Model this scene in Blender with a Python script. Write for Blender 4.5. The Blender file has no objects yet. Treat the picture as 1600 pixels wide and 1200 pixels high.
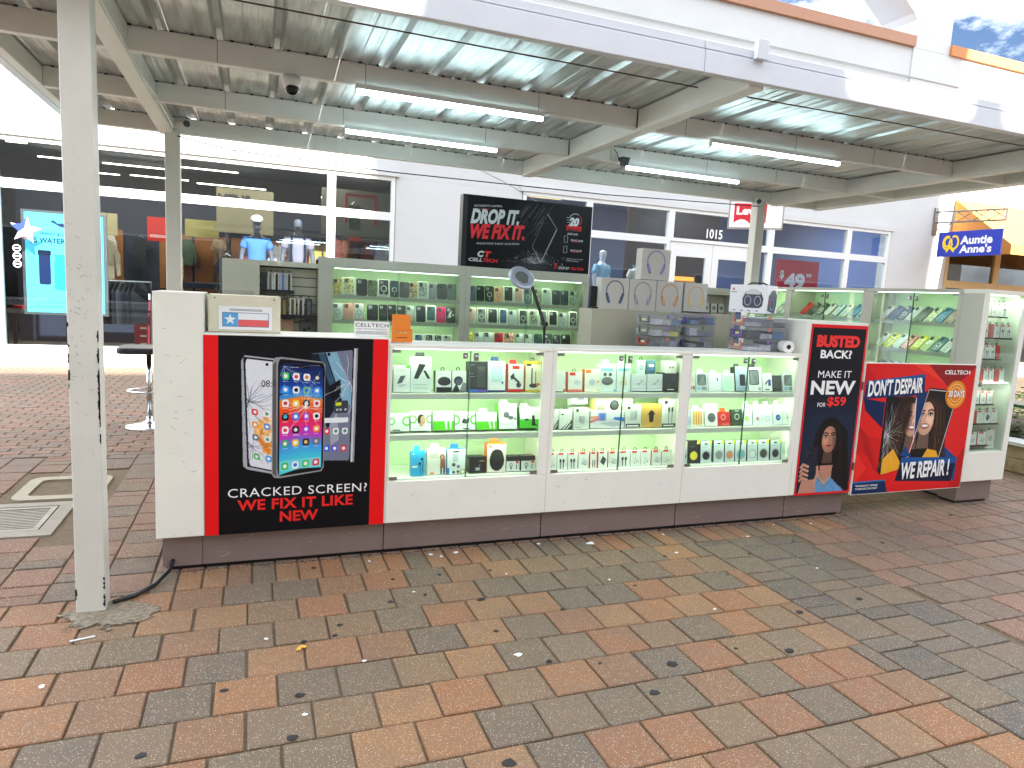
import bpy, math, random
import numpy as np
from mathutils import Matrix, Vector
random.seed(7)
C = bpy.context.scene.collection
SC = bpy.context.scene

# ------------------------------------------------------------------ camera
cam_d = bpy.data.cameras.new('camera')
cam = bpy.data.objects.new('camera', cam_d); C.objects.link(cam)
RT = Vector((0.93574, -0.34889, 0.05165)); UP = Vector((-0.0029, 0.13883, 0.99031)); FW = Vector((0.35268, 0.92682, -0.1289))
mw = Matrix.Identity(4)
for i in range(3):
    mw[i][0] = RT[i]; mw[i][1] = UP[i]; mw[i][2] = -FW[i]
mw[2][3] = 1.5
cam.matrix_world = mw
cam_d.sensor_width = 36; cam_d.lens = 1069.25 / 1600 * 36
cam_d.clip_start = 0.05; cam_d.clip_end = 600
SC.camera = cam

# ------------------------------------------------------------------ sky, sun, exposure
SUN = Vector((-0.15, 1.0, -0.62)).normalized()
EL = math.asin(-SUN.z); AZ = math.atan2(-SUN.x, -SUN.y)
W = bpy.data.worlds.new('World'); SC.world = W; W.use_nodes = True
nt = W.node_tree; nt.nodes.clear()
def N(t, typ, **kw):
    n = t.nodes.new(typ)
    for k, v in kw.items():
        if k.startswith('i_'): n.inputs[k[2:].replace('_', ' ')].default_value = v
        else: setattr(n, k, v)
    return n
sky = N(nt, 'ShaderNodeTexSky', sky_type='NISHITA', sun_disc=False, sun_elevation=EL, sun_rotation=AZ, air_density=1.0, dust_density=0.6)
tc = N(nt, 'ShaderNodeTexCoord')
mp = N(nt, 'ShaderNodeMapping'); mp.inputs['Scale'].default_value = (1, 1, 2.2); mp.inputs['Rotation'].default_value = (0.0, math.radians(-4), math.radians(31)); mp.inputs['Location'].default_value = (0.35, 0.1, 0.05)
cn = N(nt, 'ShaderNodeTexNoise', i_Scale=3.1, i_Detail=9, i_Roughness=0.62)
cr = N(nt, 'ShaderNodeValToRGB'); cr.color_ramp.elements[0].position = 0.40; cr.color_ramp.elements[1].position = 0.60
mx = N(nt, 'ShaderNodeMix', data_type='RGBA')
mx.inputs['B'].default_value = (7.5, 7.9, 8.5, 1)
sc_ = N(nt, 'ShaderNodeVectorMath', operation='MULTIPLY'); sc_.inputs[1].default_value = (0.19, 0.21, 0.25)     # deep blue between the clouds
bg = N(nt, 'ShaderNodeBackground', i_Strength=0.13); out = N(nt, 'ShaderNodeOutputWorld')
L = nt.links.new
L(tc.outputs['Generated'], mp.inputs['Vector']); L(mp.outputs[0], cn.inputs['Vector']); L(cn.outputs['Fac'], cr.inputs[0])
L(cr.outputs['Color'], mx.inputs['Factor']); L(sky.outputs[0], sc_.inputs[0]); L(sc_.outputs[0], mx.inputs['A']); L(mx.outputs['Result'], bg.inputs['Color']); L(bg.outputs[0], out.inputs[0])
sun_d = bpy.data.lights.new('sun', 'SUN'); sun_d.energy = 4.2; sun_d.angle = math.radians(0.6); sun_d.color = (1, 0.95, 0.87)
sun = bpy.data.objects.new('sun', sun_d); C.objects.link(sun); sun.rotation_euler = SUN.to_track_quat('-Z', 'Y').to_euler(); sun.location = (5, -20, 18)
vs = SC.view_settings
vs.view_transform = 'Standard'; vs.look = 'None'; vs.gamma = 1; vs.use_curve_mapping = False
vs.exposure = 2.45
SC.render.engine = 'CYCLES'
SC.cycles.max_bounces = 8; SC.cycles.transparent_max_bounces = 24; SC.cycles.caustics_reflective = False; SC.cycles.caustics_refractive = False
SC.cycles.sample_clamp_indirect = 6

# ------------------------------------------------------------------ materials
def lin(c): return tuple(((x / 255) / 12.92 if x / 255 <= 0.04045 else ((x / 255 + 0.055) / 1.055) ** 2.4) for x in c)
_m = {}
def mat(name, rgb, rough=0.5, metal=0.0, var=0.06, scale=9.0, bump=0.0, bscale=60.0, emit=None, coat=0.0, dirt=0.0, spec=0.5):
    """procedural painted / printed surface: base colour with soft noise wear, optional bump, optional dirt"""
    if name in _m: return _m[name]
    m = bpy.data.materials.new(name); m.use_nodes = True; t = m.node_tree; b = t.nodes['Principled BSDF']
    col = lin(rgb); b.inputs['Roughness'].default_value = rough; b.inputs['Metallic'].default_value = metal
    b.inputs['Coat Weight'].default_value = coat; b.inputs['Specular IOR Level'].default_value = spec
    g = N(t, 'ShaderNodeNewGeometry'); n = N(t, 'ShaderNodeTexNoise', i_Scale=scale, i_Detail=5, i_Roughness=0.65)
    t.links.new(g.outputs['Position'], n.inputs['Vector'])
    r = N(t, 'ShaderNodeMapRange'); r.inputs['From Min'].default_value = 0.3; r.inputs['From Max'].default_value = 0.7
    r.inputs['To Min'].default_value = 1 - var; r.inputs['To Max'].default_value = 1 + var * 0.5
    t.links.new(n.outputs['Fac'], r.inputs['Value'])
    mul = N(t, 'ShaderNodeVectorMath', operation='MULTIPLY'); mul.inputs[0].default_value = col
    t.links.new(r.outputs[0], mul.inputs[1]); last = mul.outputs[0]
    if dirt:
        n2 = N(t, 'ShaderNodeTexNoise', i_Scale=2.3, i_Detail=8, i_Roughness=0.75); t.links.new(g.outputs['Position'], n2.inputs['Vector'])
        r2 = N(t, 'ShaderNodeMapRange'); r2.inputs['From Min'].default_value = 0.52; r2.inputs['From Max'].default_value = 0.72; r2.inputs['To Max'].default_value = dirt
        t.links.new(n2.outputs['Fac'], r2.inputs['Value'])
        mm = N(t, 'ShaderNodeMix', data_type='RGBA'); mm.inputs['B'].default_value = (col[0] * 0.45, col[1] * 0.40, col[2] * 0.34, 1)
        t.links.new(r2.outputs[0], mm.inputs['Factor']); t.links.new(last, mm.inputs['A']); last = mm.outputs['Result']
    t.links.new(last, b.inputs['Base Color'])
    if bump:
        n3 = N(t, 'ShaderNodeTexNoise', i_Scale=bscale, i_Detail=4); t.links.new(g.outputs['Position'], n3.inputs['Vector'])
        bp = N(t, 'ShaderNodeBump', i_Strength=bump, i_Distance=0.004); t.links.new(n3.outputs['Fac'], bp.inputs['Height']); t.links.new(bp.outputs[0], b.inputs['Normal'])
    if emit:
        b.inputs['Emission Color'].default_value = (*lin(rgb), 1); b.inputs['Emission Strength'].default_value = emit
    _m[name] = m; return m
def K(*rgb): return mat('print_%d_%d_%d' % rgb, rgb, rough=0.38, var=0.03)     # flat printed card colours
def glow(name, rgb, strength):
    if name in _m: return _m[name]
    m = bpy.data.materials.new(name); m.use_nodes = True; t = m.node_tree; t.nodes.clear()
    e = N(t, 'ShaderNodeEmission', i_Strength=strength); e.inputs['Color'].default_value = (*lin(rgb), 1)
    o = N(t, 'ShaderNodeOutputMaterial'); t.links.new(e.outputs[0], o.inputs[0]); _m[name] = m; return m
def glass(name, tint=(0.93, 0.97, 0.95), ior=1.5, dirty=0.0):
    """thin pane: clear transmission plus fresnel reflection"""
    if name in _m: return _m[name]
    m = bpy.data.materials.new(name); m.use_nodes = True; t = m.node_tree; t.nodes.clear()
    tr = N(t, 'ShaderNodeBsdfTransparent'); tr.inputs[0].default_value = (*tint, 1)
    gl = N(t, 'ShaderNodeBsdfGlossy', i_Roughness=0.01); fr = N(t, 'ShaderNodeFresnel'); ge_ = N(t, 'ShaderNodeNewGeometry'); io_ = N(t, 'ShaderNodeMix', data_type='FLOAT'); io_.inputs['A'].default_value = ior; io_.inputs['B'].default_value = 1 / ior; t.links.new(ge_.outputs['Backfacing'], io_.inputs['Factor']); t.links.new(io_.outputs['Result'], fr.inputs['IOR']); ms = N(t, 'ShaderNodeMixShader'); o = N(t, 'ShaderNodeOutputMaterial')
    t.links.new(fr.outputs[0], ms.inputs[0]); t.links.new(tr.outputs[0], ms.inputs[1]); t.links.new(gl.outputs[0], ms.inputs[2])
    last = ms
    if dirty:
        df = N(t, 'ShaderNodeBsdfDiffuse'); df.inputs[0].default_value = (0.7, 0.72, 0.72, 1)
        m2 = N(t, 'ShaderNodeMixShader'); m2.inputs[0].default_value = dirty
        t.links.new(ms.outputs[0], m2.inputs[1]); t.links.new(df.outputs[0], m2.inputs[2]); last = m2
    t.links.new(last.outputs[0], o.inputs[0]); _m[name] = m; return m

WHITE = mat('white_laminate', (240, 240, 230), 0.33, var=0.04, scale=3, dirt=0.07)
WHITE2 = mat('aged_white_laminate', (214, 212, 196), 0.4, var=0.06, scale=5, dirt=0.15)
GREY = mat('pale_grey_laminate', (196, 195, 182), 0.4, var=0.04, scale=4)
PLINTH = mat('bronze_metal_plinth', (138, 122, 118), 0.42, metal=0.25, var=0.10, scale=3.5, bump=0.02, dirt=0.35)
POST = mat('painted_steel', (212, 211, 201), 0.42, var=0.06, scale=4, bump=0.05, bscale=30, dirt=0.10)
BEAM = mat('painted_beam', (238, 238, 232), 0.45, var=0.05, scale=4, bump=0.04, bscale=25, dirt=0.08)
STILEW = mat('mint_back_panel', (214, 238, 200), 0.45, var=0.02)
CHIP = mat('rusty_bare_steel', (38, 30, 28), 0.8)
BLACK = mat('black_plastic', (22, 22, 24), 0.4)
DARK = mat('dark_grey_plastic', (52, 54, 58), 0.45)
CHROME = mat('chrome', (205, 208, 212), 0.12, metal=1.0, var=0.02)
STEELW = mat('brushed_steel', (150, 150, 148), 0.35, metal=0.9)
CGLASS = glass('cabinet_glass', (0.90, 0.965, 0.93), 1.45)
SGLASS = glass('store_glass', (0.74, 0.79, 0.82), 1.55)
CLEAR = glass('clear_plastic', (0.95, 0.96, 0.98), 1.5, dirty=0.07)
STUCCO = mat('white_stucco', (207, 208, 207), 0.9, var=0.04, scale=1.3, bump=0.25, bscale=90)
FRAME = mat('white_aluminium_frame', (228, 230, 228), 0.35, var=0.02)
COPING = mat('terracotta_coping', (196, 128, 72), 0.6, var=0.08)

# ------------------------------------------------------------------ geometry helpers
class MB:
    """collects faces with a material slot each; build() links ONE mesh object"""
    def __init__(s): s.v = []; s.f = []; s.m = []
    def add(s, vs, fs, m=0, T=None):
        o = len(s.v)
        s.v += [tuple(T @ Vector(p)) if T is not None else tuple(p) for p in vs]
        s.f += [tuple(i + o for i in f) for f in fs]; s.m += [m] * len(fs); return s
    def box(s, x0, x1, y0, y1, z0, z1, m=0, T=None):
        return s.add([(x0, y0, z0), (x1, y0, z0), (x1, y1, z0), (x0, y1, z0), (x0, y0, z1), (x1, y0, z1), (x1, y1, z1), (x0, y1, z1)],
                     [(0, 3, 2, 1), (4, 5, 6, 7), (0, 1, 5, 4), (1, 2, 6, 5), (2, 3, 7, 6), (3, 0, 4, 7)], m, T)
    def prism(s, pts, h0, h1, m=0, T=None, axis='z'):
        n = len(pts)
        def P(p, h): return {'z': (p[0], p[1], h), 'y': (p[0], h, p[1]), 'x': (h, p[0], p[1])}[axis]
        vs = [P(p, h0) for p in pts] + [P(p, h1) for p in pts]
        fs = [tuple(range(n))[::-1], tuple(range(n, 2 * n))] + [(i, (i + 1) % n, (i + 1) % n + n, i + n) for i in range(n)]
        return s.add(vs, fs, m, T)
    def flat(s, pts, h, m=0, T=None, axis='z'):
        def P(p): return {'z': (p[0], p[1], h), 'y': (p[0], h, p[1]), 'x': (h, p[0], p[1])}[axis]
        return s.add([P(p) for p in pts], [tuple(range(len(pts)))], m, T)
    def tube(s, path, r, m=0, n=8, T=None, cap=True):
        vs = []; fs = []; path = [Vector(p) for p in path]
        for i, p in enumerate(path):
            d = (path[min(i + 1, len(path) - 1)] - path[max(i - 1, 0)]).normalized()
            a = d.orthogonal().normalized() if i == 0 else (a - d * a.dot(d)).normalized()
            b = d.cross(a); rr = r[i] if isinstance(r, (list, tuple)) else r
            vs += [p + (a * math.cos(2 * math.pi * k / n) + b * math.sin(2 * math.pi * k / n)) * rr for k in range(n)]
        for i in range(len(path) - 1):
            fs += [(i * n + k, i * n + (k + 1) % n, (i + 1) * n + (k + 1) % n, (i + 1) * n + k) for k in range(n)]
        if cap: fs += [tuple(range(n))[::-1], tuple(range((len(path) - 1) * n, len(path) * n))]
        return s.add(vs, fs, m, T)
    def lathe(s, prof, c=(0, 0, 0), m=0, n=24, T=None, sx=1, sy=1):
        vs = []; fs = []
        for (r, z) in prof: vs += [(c[0] + r * sx * math.cos(2 * math.pi * k / n), c[1] + r * sy * math.sin(2 * math.pi * k / n), c[2] + z) for k in range(n)]
        for i in range(len(prof) - 1): fs += [(i * n + k, i * n + (k + 1) % n, (i + 1) * n + (k + 1) % n, (i + 1) * n + k) for k in range(n)]
        fs += [tuple(range(n))[::-1], tuple(range((len(prof) - 1) * n, len(prof) * n))]
        return s.add(vs, fs, m, T)
    def build(s, name, mats, parent=None, origin=None, smooth=False, bevel=0.0, seg=1):
        if not isinstance(mats, (list, tuple)): mats = [mats]
        if parent is not None: origin = WL(parent)
        if origin is None: origin = (0, 0, 0)
        me = bpy.data.meshes.new(name); me.from_pydata([(p[0] - origin[0], p[1] - origin[1], p[2] - origin[2]) for p in s.v], [], s.f)
        for mm in mats: me.materials.append(mm)
        me.polygons.foreach_set('material_index', s.m)
        if smooth: me.polygons.foreach_set('use_smooth', [True] * len(s.f))
        me.update(); o = bpy.data.objects.new(name, me); C.objects.link(o)
        if parent is not None: o.parent = parent
        else: o.location = origin
        if bevel:
            b = o.modifiers.new('edge', 'BEVEL'); b.width = bevel; b.segments = seg; b.limit_method = 'ANGLE'; b.angle_limit = math.radians(40)
        return o
def WL(o):
    v = Vector(o.location)
    while o.parent: o = o.parent; v += Vector(o.location)
    return v
def tag(o, label=None, cat=None, group=None, kind=None):
    if label: o['label'] = label
    if cat: o['category'] = cat
    if group: o['group'] = group
    if kind: o['kind'] = kind
    return o
def thing(name, label, cat, loc, group=None):
    o = bpy.data.objects.new(name, None); o.empty_display_size = 0.1; C.objects.link(o); o.location = loc
    return tag(o, label, cat, group)
def copy_tree(o, parent=None):
    c = o.copy(); C.objects.link(c); c.parent = parent
    for ch in o.children: copy_tree(ch, c)
    return c
def frame_m(o, u, v):
    """matrix mapping (u, v, outward) to the world"""
    u = Vector(u).normalized(); v = Vector(v).normalized(); n = u.cross(v)
    M = Matrix.Identity(4)
    for i in range(3): M[i][0] = u[i]; M[i][1] = v[i]; M[i][2] = n[i]; M[i][3] = o[i]
    return M
def FRONT(x, y, z): return frame_m((x, y, z), (1, 0, 0), (0, 0, 1))       # faces -y
def SIDE(x, y, z): return frame_m((x, y, z), (0, -1, 0), (0, 0, 1))       # faces -x
def rrect(x0, y0, x1, y1, r, n=4):
    pts = []
    for cx, cy, a in ((x1 - r, y1 - r, 0), (x0 + r, y1 - r, 90), (x0 + r, y0 + r, 180), (x1 - r, y0 + r, 270)):
        pts += [(cx + r * math.cos(math.radians(a + 90 * k / n)), cy + r * math.sin(math.radians(a + 90 * k / n))) for k in range(n + 1)]
    return pts
def ell(cx, cy, rx, ry, n=20): return [(cx + rx * math.cos(2 * math.pi * k / n), cy + ry * math.sin(2 * math.pi * k / n)) for k in range(n)]
_txt = {}
def text_mesh(body, bold=0.0, shear=0.0, spacing=1.0):
    key = (body, bold, shear, spacing)
    if key in _txt: return _txt[key]
    cu = bpy.data.curves.new('lettering', 'FONT'); cu.body = body; cu.offset = bold; cu.shear = shear; cu.space_character = spacing; cu.resolution_u = 3
    o = bpy.data.objects.new('lettering', cu); C.objects.link(o)
    dg = bpy.context.evaluated_depsgraph_get(); me = bpy.data.meshes.new_from_object(o.evaluated_get(dg))
    vs = [tuple(v.co) for v in me.vertices]; fs = [tuple(p.vertices) for p in me.polygons]
    bpy.data.objects.remove(o); bpy.data.curves.remove(cu); bpy.data.meshes.remove(me)
    xs = [v[0] for v in vs]; ys = [v[1] for v in vs]; x0, x1, y0, y1 = min(xs), max(xs), min(ys), max(ys)
    _txt[key] = ([((v[0] - x0) / (x1 - x0), (v[1] - y0) / (y1 - y0)) for v in vs], fs); return _txt[key]
def letters(mb, body, T, u0, u1, v0, v1, m=0, h=0.001, bold=0.0, shear=0.0, spacing=1.0, skew=0.0):
    """lettering fitted to the box u0..u1, v0..v1 of the face T, h proud of it"""
    vs, fs = text_mesh(body, bold, shear, spacing)
    mb.add([(u0 + a * (u1 - u0), v0 + b * (v1 - v0) + skew * a, h) for a, b in vs], fs, m, T)
    return mb

# ------------------------------------------------------------------ painted prints (flat posters), rasterised here in code
class Canvas:
    def __init__(s, w, h, col=(0, 0, 0)):
        s.w, s.h = w, h; s.a = np.zeros((h, w, 3)); s.a[:] = np.array(col) / 255.0
        s.X, s.Y = np.meshgrid((np.arange(w) + .5) / w, (np.arange(h) + .5) / h); s.asp = h / w
    def _mix(s, mask, col, sl=None):
        A = s.a if sl is None else s.a[sl]
        A += (np.array(col) / 255.0 - A) * mask[..., None]
    def ell(s, cx, cy, rx, ry, col, soft=0.1, alpha=1.0, rot=0.0):
        """radii in width units; soft is the blurred rim as a share of the radius"""
        R = max(rx, ry) * (1 + soft) ; x0 = max(int((cx - R) * s.w) - 2, 0); x1 = min(int((cx + R) * s.w) + 3, s.w)
        y0 = max(int((cy - R / s.asp) * s.h) - 2, 0); y1 = min(int((cy + R / s.asp) * s.h) + 3, s.h)
        if x1 <= x0 or y1 <= y0: return
        X = s.X[y0:y1, x0:x1] - cx; Y = (s.Y[y0:y1, x0:x1] - cy) * s.asp
        c, d = math.cos(rot), math.sin(rot); u = (X * c + Y * d) / rx; v = (-X * d + Y * c) / ry
        q = np.sqrt(u * u + v * v); m = np.clip((1 + soft - q) / max(2 * soft, .02), 0, 1); m = m * m * (3 - 2 * m)
        s._mix(m * alpha, col, (slice(y0, y1), slice(x0, x1)))
    def poly(s, pts, col, alpha=1.0, soft=0.0):
        xs = [p[0] for p in pts]; ys = [p[1] for p in pts]
        x0 = max(int(min(xs) * s.w) - 1, 0); x1 = min(int(max(xs) * s.w) + 2, s.w); y0 = max(int(min(ys) * s.h) - 1, 0); y1 = min(int(max(ys) * s.h) + 2, s.h)
        if x1 <= x0 or y1 <= y0: return
        X = s.X[y0:y1, x0:x1]; Y = s.Y[y0:y1, x0:x1]; ins = np.zeros(X.shape, bool); n = len(pts)
        for i in range(n):
            ax, ay = pts[i]; bx, by = pts[(i + 1) % n]
            if ay == by: continue
            ins ^= ((ay > Y) != (by > Y)) & (X < (bx - ax) * (Y - ay) / (by - ay) + ax)
        s._mix(ins.astype(float) * alpha, col, (slice(y0, y1), slice(x0, x1)))
    def rect(s, x0, y0, x1, y1, col, alpha=1.0): s.poly([(x0, y0), (x1, y0), (x1, y1), (x0, y1)], col, alpha)
    def line(s, p, q, wd, col, alpha=1.0):
        x0 = max(int((min(p[0], q[0]) - wd) * s.w) - 1, 0); x1 = min(int((max(p[0], q[0]) + wd) * s.w) + 2, s.w)
        y0 = max(int((min(p[1], q[1]) - wd / s.asp) * s.h) - 1, 0); y1 = min(int((max(p[1], q[1]) + wd / s.asp) * s.h) + 2, s.h)
        if x1 <= x0 or y1 <= y0: return
        X = s.X[y0:y1, x0:x1] - p[0]; Y = (s.Y[y0:y1, x0:x1] - p[1]) * s.asp; dx = q[0] - p[0]; dy = (q[1] - p[1]) * s.asp
        t = np.clip((X * dx + Y * dy) / max(dx * dx + dy * dy, 1e-9), 0, 1); d = np.hypot(X - t * dx, Y - t * dy)
        s._mix(np.clip((wd - d) / (wd * .5) + .5, 0, 1) * alpha, col, (slice(y0, y1), slice(x0, x1)))
    def strand(s, pts, wd, col, alpha=1.0):
        for i in range(len(pts) - 1): s.line(pts[i], pts[i + 1], wd, col, alpha)
    def image(s, name):
        im = bpy.data.images.new(name, s.w, s.h); px = np.ones((s.h, s.w, 4), np.float32); px[..., :3] = np.clip(s.a, 0, 1)
        im.pixels.foreach_set(px.ravel()); im.update(); im.pack(); return im
def print_mat(name, canvas, rough=0.35):
    m = bpy.data.materials.new(name); m.use_nodes = True; t = m.node_tree; b = t.nodes['Principled BSDF']; b.inputs['Roughness'].default_value = .5; b.inputs['Specular IOR Level'].default_value = .22
    ti = N(t, 'ShaderNodeTexImage'); ti.image = canvas.image(name); t.links.new(ti.outputs[0], b.inputs['Base Color']); return m
def print_sheet(name, m, T, u0, u1, v0, v1, h, parent):
    me = bpy.data.meshes.new(name); o = WL(parent)
    me.from_pydata([tuple(T @ Vector(p) - o) for p in ((u0, v0, h), (u1, v0, h), (u1, v1, h), (u0, v1, h))], [], [(0, 1, 2, 3)])
    uv = me.uv_layers.new(name='UVMap')
    for i, c in enumerate(((0, 0), (1, 0), (1, 1), (0, 1))): uv.data[i].uv = c
    me.materials.append(m); ob = bpy.data.objects.new(name, me); C.objects.link(ob); ob.parent = parent; return ob
rnd = random.Random(3)
def cracks(c, cx, cy, R, n, col, box=None, wd=.0012):
    for i in range(n):
        a = rnd.uniform(0, 2 * math.pi); p = (cx, cy)
        for k in range(rnd.randint(2, 5)):
            r = R * rnd.uniform(.15, .4); a += rnd.uniform(-.45, .45); q = (p[0] + math.cos(a) * r, p[1] + math.sin(a) * r / c.asp)
            if box and not (box[0] < q[0] < box[2] and box[1] < q[1] < box[3]): break
            c.line(p, q, wd * rnd.uniform(.6, 1.5), col, rnd.uniform(.3, .9)); p = q
def wavy_hair(c, x, y, side, length, n, cols, spread, wd=.004, amp=.012, r=.1, top=None):
    for i in range(n):
        f = rnd.random(); ph = rnd.uniform(0, 6); pts = []
        for k in range(6):
            a = k / 5 * math.pi / 2; pts.append((x + side * math.sin(a) * r * (.84 + spread * f), y + math.cos(a) * r * (1.12 + .35 * f) / c.asp))
        for k in range(1, 9):
            t = k / 8; pts.append((pts[5][0] + side * spread * r * .5 * f * t + math.sin(ph + t * 9) * amp * t, y - length * t * (.7 + .3 * f)))
        c.strand(pts, wd, cols[rnd.randrange(len(cols))], .8)
def face(c, cx, cy, r, skin, dark, light=-1, smile=False, hairc=(26, 18, 18)):
    """front view head: r is half the face width in width units; light is the side the light comes from"""
    A = c.asp
    sk = lambda k: tuple(max(0, min(255, v * k)) for v in skin)
    c.poly([(cx - r * .45, cy - r * .8 / A), (cx + r * .45, cy - r * .8 / A), (cx + r * .6, cy - r * 2.3 / A), (cx - r * .6, cy - r * 2.3 / A)], sk(.48))
    c.ell(cx, cy + r * .12 / A, r * .98, r * 1.2, sk(.88), .04)
    c.ell(cx, cy - r * .55 / A, r * .72, r * .78, sk(.88), .06)
    c.ell(cx + light * r * .3, cy + r * .1 / A, r * .6, r * .95, sk(1.08), .5, .8)
    c.ell(cx - light * r * .85, cy - r * .1 / A, r * .4, r * 1.1, sk(.5), .6, .7)
    c.ell(cx + light * r * .42, cy - r * .3 / A, r * .3, r * .26, sk(1.2), .9, .6)
    for s_ in (-1, 1):
        ex = cx + s_ * r * .42; ey = cy + r * .16 / A
        c.ell(ex, ey + r * .02 / A, r * .27, r * .15, sk(.55), .6, .8)
        c.ell(ex, ey, r * .19, r * .085, (214, 206, 200), .15); c.ell(ex, ey, r * .085, r * .085, (42, 26, 20), .15)
        c.strand([(ex - r * .22, ey + r * .03 / A), (ex, ey + r * .11 / A), (ex + r * .23, ey + r * .03 / A)], r * .035, (18, 12, 12))
        c.strand([(ex - s_ * r * .26, ey + r * .24 / A), (ex + s_ * r * .06, ey + r * .34 / A), (ex + s_ * r * .3, ey + r * .24 / A)], r * .05, dark)
    c.strand([(cx + light * -.0 * r, cy + r * .12 / A), (cx - light * r * .1, cy - r * .2 / A), (cx - light * r * .15, cy - r * .33 / A)], r * .05, sk(.66), .7)
    c.ell(cx, cy - r * .32 / A, r * .17, r * .09, sk(1.05), .5, .8); c.ell(cx - r * .1, cy - r * .38 / A, r * .05, r * .03, sk(.35), .4); c.ell(cx + r * .1, cy - r * .38 / A, r * .05, r * .03, sk(.35), .4)
    if smile:
        c.ell(cx, cy - r * .68 / A, r * .4, r * .2, (150, 50, 50), .12); c.ell(cx, cy - r * .66 / A, r * .33, r * .11, (245, 240, 236), .12)
    else:
        c.ell(cx, cy - r * .66 / A, r * .29, r * .075, (150, 62, 62), .2); c.ell(cx, cy - r * .75 / A, r * .24, r * .085, (176, 84, 82), .25)
        c.line((cx - r * .28, cy - r * .69 / A), (cx + r * .28, cy - r * .69 / A), r * .02, (70, 22, 24))

def phone_body(c, q, edge, depth, side, rad=0):
    """slab seen at a slight angle; q = TL, TR, BR, BL"""
    d = depth * side
    c.poly([(p[0] + d, p[1] - .004) for p in q], edge)
    c.poly([(q[0][0] + d, q[0][1]), q[0], q[3], (q[3][0] + d, q[3][1])] if side < 0 else [q[1], (q[1][0] + d, q[1][1]), (q[2][0] + d, q[2][1]), q[2]], edge)
def bil(q, u, v):
    tl, tr, br, bl = q
    return ((bl[0] * (1 - u) + br[0] * u) * (1 - v) + (tl[0] * (1 - u) + tr[0] * u) * v, (bl[1] * (1 - u) + br[1] * u) * (1 - v) + (tl[1] * (1 - u) + tr[1] * u) * v)
def qpoly(c, q, pts, col, alpha=1.0): c.poly([bil(q, *p) for p in pts], col, alpha)
def qicon(c, q, u, v, s, ratio, col, inner=None):
    qpoly(c, q, rrect(u - s, v - s * ratio, u + s, v + s * ratio, s * .42, 3), col)
    if inner: qpoly(c, q, ell(u, v, s * .55, s * .55 * ratio, 10), inner)

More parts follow.
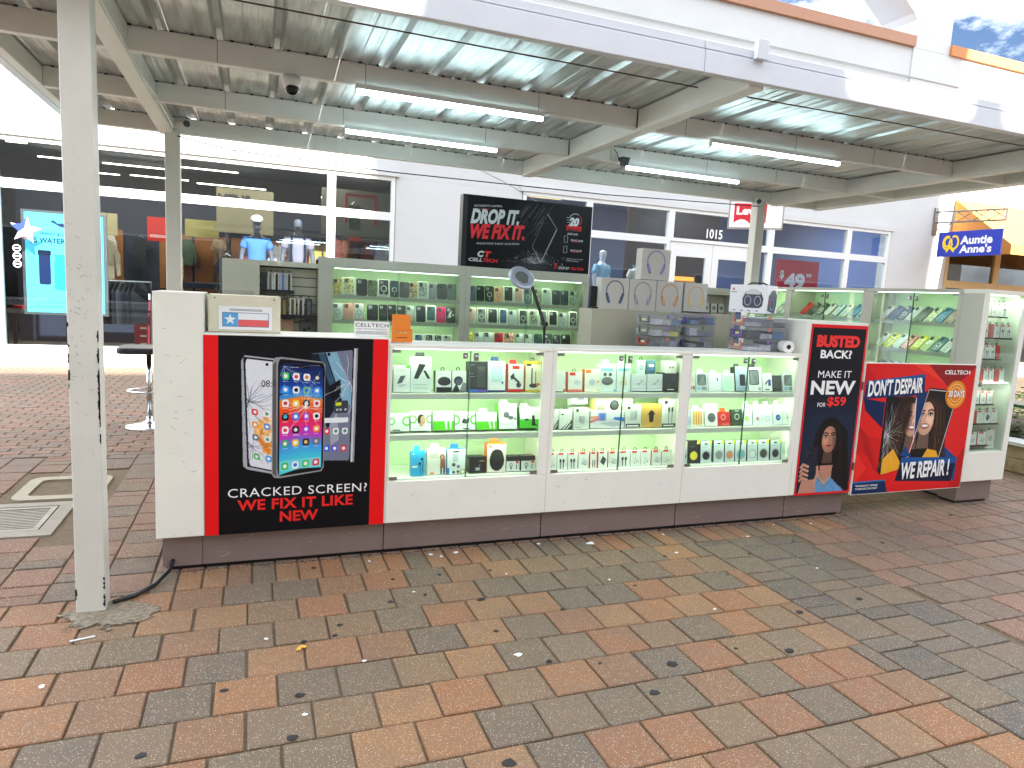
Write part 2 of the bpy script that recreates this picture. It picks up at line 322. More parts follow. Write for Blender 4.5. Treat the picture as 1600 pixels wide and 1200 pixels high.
def paint_cracked():
    w, h = 620, 700; c = Canvas(w, h, (6, 7, 13)); U = lambda x: (x + .235) / .917; V = lambda z: (z - .19) / 1.036
    c.rect(0, 0, U(-.168), 1, (236, 20, 26)); c.rect(U(.600), 0, 1, 1, (236, 20, 26))
    Q = lambda *p: [(U(a), V(b)) for a, b in p]
    # folding phone on the right
    q3 = Q((.275, 1.150), (.500, 1.175), (.492, .552), (.280, .560)); c.poly([(p[0] + .022, p[1]) for p in q3], (150, 152, 158)); c.poly([(p[0] + .012, p[1]) for p in q3], (205, 207, 212)); c.poly(q3, (14, 16, 22))
    qpoly(c, q3, rrect(.03, .015, .97, .985, .03), (118, 124, 146))
    qpoly(c, q3, [(.03, .98), (.35, .98), (.75, .55), (.42, .30), (.03, .62)], (18, 26, 44)); qpoly(c, q3, [(.35, .98), (.6, .98), (.97, .62), (.97, .5), (.75, .55)], (128, 176, 200)); qpoly(c, q3, [(.18, .98), (.32, .98), (.62, .66), (.55, .58)], (60, 96, 120), .8)
    qpoly(c, q3, [(.42, .68), (.7, .74), (.72, .62), (.5, .55)], (10, 12, 18)); qpoly(c, q3, [(.45, .4), (.62, .5), (.7, .2), (.5, .15)], (200, 206, 214), .5)
    qpoly(c, q3, rrect(.56, .44, .90, .55, .03), (58, 62, 70)); qpoly(c, q3, rrect(.60, .505, .74, .535, .012), (206, 220, 40)); 
    for u in (.64, .72, .84): qpoly(c, q3, ell(u, .47, .03, .012, 8), (190, 192, 196))
    qpoly(c, q3, rrect(.05, .355, .92, .40, .03), (236, 238, 242))
    for u, v, cc in ((.40, .28, (226, 44, 74)), (.62, .28, (240, 242, 244)), (.84, .28, (236, 236, 240)), (.40, .125, (30, 96, 220)), (.60, .125, (110, 86, 210)), (.82, .125, (226, 40, 60))): qicon(c, q3, u, v, .075, .38, cc, (244, 244, 246) if cc[0] < 235 else (80, 150, 110))
    c.ell(*bil(q3, .42, .965), .009, .009, (8, 8, 10)); cracks(c, *bil(q3, .93, .70), .16, 26, (236, 240, 246), (U(.3), V(.6), U(.5), V(1.16)))
    # white phone on the left
    q1 = Q((-.050, 1.120), (.135, 1.100), (.150, .500), (-.030, .548)); c.poly(Q((-.062, 1.10), (-.045, 1.128), (.135, 1.108), (.15, .49), (-.03, .532), (-.052, .55)), (172, 176, 184)); c.poly([(p[0] - .002, p[1]) for p in q1], (20, 22, 26))
    qpoly(c, q1, rrect(.04, .012, 1, .985, .06), (226, 229, 238))
    for k in range(260):
        a = rnd.uniform(0, 6.28); r = rnd.random() ** .5 * .19; c.ell(*bil(q1, .78 + math.cos(a) * r * 2.6, .33 + math.sin(a) * r * .95), rnd.uniform(.006, .02), rnd.uniform(.006, .03), rnd.choice([(240, 160, 50), (222, 110, 30), (250, 196, 110), (246, 226, 190)]), .5, .7, a)
    for k in range(40): c.line(bil(q1, .8, .42), bil(q1, .8 + rnd.uniform(-.55, .2), .42 + rnd.uniform(.0, .2)), .0012, (246, 236, 216), .6)
    for u, v, cc in ((.24, .515, (228, 60, 44)), (.56, .515, (244, 244, 246)), (.86, .515, (244, 244, 246)), (.24, .40, (240, 150, 50)), (.56, .40, (80, 140, 230)), (.86, .40, (244, 244, 244)), (.24, .285, (90, 120, 150)), (.56, .285, (236, 238, 240)), (.86, .285, (70, 72, 78)), (.26, .11, (60, 190, 80)), (.58, .11, (60, 160, 235)), (.88, .11, (30, 150, 210))): qicon(c, q1, u, v, .09, .31, cc, (250, 250, 250) if sum(cc) < 640 else (90, 160, 120))
    c.ell(*bil(q1, .60, .955), .008, .008, (10, 10, 12)); cracks(c, *bil(q1, .08, .60), .13, 34, (60, 66, 80), (U(-.05), V(.55), U(.1), V(1.1)), .001); cracks(c, *bil(q1, .15, .2), .1, 20, (90, 96, 110), (U(-.05), V(.5), U(.1), V(1.1)), .001)
    # phone in the middle
    q2 = Q((.118, 1.108), (.348, 1.088), (.345, .520), (.118, .492))
    c.poly([(U(a), V(b)) for a, b in ((.088, 1.09), (.10, 1.118), (.13, 1.122), (.335, 1.10), (.352, 1.085), (.352, .53), (.34, .508), (.125, .478), (.10, .482), (.088, .50))], (150, 150, 152))
    c.poly([(U(a), V(b)) for a, b in ((.090, 1.08), (.106, 1.10), (.112, .49), (.092, .505))], (92, 90, 90))
    qpoly(c, q2, rrect(-.01, -.008, 1.01, 1.008, .07), (14, 14, 18))
    bands = [(1.0, (14, 26, 70)), (.80, (18, 60, 150)), (.74, (38, 120, 220)), (.69, (60, 150, 220)), (.67, (244, 136, 40)), (.58, (240, 90, 40)), (.50, (232, 44, 60)), (.42, (236, 40, 130)), (.34, (196, 60, 190)), (.26, (64, 150, 230)), (.14, (70, 200, 226)), (.02, (80, 214, 220))]
    for k in range(110):
        v1 = .98 - k * .0087; v0 = v1 - .0092
        if v0 < .015: break
        for j in range(len(bands) - 1):
            if bands[j][0] >= v1 >= bands[j + 1][0]:
                f = (bands[j][0] - v1) / (bands[j][0] - bands[j + 1][0]); cc = tuple(bands[j][1][i] * (1 - f) + bands[j + 1][1][i] * f for i in range(3))
                e = .03 if k not in (0, 1) else .09
                bow = .05 if v1 < .72 else .02
                qpoly(c, q2, [(e, v1 - bow * .4), (.5, v1 + bow * .35), (1 - e, v1 - bow * .1), (1 - e, v0 - bow * .1), (.5, v0 + bow * .35), (e, v0 - bow * .4)], cc); break
    qpoly(c, q2, rrect(.33, .945, .67, .972, .013), (4, 4, 8))
    icons = [[(70, 206, 90), (246, 246, 246), (245, 245, 245), (50, 50, 56)], [(52, 156, 236), (240, 240, 244), (110, 190, 120), (70, 150, 230)], [(246, 246, 246), (250, 206, 60), (24, 24, 28), (244, 244, 244)], [(16, 18, 22), (40, 120, 236), (170, 70, 220), (244, 244, 244)], [(245, 245, 245), (20, 20, 22), (168, 60, 210), (246, 140, 30)], [(60, 170, 110), (250, 200, 60), (60, 30, 26), (110, 110, 116)]]
    inn = [[(250, 250, 250), (220, 50, 50), (230, 130, 60), (220, 220, 226)], [(240, 246, 250), (30, 30, 34), (60, 110, 230), (244, 246, 250)], [(200, 70, 60), (252, 252, 250), (230, 230, 230), (220, 50, 60)], [(70, 190, 220), (246, 246, 250), (246, 240, 250), (30, 30, 34)], [(232, 60, 90), (230, 230, 232), (246, 240, 250), (252, 250, 246)], [(240, 240, 250), (252, 250, 246), (230, 200, 120), (200, 200, 204)]]
    for r_ in range(6):
        for k in range(4):
            u = .155 + k * .23; v = .865 - r_ * .118; qicon(c, q2, u, v, .078, .41, icons[r_][k], inn[r_][k])
            qpoly(c, q2, [(u - .06, v - .048), (u + .06, v - .048), (u + .06, v - .042), (u - .06, v - .042)], (240, 240, 246), .6)
    qpoly(c, q2, rrect(.04, .03, .96, .125, .04), (150, 226, 232), .55)
    for k, (a, b) in enumerate((((60, 200, 80), (250, 250, 250)), ((240, 244, 248), (40, 120, 230)), ((80, 206, 90), (250, 250, 250)), ((236, 50, 70), (250, 250, 250)))): qicon(c, q2, .155 + k * .23, .075, .078, .41, a, b)
    c.ell(*bil(q2, .41, .345), .02, .006, (170, 226, 240), .3, .5)
    bx_ = (U(.12), V(.5), U(.345), V(1.1)); cracks(c, *bil(q2, .60, .60), .16, 22, (244, 246, 250), bx_); cracks(c, *bil(q2, .12, .95), .2, 16, (220, 226, 236), bx_, .001); c.ell(*bil(q2, .6, .6), .012, .012, (255, 250, 236), .9, .9)
    return c
def paint_busted():
    w, h = 340, 800; c = Canvas(w, h, (12, 14, 26)); U = lambda x: (x - 3.60) / .515; V = lambda z: (z - .185) / 1.225; A = c.asp
    c.ell(.5, V(.55), .75, .8, (32, 46, 70), .8, .9); c.ell(.5, V(1.2), .7, .6, (14, 16, 26), .6, .9)
    cx, cy, r = U(3.868), V(.600), .155
    hair = [(18, 14, 16), (24, 18, 19), (14, 11, 13), (38, 28, 26)]
    c.ell(cx, cy + .03 / A, .235, .255, (16, 13, 15), .10); c.poly([(cx - .235, cy), (cx + .235, cy), (cx + .36, V(.27)), (cx - .30, V(.30))], (16, 13, 15)); c.ell(cx + .22, V(.33), .13, .20, (16, 13, 15), .3); c.ell(cx - .2, V(.38), .10, .16, (16, 13, 15), .3)
    c.poly([(U(3.66), V(.20)), (U(3.70), V(.345)), (U(3.80), V(.40)), (U(3.95), V(.40)), (U(4.06), V(.345)), (U(4.10), V(.20))], (176, 126, 104))
    c.poly([(U(3.64), V(.19)), (U(3.69), V(.34)), (U(3.76), V(.375)), (U(3.85), V(.24)), (U(3.97), V(.36)), (U(4.05), V(.335)), (U(4.11), V(.19))], (98, 150, 196))
    for k in range(30): c.line((U(rnd.uniform(3.66, 4.1)), V(.19)), (U(rnd.uniform(3.7, 4.05)), V(.33)), .003, (130, 178, 216) if k % 2 else (66, 112, 160), .35)
    c.poly([(U(3.80), V(.40)), (U(3.86), V(.27)), (U(3.95), V(.40))], (186, 134, 110)); c.line((U(3.80), V(.33)), (U(3.86), V(.265)), .004, (210, 190, 150)); c.line((U(3.95), V(.35)), (U(3.86), V(.265)), .004, (210, 190, 150))
    face(c, cx, cy, r, (186, 132, 108), (22, 14, 14), -1)
    wavy_hair(c, cx, cy, -1, .27, 110, hair, .85, .006, .022, r); wavy_hair(c, cx, cy, 1, .34, 190, hair, 1.3, .006, .026, r)
    # hand with phone
    q = [(U(3.655), V(.535)), (U(3.785), V(.545)), (U(3.775), V(.30)), (U(3.665), V(.295))]
    c.poly([(U(3.63), V(.19)), (U(3.66), V(.32)), (U(3.76), V(.34)), (U(3.79), V(.22)), (U(3.78), V(.19))], (190, 138, 116))
    qpoly(c, q, rrect(0, 0, 1, 1, .12), (34, 38, 50)); qpoly(c, q, rrect(.06, .70, .52, .95, .08), (22, 24, 32))
    for u, v in ((.18, .88), (.18, .77), (.38, .82)): c.ell(*bil(q, u, v), .022, .022, (70, 76, 90), .2); c.ell(*bil(q, u, v), .013, .013, (8, 8, 12), .2)
    for k in range(4):
        y = .40 - k * .032; c.strand([(U(3.635), V(y - .01)), (U(3.655), V(y + .012)), (U(3.70), V(y - .006))], .020, (168, 118, 98)); c.strand([(U(3.637), V(y - .006)), (U(3.655), V(y + .012)), (U(3.70), V(y - .004))], .014, (204, 152, 128)); c.ell(U(3.703), V(y - .004), .012, .009, (226, 190, 176), .3)
    c.strand([(U(3.77), V(.26)), (U(3.79), V(.34)), (U(3.785), V(.39))], .020, (200, 148, 124))
    e = .028; R_ = (226, 26, 34); c.rect(0, 0, e, 1, R_); c.rect(1 - e, 0, 1, 1, R_); c.rect(0, 0, 1, e / A * 1.1, R_); c.rect(0, 1 - e / A * 1.6, 1, 1, R_)
    return c
def paint_despair():
    w, h = 740, 640; c = Canvas(w, h, (212, 24, 28)); U = lambda x: (x - 4.13) / 1.15; V = lambda z: (z - .16) / .99; A = c.asp
    c.ell(.5, .5, .5, .4, (232, 44, 34), .8, .7); c.poly([(0, 1), (.16, .80), (.02, .70), (0, .55)], (190, 14, 22), .6); c.poly([(.55, 1), (.78, .80), (1, .98), (1, 1)], (120, 18, 24), .75); c.poly([(.40, 1), (.70, .86), (.78, .80), (.55, 1)], (236, 60, 40), .8)
    c.poly([(0, .06), (.10, .20), (.02, .30), (0, .34)], (236, 52, 40), .8); c.poly([(.9, 0), (1, .0), (1, .35), (.86, .14)], (176, 16, 22), .7)
    for k in range(34):
        pts = [(-.01 + t * .022, .30 + k * .0062 + .035 * math.sin(t * .5 + k * .07) - .0012 * t * t) for t in range(12)]; c.strand(pts, .0012, (150, 16, 22), .6)
    Q = lambda *p: [(U(a), V(b)) for a, b in p]
    c.poly(Q((4.14, .89), (4.36, .86), (4.36, .66), (4.17, .80)), (10, 34, 78)); c.poly(Q((5.05, .50), (5.20, .40), (5.20, .22), (4.57, .40)), (20, 70, 130))
    q = Q((4.375, .900), (5.130, .960), (5.010, .350), (4.375, .295))
    c.poly(Q((4.80, .970), (5.125, .945), (5.000, .40), (4.63, .40)), (14, 14, 18)); c.poly(Q((4.365, .90), (4.64, .90), (4.70, .60), (4.62, .36), (4.40, .295), (4.365, .33)), (14, 14, 18))
    L_ = Q((4.380, .885), (4.64, .885), (4.735, .885), (4.665, .42), (4.60, .335), (4.405, .312), (4.380, .34)); c.poly(L_, (20, 18, 20))
    R2 = Q((4.81, .955), (5.105, .93), (4.985, .42), (4.68, .42)); c.poly(R2, (24, 20, 22))
    hair = [(48, 30, 24), (74, 48, 34), (30, 20, 18), (98, 66, 44), (40, 26, 22)]
    # left half of the head
    cx, cy = U(4.665), V(.735); face(c, cx, cy, .094, (226, 176, 148), (46, 28, 22), 1, True)
    c.ell(cx - .08, cy + .05, .06, .15, (48, 30, 26), .4); wavy_hair(c, cx, cy, -1, .40, 150, hair, 1.25, .004, .020, .094)
    c.poly(Q((4.40, .30), (4.40, .42), (4.50, .50), (4.58, .40), (4.60, .34)), (236, 170, 40))
    for k in range(40): c.line(Q((4.39, .60))[0], (U(rnd.uniform(4.38, 4.60)), V(rnd.uniform(.32, .88))), .0009, (226, 230, 236), .45)
    cracks(c, *Q((4.43, .60))[0], .16, 40, (226, 230, 236), (U(4.38), V(.32), U(4.6), V(.88)), .001)
    # split between
    c.poly(Q((4.675, .90), (4.80, .965), (4.655, .36), (4.60, .335), (4.69, .56)), (190, 20, 26)); c.poly(Q((4.67, .93), (4.79, .945), (4.725, .66), (4.70, .60)), (16, 50, 100)); c.line(Q((4.675, .89))[0], Q((4.70, .55))[0], .003, (235, 235, 240)); c.line(Q((4.80, .955))[0], Q((4.66, .42))[0], .003, (235, 235, 240))
    # right half of the head
    sv = c.a.copy(); face(c, U(4.80), V(.745), .096, (232, 184, 156), (46, 28, 22), 1, True)
    c.ell(U(4.81), V(.915), .10, .035, (30, 20, 18), .3)
    wavy_hair(c, U(4.80), V(.745), 1, .40, 230, hair, 1.0, .004, .020, .096); wavy_hair(c, U(4.80), V(.745), -1, .02, 60, hair, .25, .004, .0, .092)
    c.poly(Q((4.80, .40), (4.86, .49), (4.96, .47), (5.00, .40)), (236, 170, 40))
    X, Y = c.X, c.Y; x0, y0 = Q((4.80, .955))[0]; x1, y1 = Q((4.66, .42))[0]
    leftof = X < x0 + (x1 - x0) * (Y - y0) / (y1 - y0); c.a[leftof] = sv[leftof]
    c.strand(Q((4.81, .955), (5.085, .935), (5.11, .915), (4.995, .42)), .003, (210, 214, 220))
    # ribbons and badge
    c.poly(Q((4.14, .885), (4.155, 1.02), (4.74, 1.075), (4.755, .915)), (16, 44, 92)); c.poly(Q((4.155, 1.02), (4.74, 1.075), (4.742, 1.045), (4.155, .99)), (40, 110, 180), .6)
    c.poly(Q((4.555, .245), (4.60, .43), (5.205, .41), (5.16, .215)), (10, 22, 50)); c.poly(Q((4.60, .43), (5.205, .41), (5.20, .36), (4.59, .38)), (30, 110, 190), .7); c.poly(Q((4.58, .44), (4.62, .52), (4.70, .43)), (20, 70, 130))
    bxx, byy = U(5.092), V(.916)
    for k in range(28):
        a = k * math.pi / 14; c.ell(bxx + math.cos(a) * .086, byy + math.sin(a) * .086 / A, .012, .012, (226, 140, 30), .2)
    c.ell(bxx, byy, .087, .087, (226, 140, 30), .03); c.ell(bxx, byy, .074, .074, (250, 226, 170), .03); c.ell(bxx, byy, .070, .070, (222, 132, 28), .03); c.ell(bxx, byy, .052, .052, (250, 226, 170), .03); c.ell(bxx, byy, .048, .048, (222, 132, 28), .03)
    c.poly([(bxx - .088, byy - .030), (bxx - .088, byy + .018), (bxx + .088, byy + .034), (bxx + .088, byy - .012)], (206, 110, 20))
    c.poly(Q((4.13, .16), (4.13, .255), (4.45, .262), (4.49, .16)), (8, 40, 84)); c.poly(Q((4.13, .255), (4.45, .262), (4.455, .25), (4.13, .243)), (30, 110, 170))
    return c
def paint_drop():
    w, h = 900, 500; c = Canvas(w, h, (10, 11, 16)); A = c.asp; U = lambda x: (x - 1.82) / 1.25; V = lambda z: (z - 1.735) / .625
    c.ell(.56, .45, .26, .30, (34, 35, 42), .8, .7)
    for k in range(60):
        x = rnd.uniform(.40, .68); y = rnd.uniform(.7, 1.0); l = rnd.uniform(.08, .3); c.line((x, y), (x - l * .33, y - l), rnd.uniform(.0008, .0035), (150, 152, 160), rnd.uniform(.08, .4))
    q = [(.600, .80), (.705, .62), (.575, .10), (.465, .32)]; q = [(.55, .70), (.635, .83), (.705, .60), (.585, .12)]
    q = [(.530, .40), (.625, .82), (.705, .62), (.590, .14)]
    c.poly([(.622, .835), (.632, .838), (.712, .635), (.712, .61), (.600, .13), (.590, .11), (.515, .34), (.518, .37)], (120, 122, 130)); c.poly([(.622, .828), (.706, .632), (.706, .61), (.596, .135), (.520, .345), (.522, .37)], (24, 25, 31))
    c.poly([(.60, .74), (.622, .82), (.66, .73), (.635, .66)], (16, 17, 22)); 
    for x, y in ((.618, .76), (.638, .71), (.612, .70)): c.ell(x, y, .010, .010, (60, 62, 70), .3); c.ell(x, y, .006, .006, (6, 6, 9), .3)
    c.line((.706, .62), (.594, .13), .0025, (190, 192, 200), .9)
    for k in range(520):
        a = rnd.gauss(0, 1); x = .535 + a * .105; y = .10 + abs(rnd.gauss(0, .11)) * max(.2, 1.1 - abs(a) * .4); s_ = rnd.uniform(.002, .009) * (1 if y < .3 else .6); g = rnd.choice([60, 110, 170, 220, 240])
        c.poly([(x + rnd.uniform(-s_, s_), y + rnd.uniform(-s_, s_) / A) for _ in range(4)], (g, g, g + 4), rnd.uniform(.4, .95))
    for k in range(60): a = rnd.uniform(.2, 2.9); c.line((.54, .10), (.54 + math.cos(a) * rnd.uniform(.04, .16), .10 + math.sin(a) * rnd.uniform(.05, .2)), .0012, (225, 225, 230), .35)
    c.ell(.52, .05, .16, .04, (90, 90, 98), .9, .6); c.ell(.48, .73, .013, .017, (20, 20, 24), .2)
    # timer ring
    tx, ty = U(2.895), V(2.225)
    for k in range(26):
        a = math.radians(150 - k * 7.6); c.ell(tx + math.cos(a) * .052, ty + math.sin(a) * .052 / A, .0035, .0035, (200, 202, 206) if k < 12 else (206, 36, 42), .3)
    for k in range(3): c.line((tx - .075 + k * .004, ty + .03 - k * .035), (tx - .045, ty + .03 - k * .035), .002, (190, 190, 196))
    c.rect(U(2.805), V(2.126), U(2.965), V(2.174), (208, 30, 40))
    for z in (2.045, 1.95): c.strand([(U(2.79), V(z - .03)), (U(2.79), V(z + .03)), (U(2.825), V(z + .03)), (U(2.825), V(z - .03)), (U(2.79), V(z - .03))], .0015, (190, 190, 196)); c.rect(U(2.87), V(z - .022), U(2.95), V(z - .012), (170, 26, 34))
    c.ell(U(2.79), V(1.865), .011, .011, (170, 170, 176), .2); c.ell(U(2.79), V(1.865), .009, .009, (10, 11, 16), .2)
    for k in range(2): x = U(2.70 + k * .014); c.strand([(x, V(1.815)), (x + .012, V(1.79)), (x, V(1.765))], .0035, (216, 30, 40))
    return c

# ------------------------------------------------------------------ ground
def paver_mat(name, cols, red=0):
    m = bpy.data.materials.new(name); m.use_nodes = True; t = m.node_tree; b = t.nodes['Principled BSDF']; lk = t.links.new
    oi = N(t, 'ShaderNodeObjectInfo'); g = N(t, 'ShaderNodeNewGeometry'); ad = N(t, 'ShaderNodeMath', operation='ADD'); fr = N(t, 'ShaderNodeMath', operation='FRACT')
    lk(oi.outputs['Random'], ad.inputs[0]); lk(g.outputs['Random Per Island'], ad.inputs[1]); lk(ad.outputs[0], fr.inputs[0])
    # half a stone can be fired to another tone
    r = N(t, 'ShaderNodeValToRGB'); r.color_ramp.interpolation = 'CONSTANT'; e = r.color_ramp.elements
    while len(e) < len(cols): e.new(1.0)
    for i, c in enumerate(cols): e[i].position = i / len(cols); e[i].color = (*lin(c), 1)
    n0 = N(t, 'ShaderNodeTexNoise', i_Scale=5.5, i_Detail=2); lk(g.outputs['Position'], n0.inputs['Vector'])
    s0 = N(t, 'ShaderNodeMath', operation='MULTIPLY_ADD'); s0.inputs[1].default_value = 0.0; lk(n0.outputs['Fac'], s0.inputs[0]); lk(fr.outputs[0], s0.inputs[2])
    f2 = N(t, 'ShaderNodeMath', operation='FRACT'); lk(s0.outputs[0], f2.inputs[0]); lk(f2.outputs[0], r.inputs[0])
    # aggregate specks, light and dark
    n1 = N(t, 'ShaderNodeTexNoise', i_Scale=210, i_Detail=5, i_Roughness=0.85); lk(g.outputs['Position'], n1.inputs['Vector'])
    m1 = N(t, 'ShaderNodeMapRange'); m1.inputs['From Min'].default_value = .32; m1.inputs['From Max'].default_value = .68; m1.inputs['To Min'].default_value = .48; m1.inputs['To Max'].default_value = 1.5; lk(n1.outputs['Fac'], m1.inputs['Value'])
    vm = N(t, 'ShaderNodeVectorMath', operation='MULTIPLY'); n7 = N(t, 'ShaderNodeTexNoise', i_Scale=11, i_Detail=7, i_Roughness=.7); lk(g.outputs['Position'], n7.inputs['Vector']); r7 = N(t, 'ShaderNodeMapRange'); r7.inputs['From Min'].default_value = .35; r7.inputs['From Max'].default_value = .72; r7.inputs['To Max'].default_value = .65; lk(n7.outputs['Fac'], r7.inputs['Value'])
    m7 = N(t, 'ShaderNodeMix', data_type='RGBA'); m7.inputs['B'].default_value = (*lin((122, 98, 76)), 1); lk(r7.outputs[0], m7.inputs['Factor']); lk(r.outputs['Color'], m7.inputs['A']); lk(m7.outputs['Result'], vm.inputs[0]); lk(m1.outputs[0], vm.inputs[1])
    v = N(t, 'ShaderNodeTexVoronoi', i_Scale=210); lk(g.outputs['Position'], v.inputs['Vector'])
    lt = N(t, 'ShaderNodeMath', operation='LESS_THAN'); lt.inputs[1].default_value = 0.30; lk(v.outputs['Distance'], lt.inputs[0])
    sep = N(t, 'ShaderNodeSeparateColor'); lk(v.outputs['Color'], sep.inputs[0]); l2 = N(t, 'ShaderNodeMath', operation='LESS_THAN'); l2.inputs[1].default_value = 0.24; lk(sep.outputs[0], l2.inputs[0])
    pr = N(t, 'ShaderNodeMath', operation='MULTIPLY'); lk(lt.outputs[0], pr.inputs[0]); lk(l2.outputs[0], pr.inputs[1])
    mx = N(t, 'ShaderNodeMix', data_type='RGBA'); mx.inputs['B'].default_value = (*lin((212, 196, 178)), 1); lk(pr.outputs[0], mx.inputs['Factor']); lk(vm.outputs[0], mx.inputs['A'])
    # walked-in grime
    n2 = N(t, 'ShaderNodeTexNoise', i_Scale=1.1, i_Detail=8, i_Roughness=.7); lk(g.outputs['Position'], n2.inputs['Vector'])
    m2 = N(t, 'ShaderNodeMapRange'); m2.inputs['From Min'].default_value = .42; m2.inputs['From Max'].default_value = .75; m2.inputs['To Max'].default_value = .55; lk(n2.outputs['Fac'], m2.inputs['Value'])
    m3 = N(t, 'ShaderNodeMix', data_type='RGBA'); m3.inputs['B'].default_value = (*lin((98, 86, 76)), 1); lk(m2.outputs[0], m3.inputs['Factor']); lk(mx.outputs['Result'], m3.inputs['A'])
    lk(m3.outputs['Result'], b.inputs['Base Color']); b.inputs['Roughness'].default_value = 0.78
    bp = N(t, 'ShaderNodeBump', i_Strength=0.5, i_Distance=0.002); lk(n1.outputs['Fac'], bp.inputs['Height']); lk(bp.outputs[0], b.inputs['Normal']); return m
P_ORANGE = paver_mat('orange_and_grey_paver', [(142, 95, 60), (104, 92, 74), (146, 101, 64), (122, 98, 72), (136, 92, 62), (99, 88, 73), (144, 106, 70), (113, 96, 76), (128, 93, 66), (96, 87, 74)])
P_GREY = paver_mat('grey_band_paver', [(96, 90, 78), (84, 80, 72), (108, 94, 76), (80, 77, 72), (102, 91, 76), (90, 83, 73)])
P_ROSE = paver_mat('rose_brown_paver', [(124, 92, 75), (108, 91, 77), (130, 94, 77), (114, 92, 77), (104, 86, 74), (126, 97, 79)])
P_RED = paver_mat('red_brown_paver', [(112, 78, 63), (96, 81, 69), (118, 82, 65), (102, 77, 65), (90, 79, 69), (114, 86, 70)])
PM = [P_ORANGE, P_GREY, P_ROSE, P_RED]
bed = tag(MB().box(-14, 26, -3, 12.45, -0.12, -0.010).build('pavement', mat('sand_joint', (104, 88, 70), 0.95, var=0.25, scale=20, bump=0.3)), kind='structure')
g = MB().add([(-260, -260, -0.14), (260, -260, -0.14), (260, 260, -0.14), (-260, 260, -0.14)], [(0, 1, 2, 3)])
tag(g.build('ground', mat('concrete_ground', (176, 172, 162), 0.9, var=0.1, scale=2)), kind='structure')
stones = []     # (x0, x1, y0, y1, material)
def rows(xa, xb, ya, yb, py, px, m, off=0.0, half=0.0):
    y = yb; k = 0
    while y - py > ya - 0.02:
        x = xa - px + ((k % 2) * px / 2 + off) % px
        while x < xb:
            a, b_ = max(x, xa), min(x + px, xb)
            if b_ - a > 0.05: stones.append((a, b_, y - py, y, m))
            x += px
        y -= py; k += 1
def cols(xa, xb, ya, yb, px, ls, m):
    x = xa; k = 0
    while x + px < xb + 0.02:
        y = yb + rnd.uniform(0, .2); 
        while y > ya:
            l = ls[rnd.randrange(len(ls))]; a, b_ = max(y - l, ya), min(y, yb)
            if b_ - a > 0.04: stones.append((x, x + px, a, b_, m))
            y -= l
        x += px; k += 1
rows(-9, 2.62, 0.2, 3.495, 0.2185, 0.2215, 0, off=0.005)
rows(-0.47, 4.12, 3.495, 3.735, 0.24, 0.1155, 0, off=0.0)
rows(-0.47, 12.0, 3.735, 12.4, 0.222, 0.1155, 2)
cols(2.62, 3.37, 0.2, 3.495, 0.25, (.222, .222, .111), 1)
rows(3.37, 14.0, 0.2, 3.495, 0.2185, 0.2215, 2, off=0.05)
rows(4.12, 14.0, 3.495, 3.735, 0.24, 0.1155, 2)
cols(-4.0, -0.47, 3.495, 6.4, 0.2205, (.222, .222, .222, .111), 3)
rows(-9, -4.0, 3.495, 6.4, 0.222, 0.2215, 3)
rows(-9, -0.47, 6.4, 12.42, 0.1135, 0.2215, 3)
DR = [(-2.35, -1.09, 4.44, 5.10), (-1.50, -0.98, 5.16, 5.74)]
def cut(s):
    for a, b_, c_, d in DR:
        if s[0] < b_ - .02 and s[1] > a + .02 and s[2] < d - .02 and s[3] > c_ + .02: return True
    return False
stones = [s for s in stones if not cut(s)]
def depth_px(s):
    p = Vector(((s[0] + s[1]) / 2, (s[2] + s[3]) / 2, -1.5)); z = p.dot(FW)
    if z < .3: return None
    x = 800 + 1069.25 * p.dot(RT) / z; y = 600 - 1069.25 * p.dot(UP) / z
    if not (-40 < x < 1640 and 0 < y < 1240): return None
    if s[2] > 3.7 and -0.47 < s[0] < 4.1: return None
    return z
near = sorted([(depth_px(s) / math.sqrt((s[1] - s[0]) * (s[3] - s[2])), i) for i, s in enumerate(stones) if depth_px(s)])[:300]
nearset = {i for _, i in near}
GAP = 0.0045; CH = 0.004
def stone_verts(w, d, z=0.0):
    hw, hd = w / 2 - GAP, d / 2 - GAP
    return [(-hw + CH, -hd + CH, z), (hw - CH, -hd + CH, z), (hw - CH, hd - CH, z), (-hw + CH, hd - CH, z), (-hw, -hd, z - CH), (hw, -hd, z - CH), (hw, hd, z - CH), (-hw, hd, z - CH), (-hw, -hd, z - .03), (hw, -hd, z - .03), (hw, hd, z - .03), (-hw, hd, z - .03)]
SF = [(0, 1, 2, 3)] + [(i + 4, (i + 1) % 4 + 4, (i + 1) % 4, i) for i in range(4)] + [(i + 8, (i + 1) % 4 + 8, (i + 1) % 4 + 4, i + 4) for i in range(4)]
cache = {}
for _, i in near:
    x0, x1, y0, y1, m = stones[i]; key = (round(x1 - x0, 3), round(y1 - y0, 3), m)
    if key not in cache:
        me = bpy.data.meshes.new('paver'); me.from_pydata(stone_verts(x1 - x0, y1 - y0), [], SF); me.materials.append(PM[m]); cache[key] = me
    o = bpy.data.objects.new('paver', cache[key]); C.objects.link(o); o.parent = bed
    o.location = ((x0 + x1) / 2 + rnd.gauss(0, .0012), (y0 + y1) / 2 + rnd.gauss(0, .0012), rnd.uniform(-.0022, .0015)); o.rotation_euler = (rnd.gauss(0, .004), rnd.gauss(0, .004), rnd.gauss(0, .005))
vv, ff, mi = [], [], []
for i, s in enumerate(stones):
    if i in nearset: continue
    o = len(vv); cx, cy = (s[0] + s[1]) / 2, (s[2] + s[3]) / 2; z = rnd.uniform(-.002, .0015)
    vv += [(cx + p[0], cy + p[1], p[2] + z) for p in stone_verts(s[1] - s[0], s[3] - s[2])]; ff += [tuple(k + o for k in f) for f in SF]; mi += [s[4]] * len(SF)
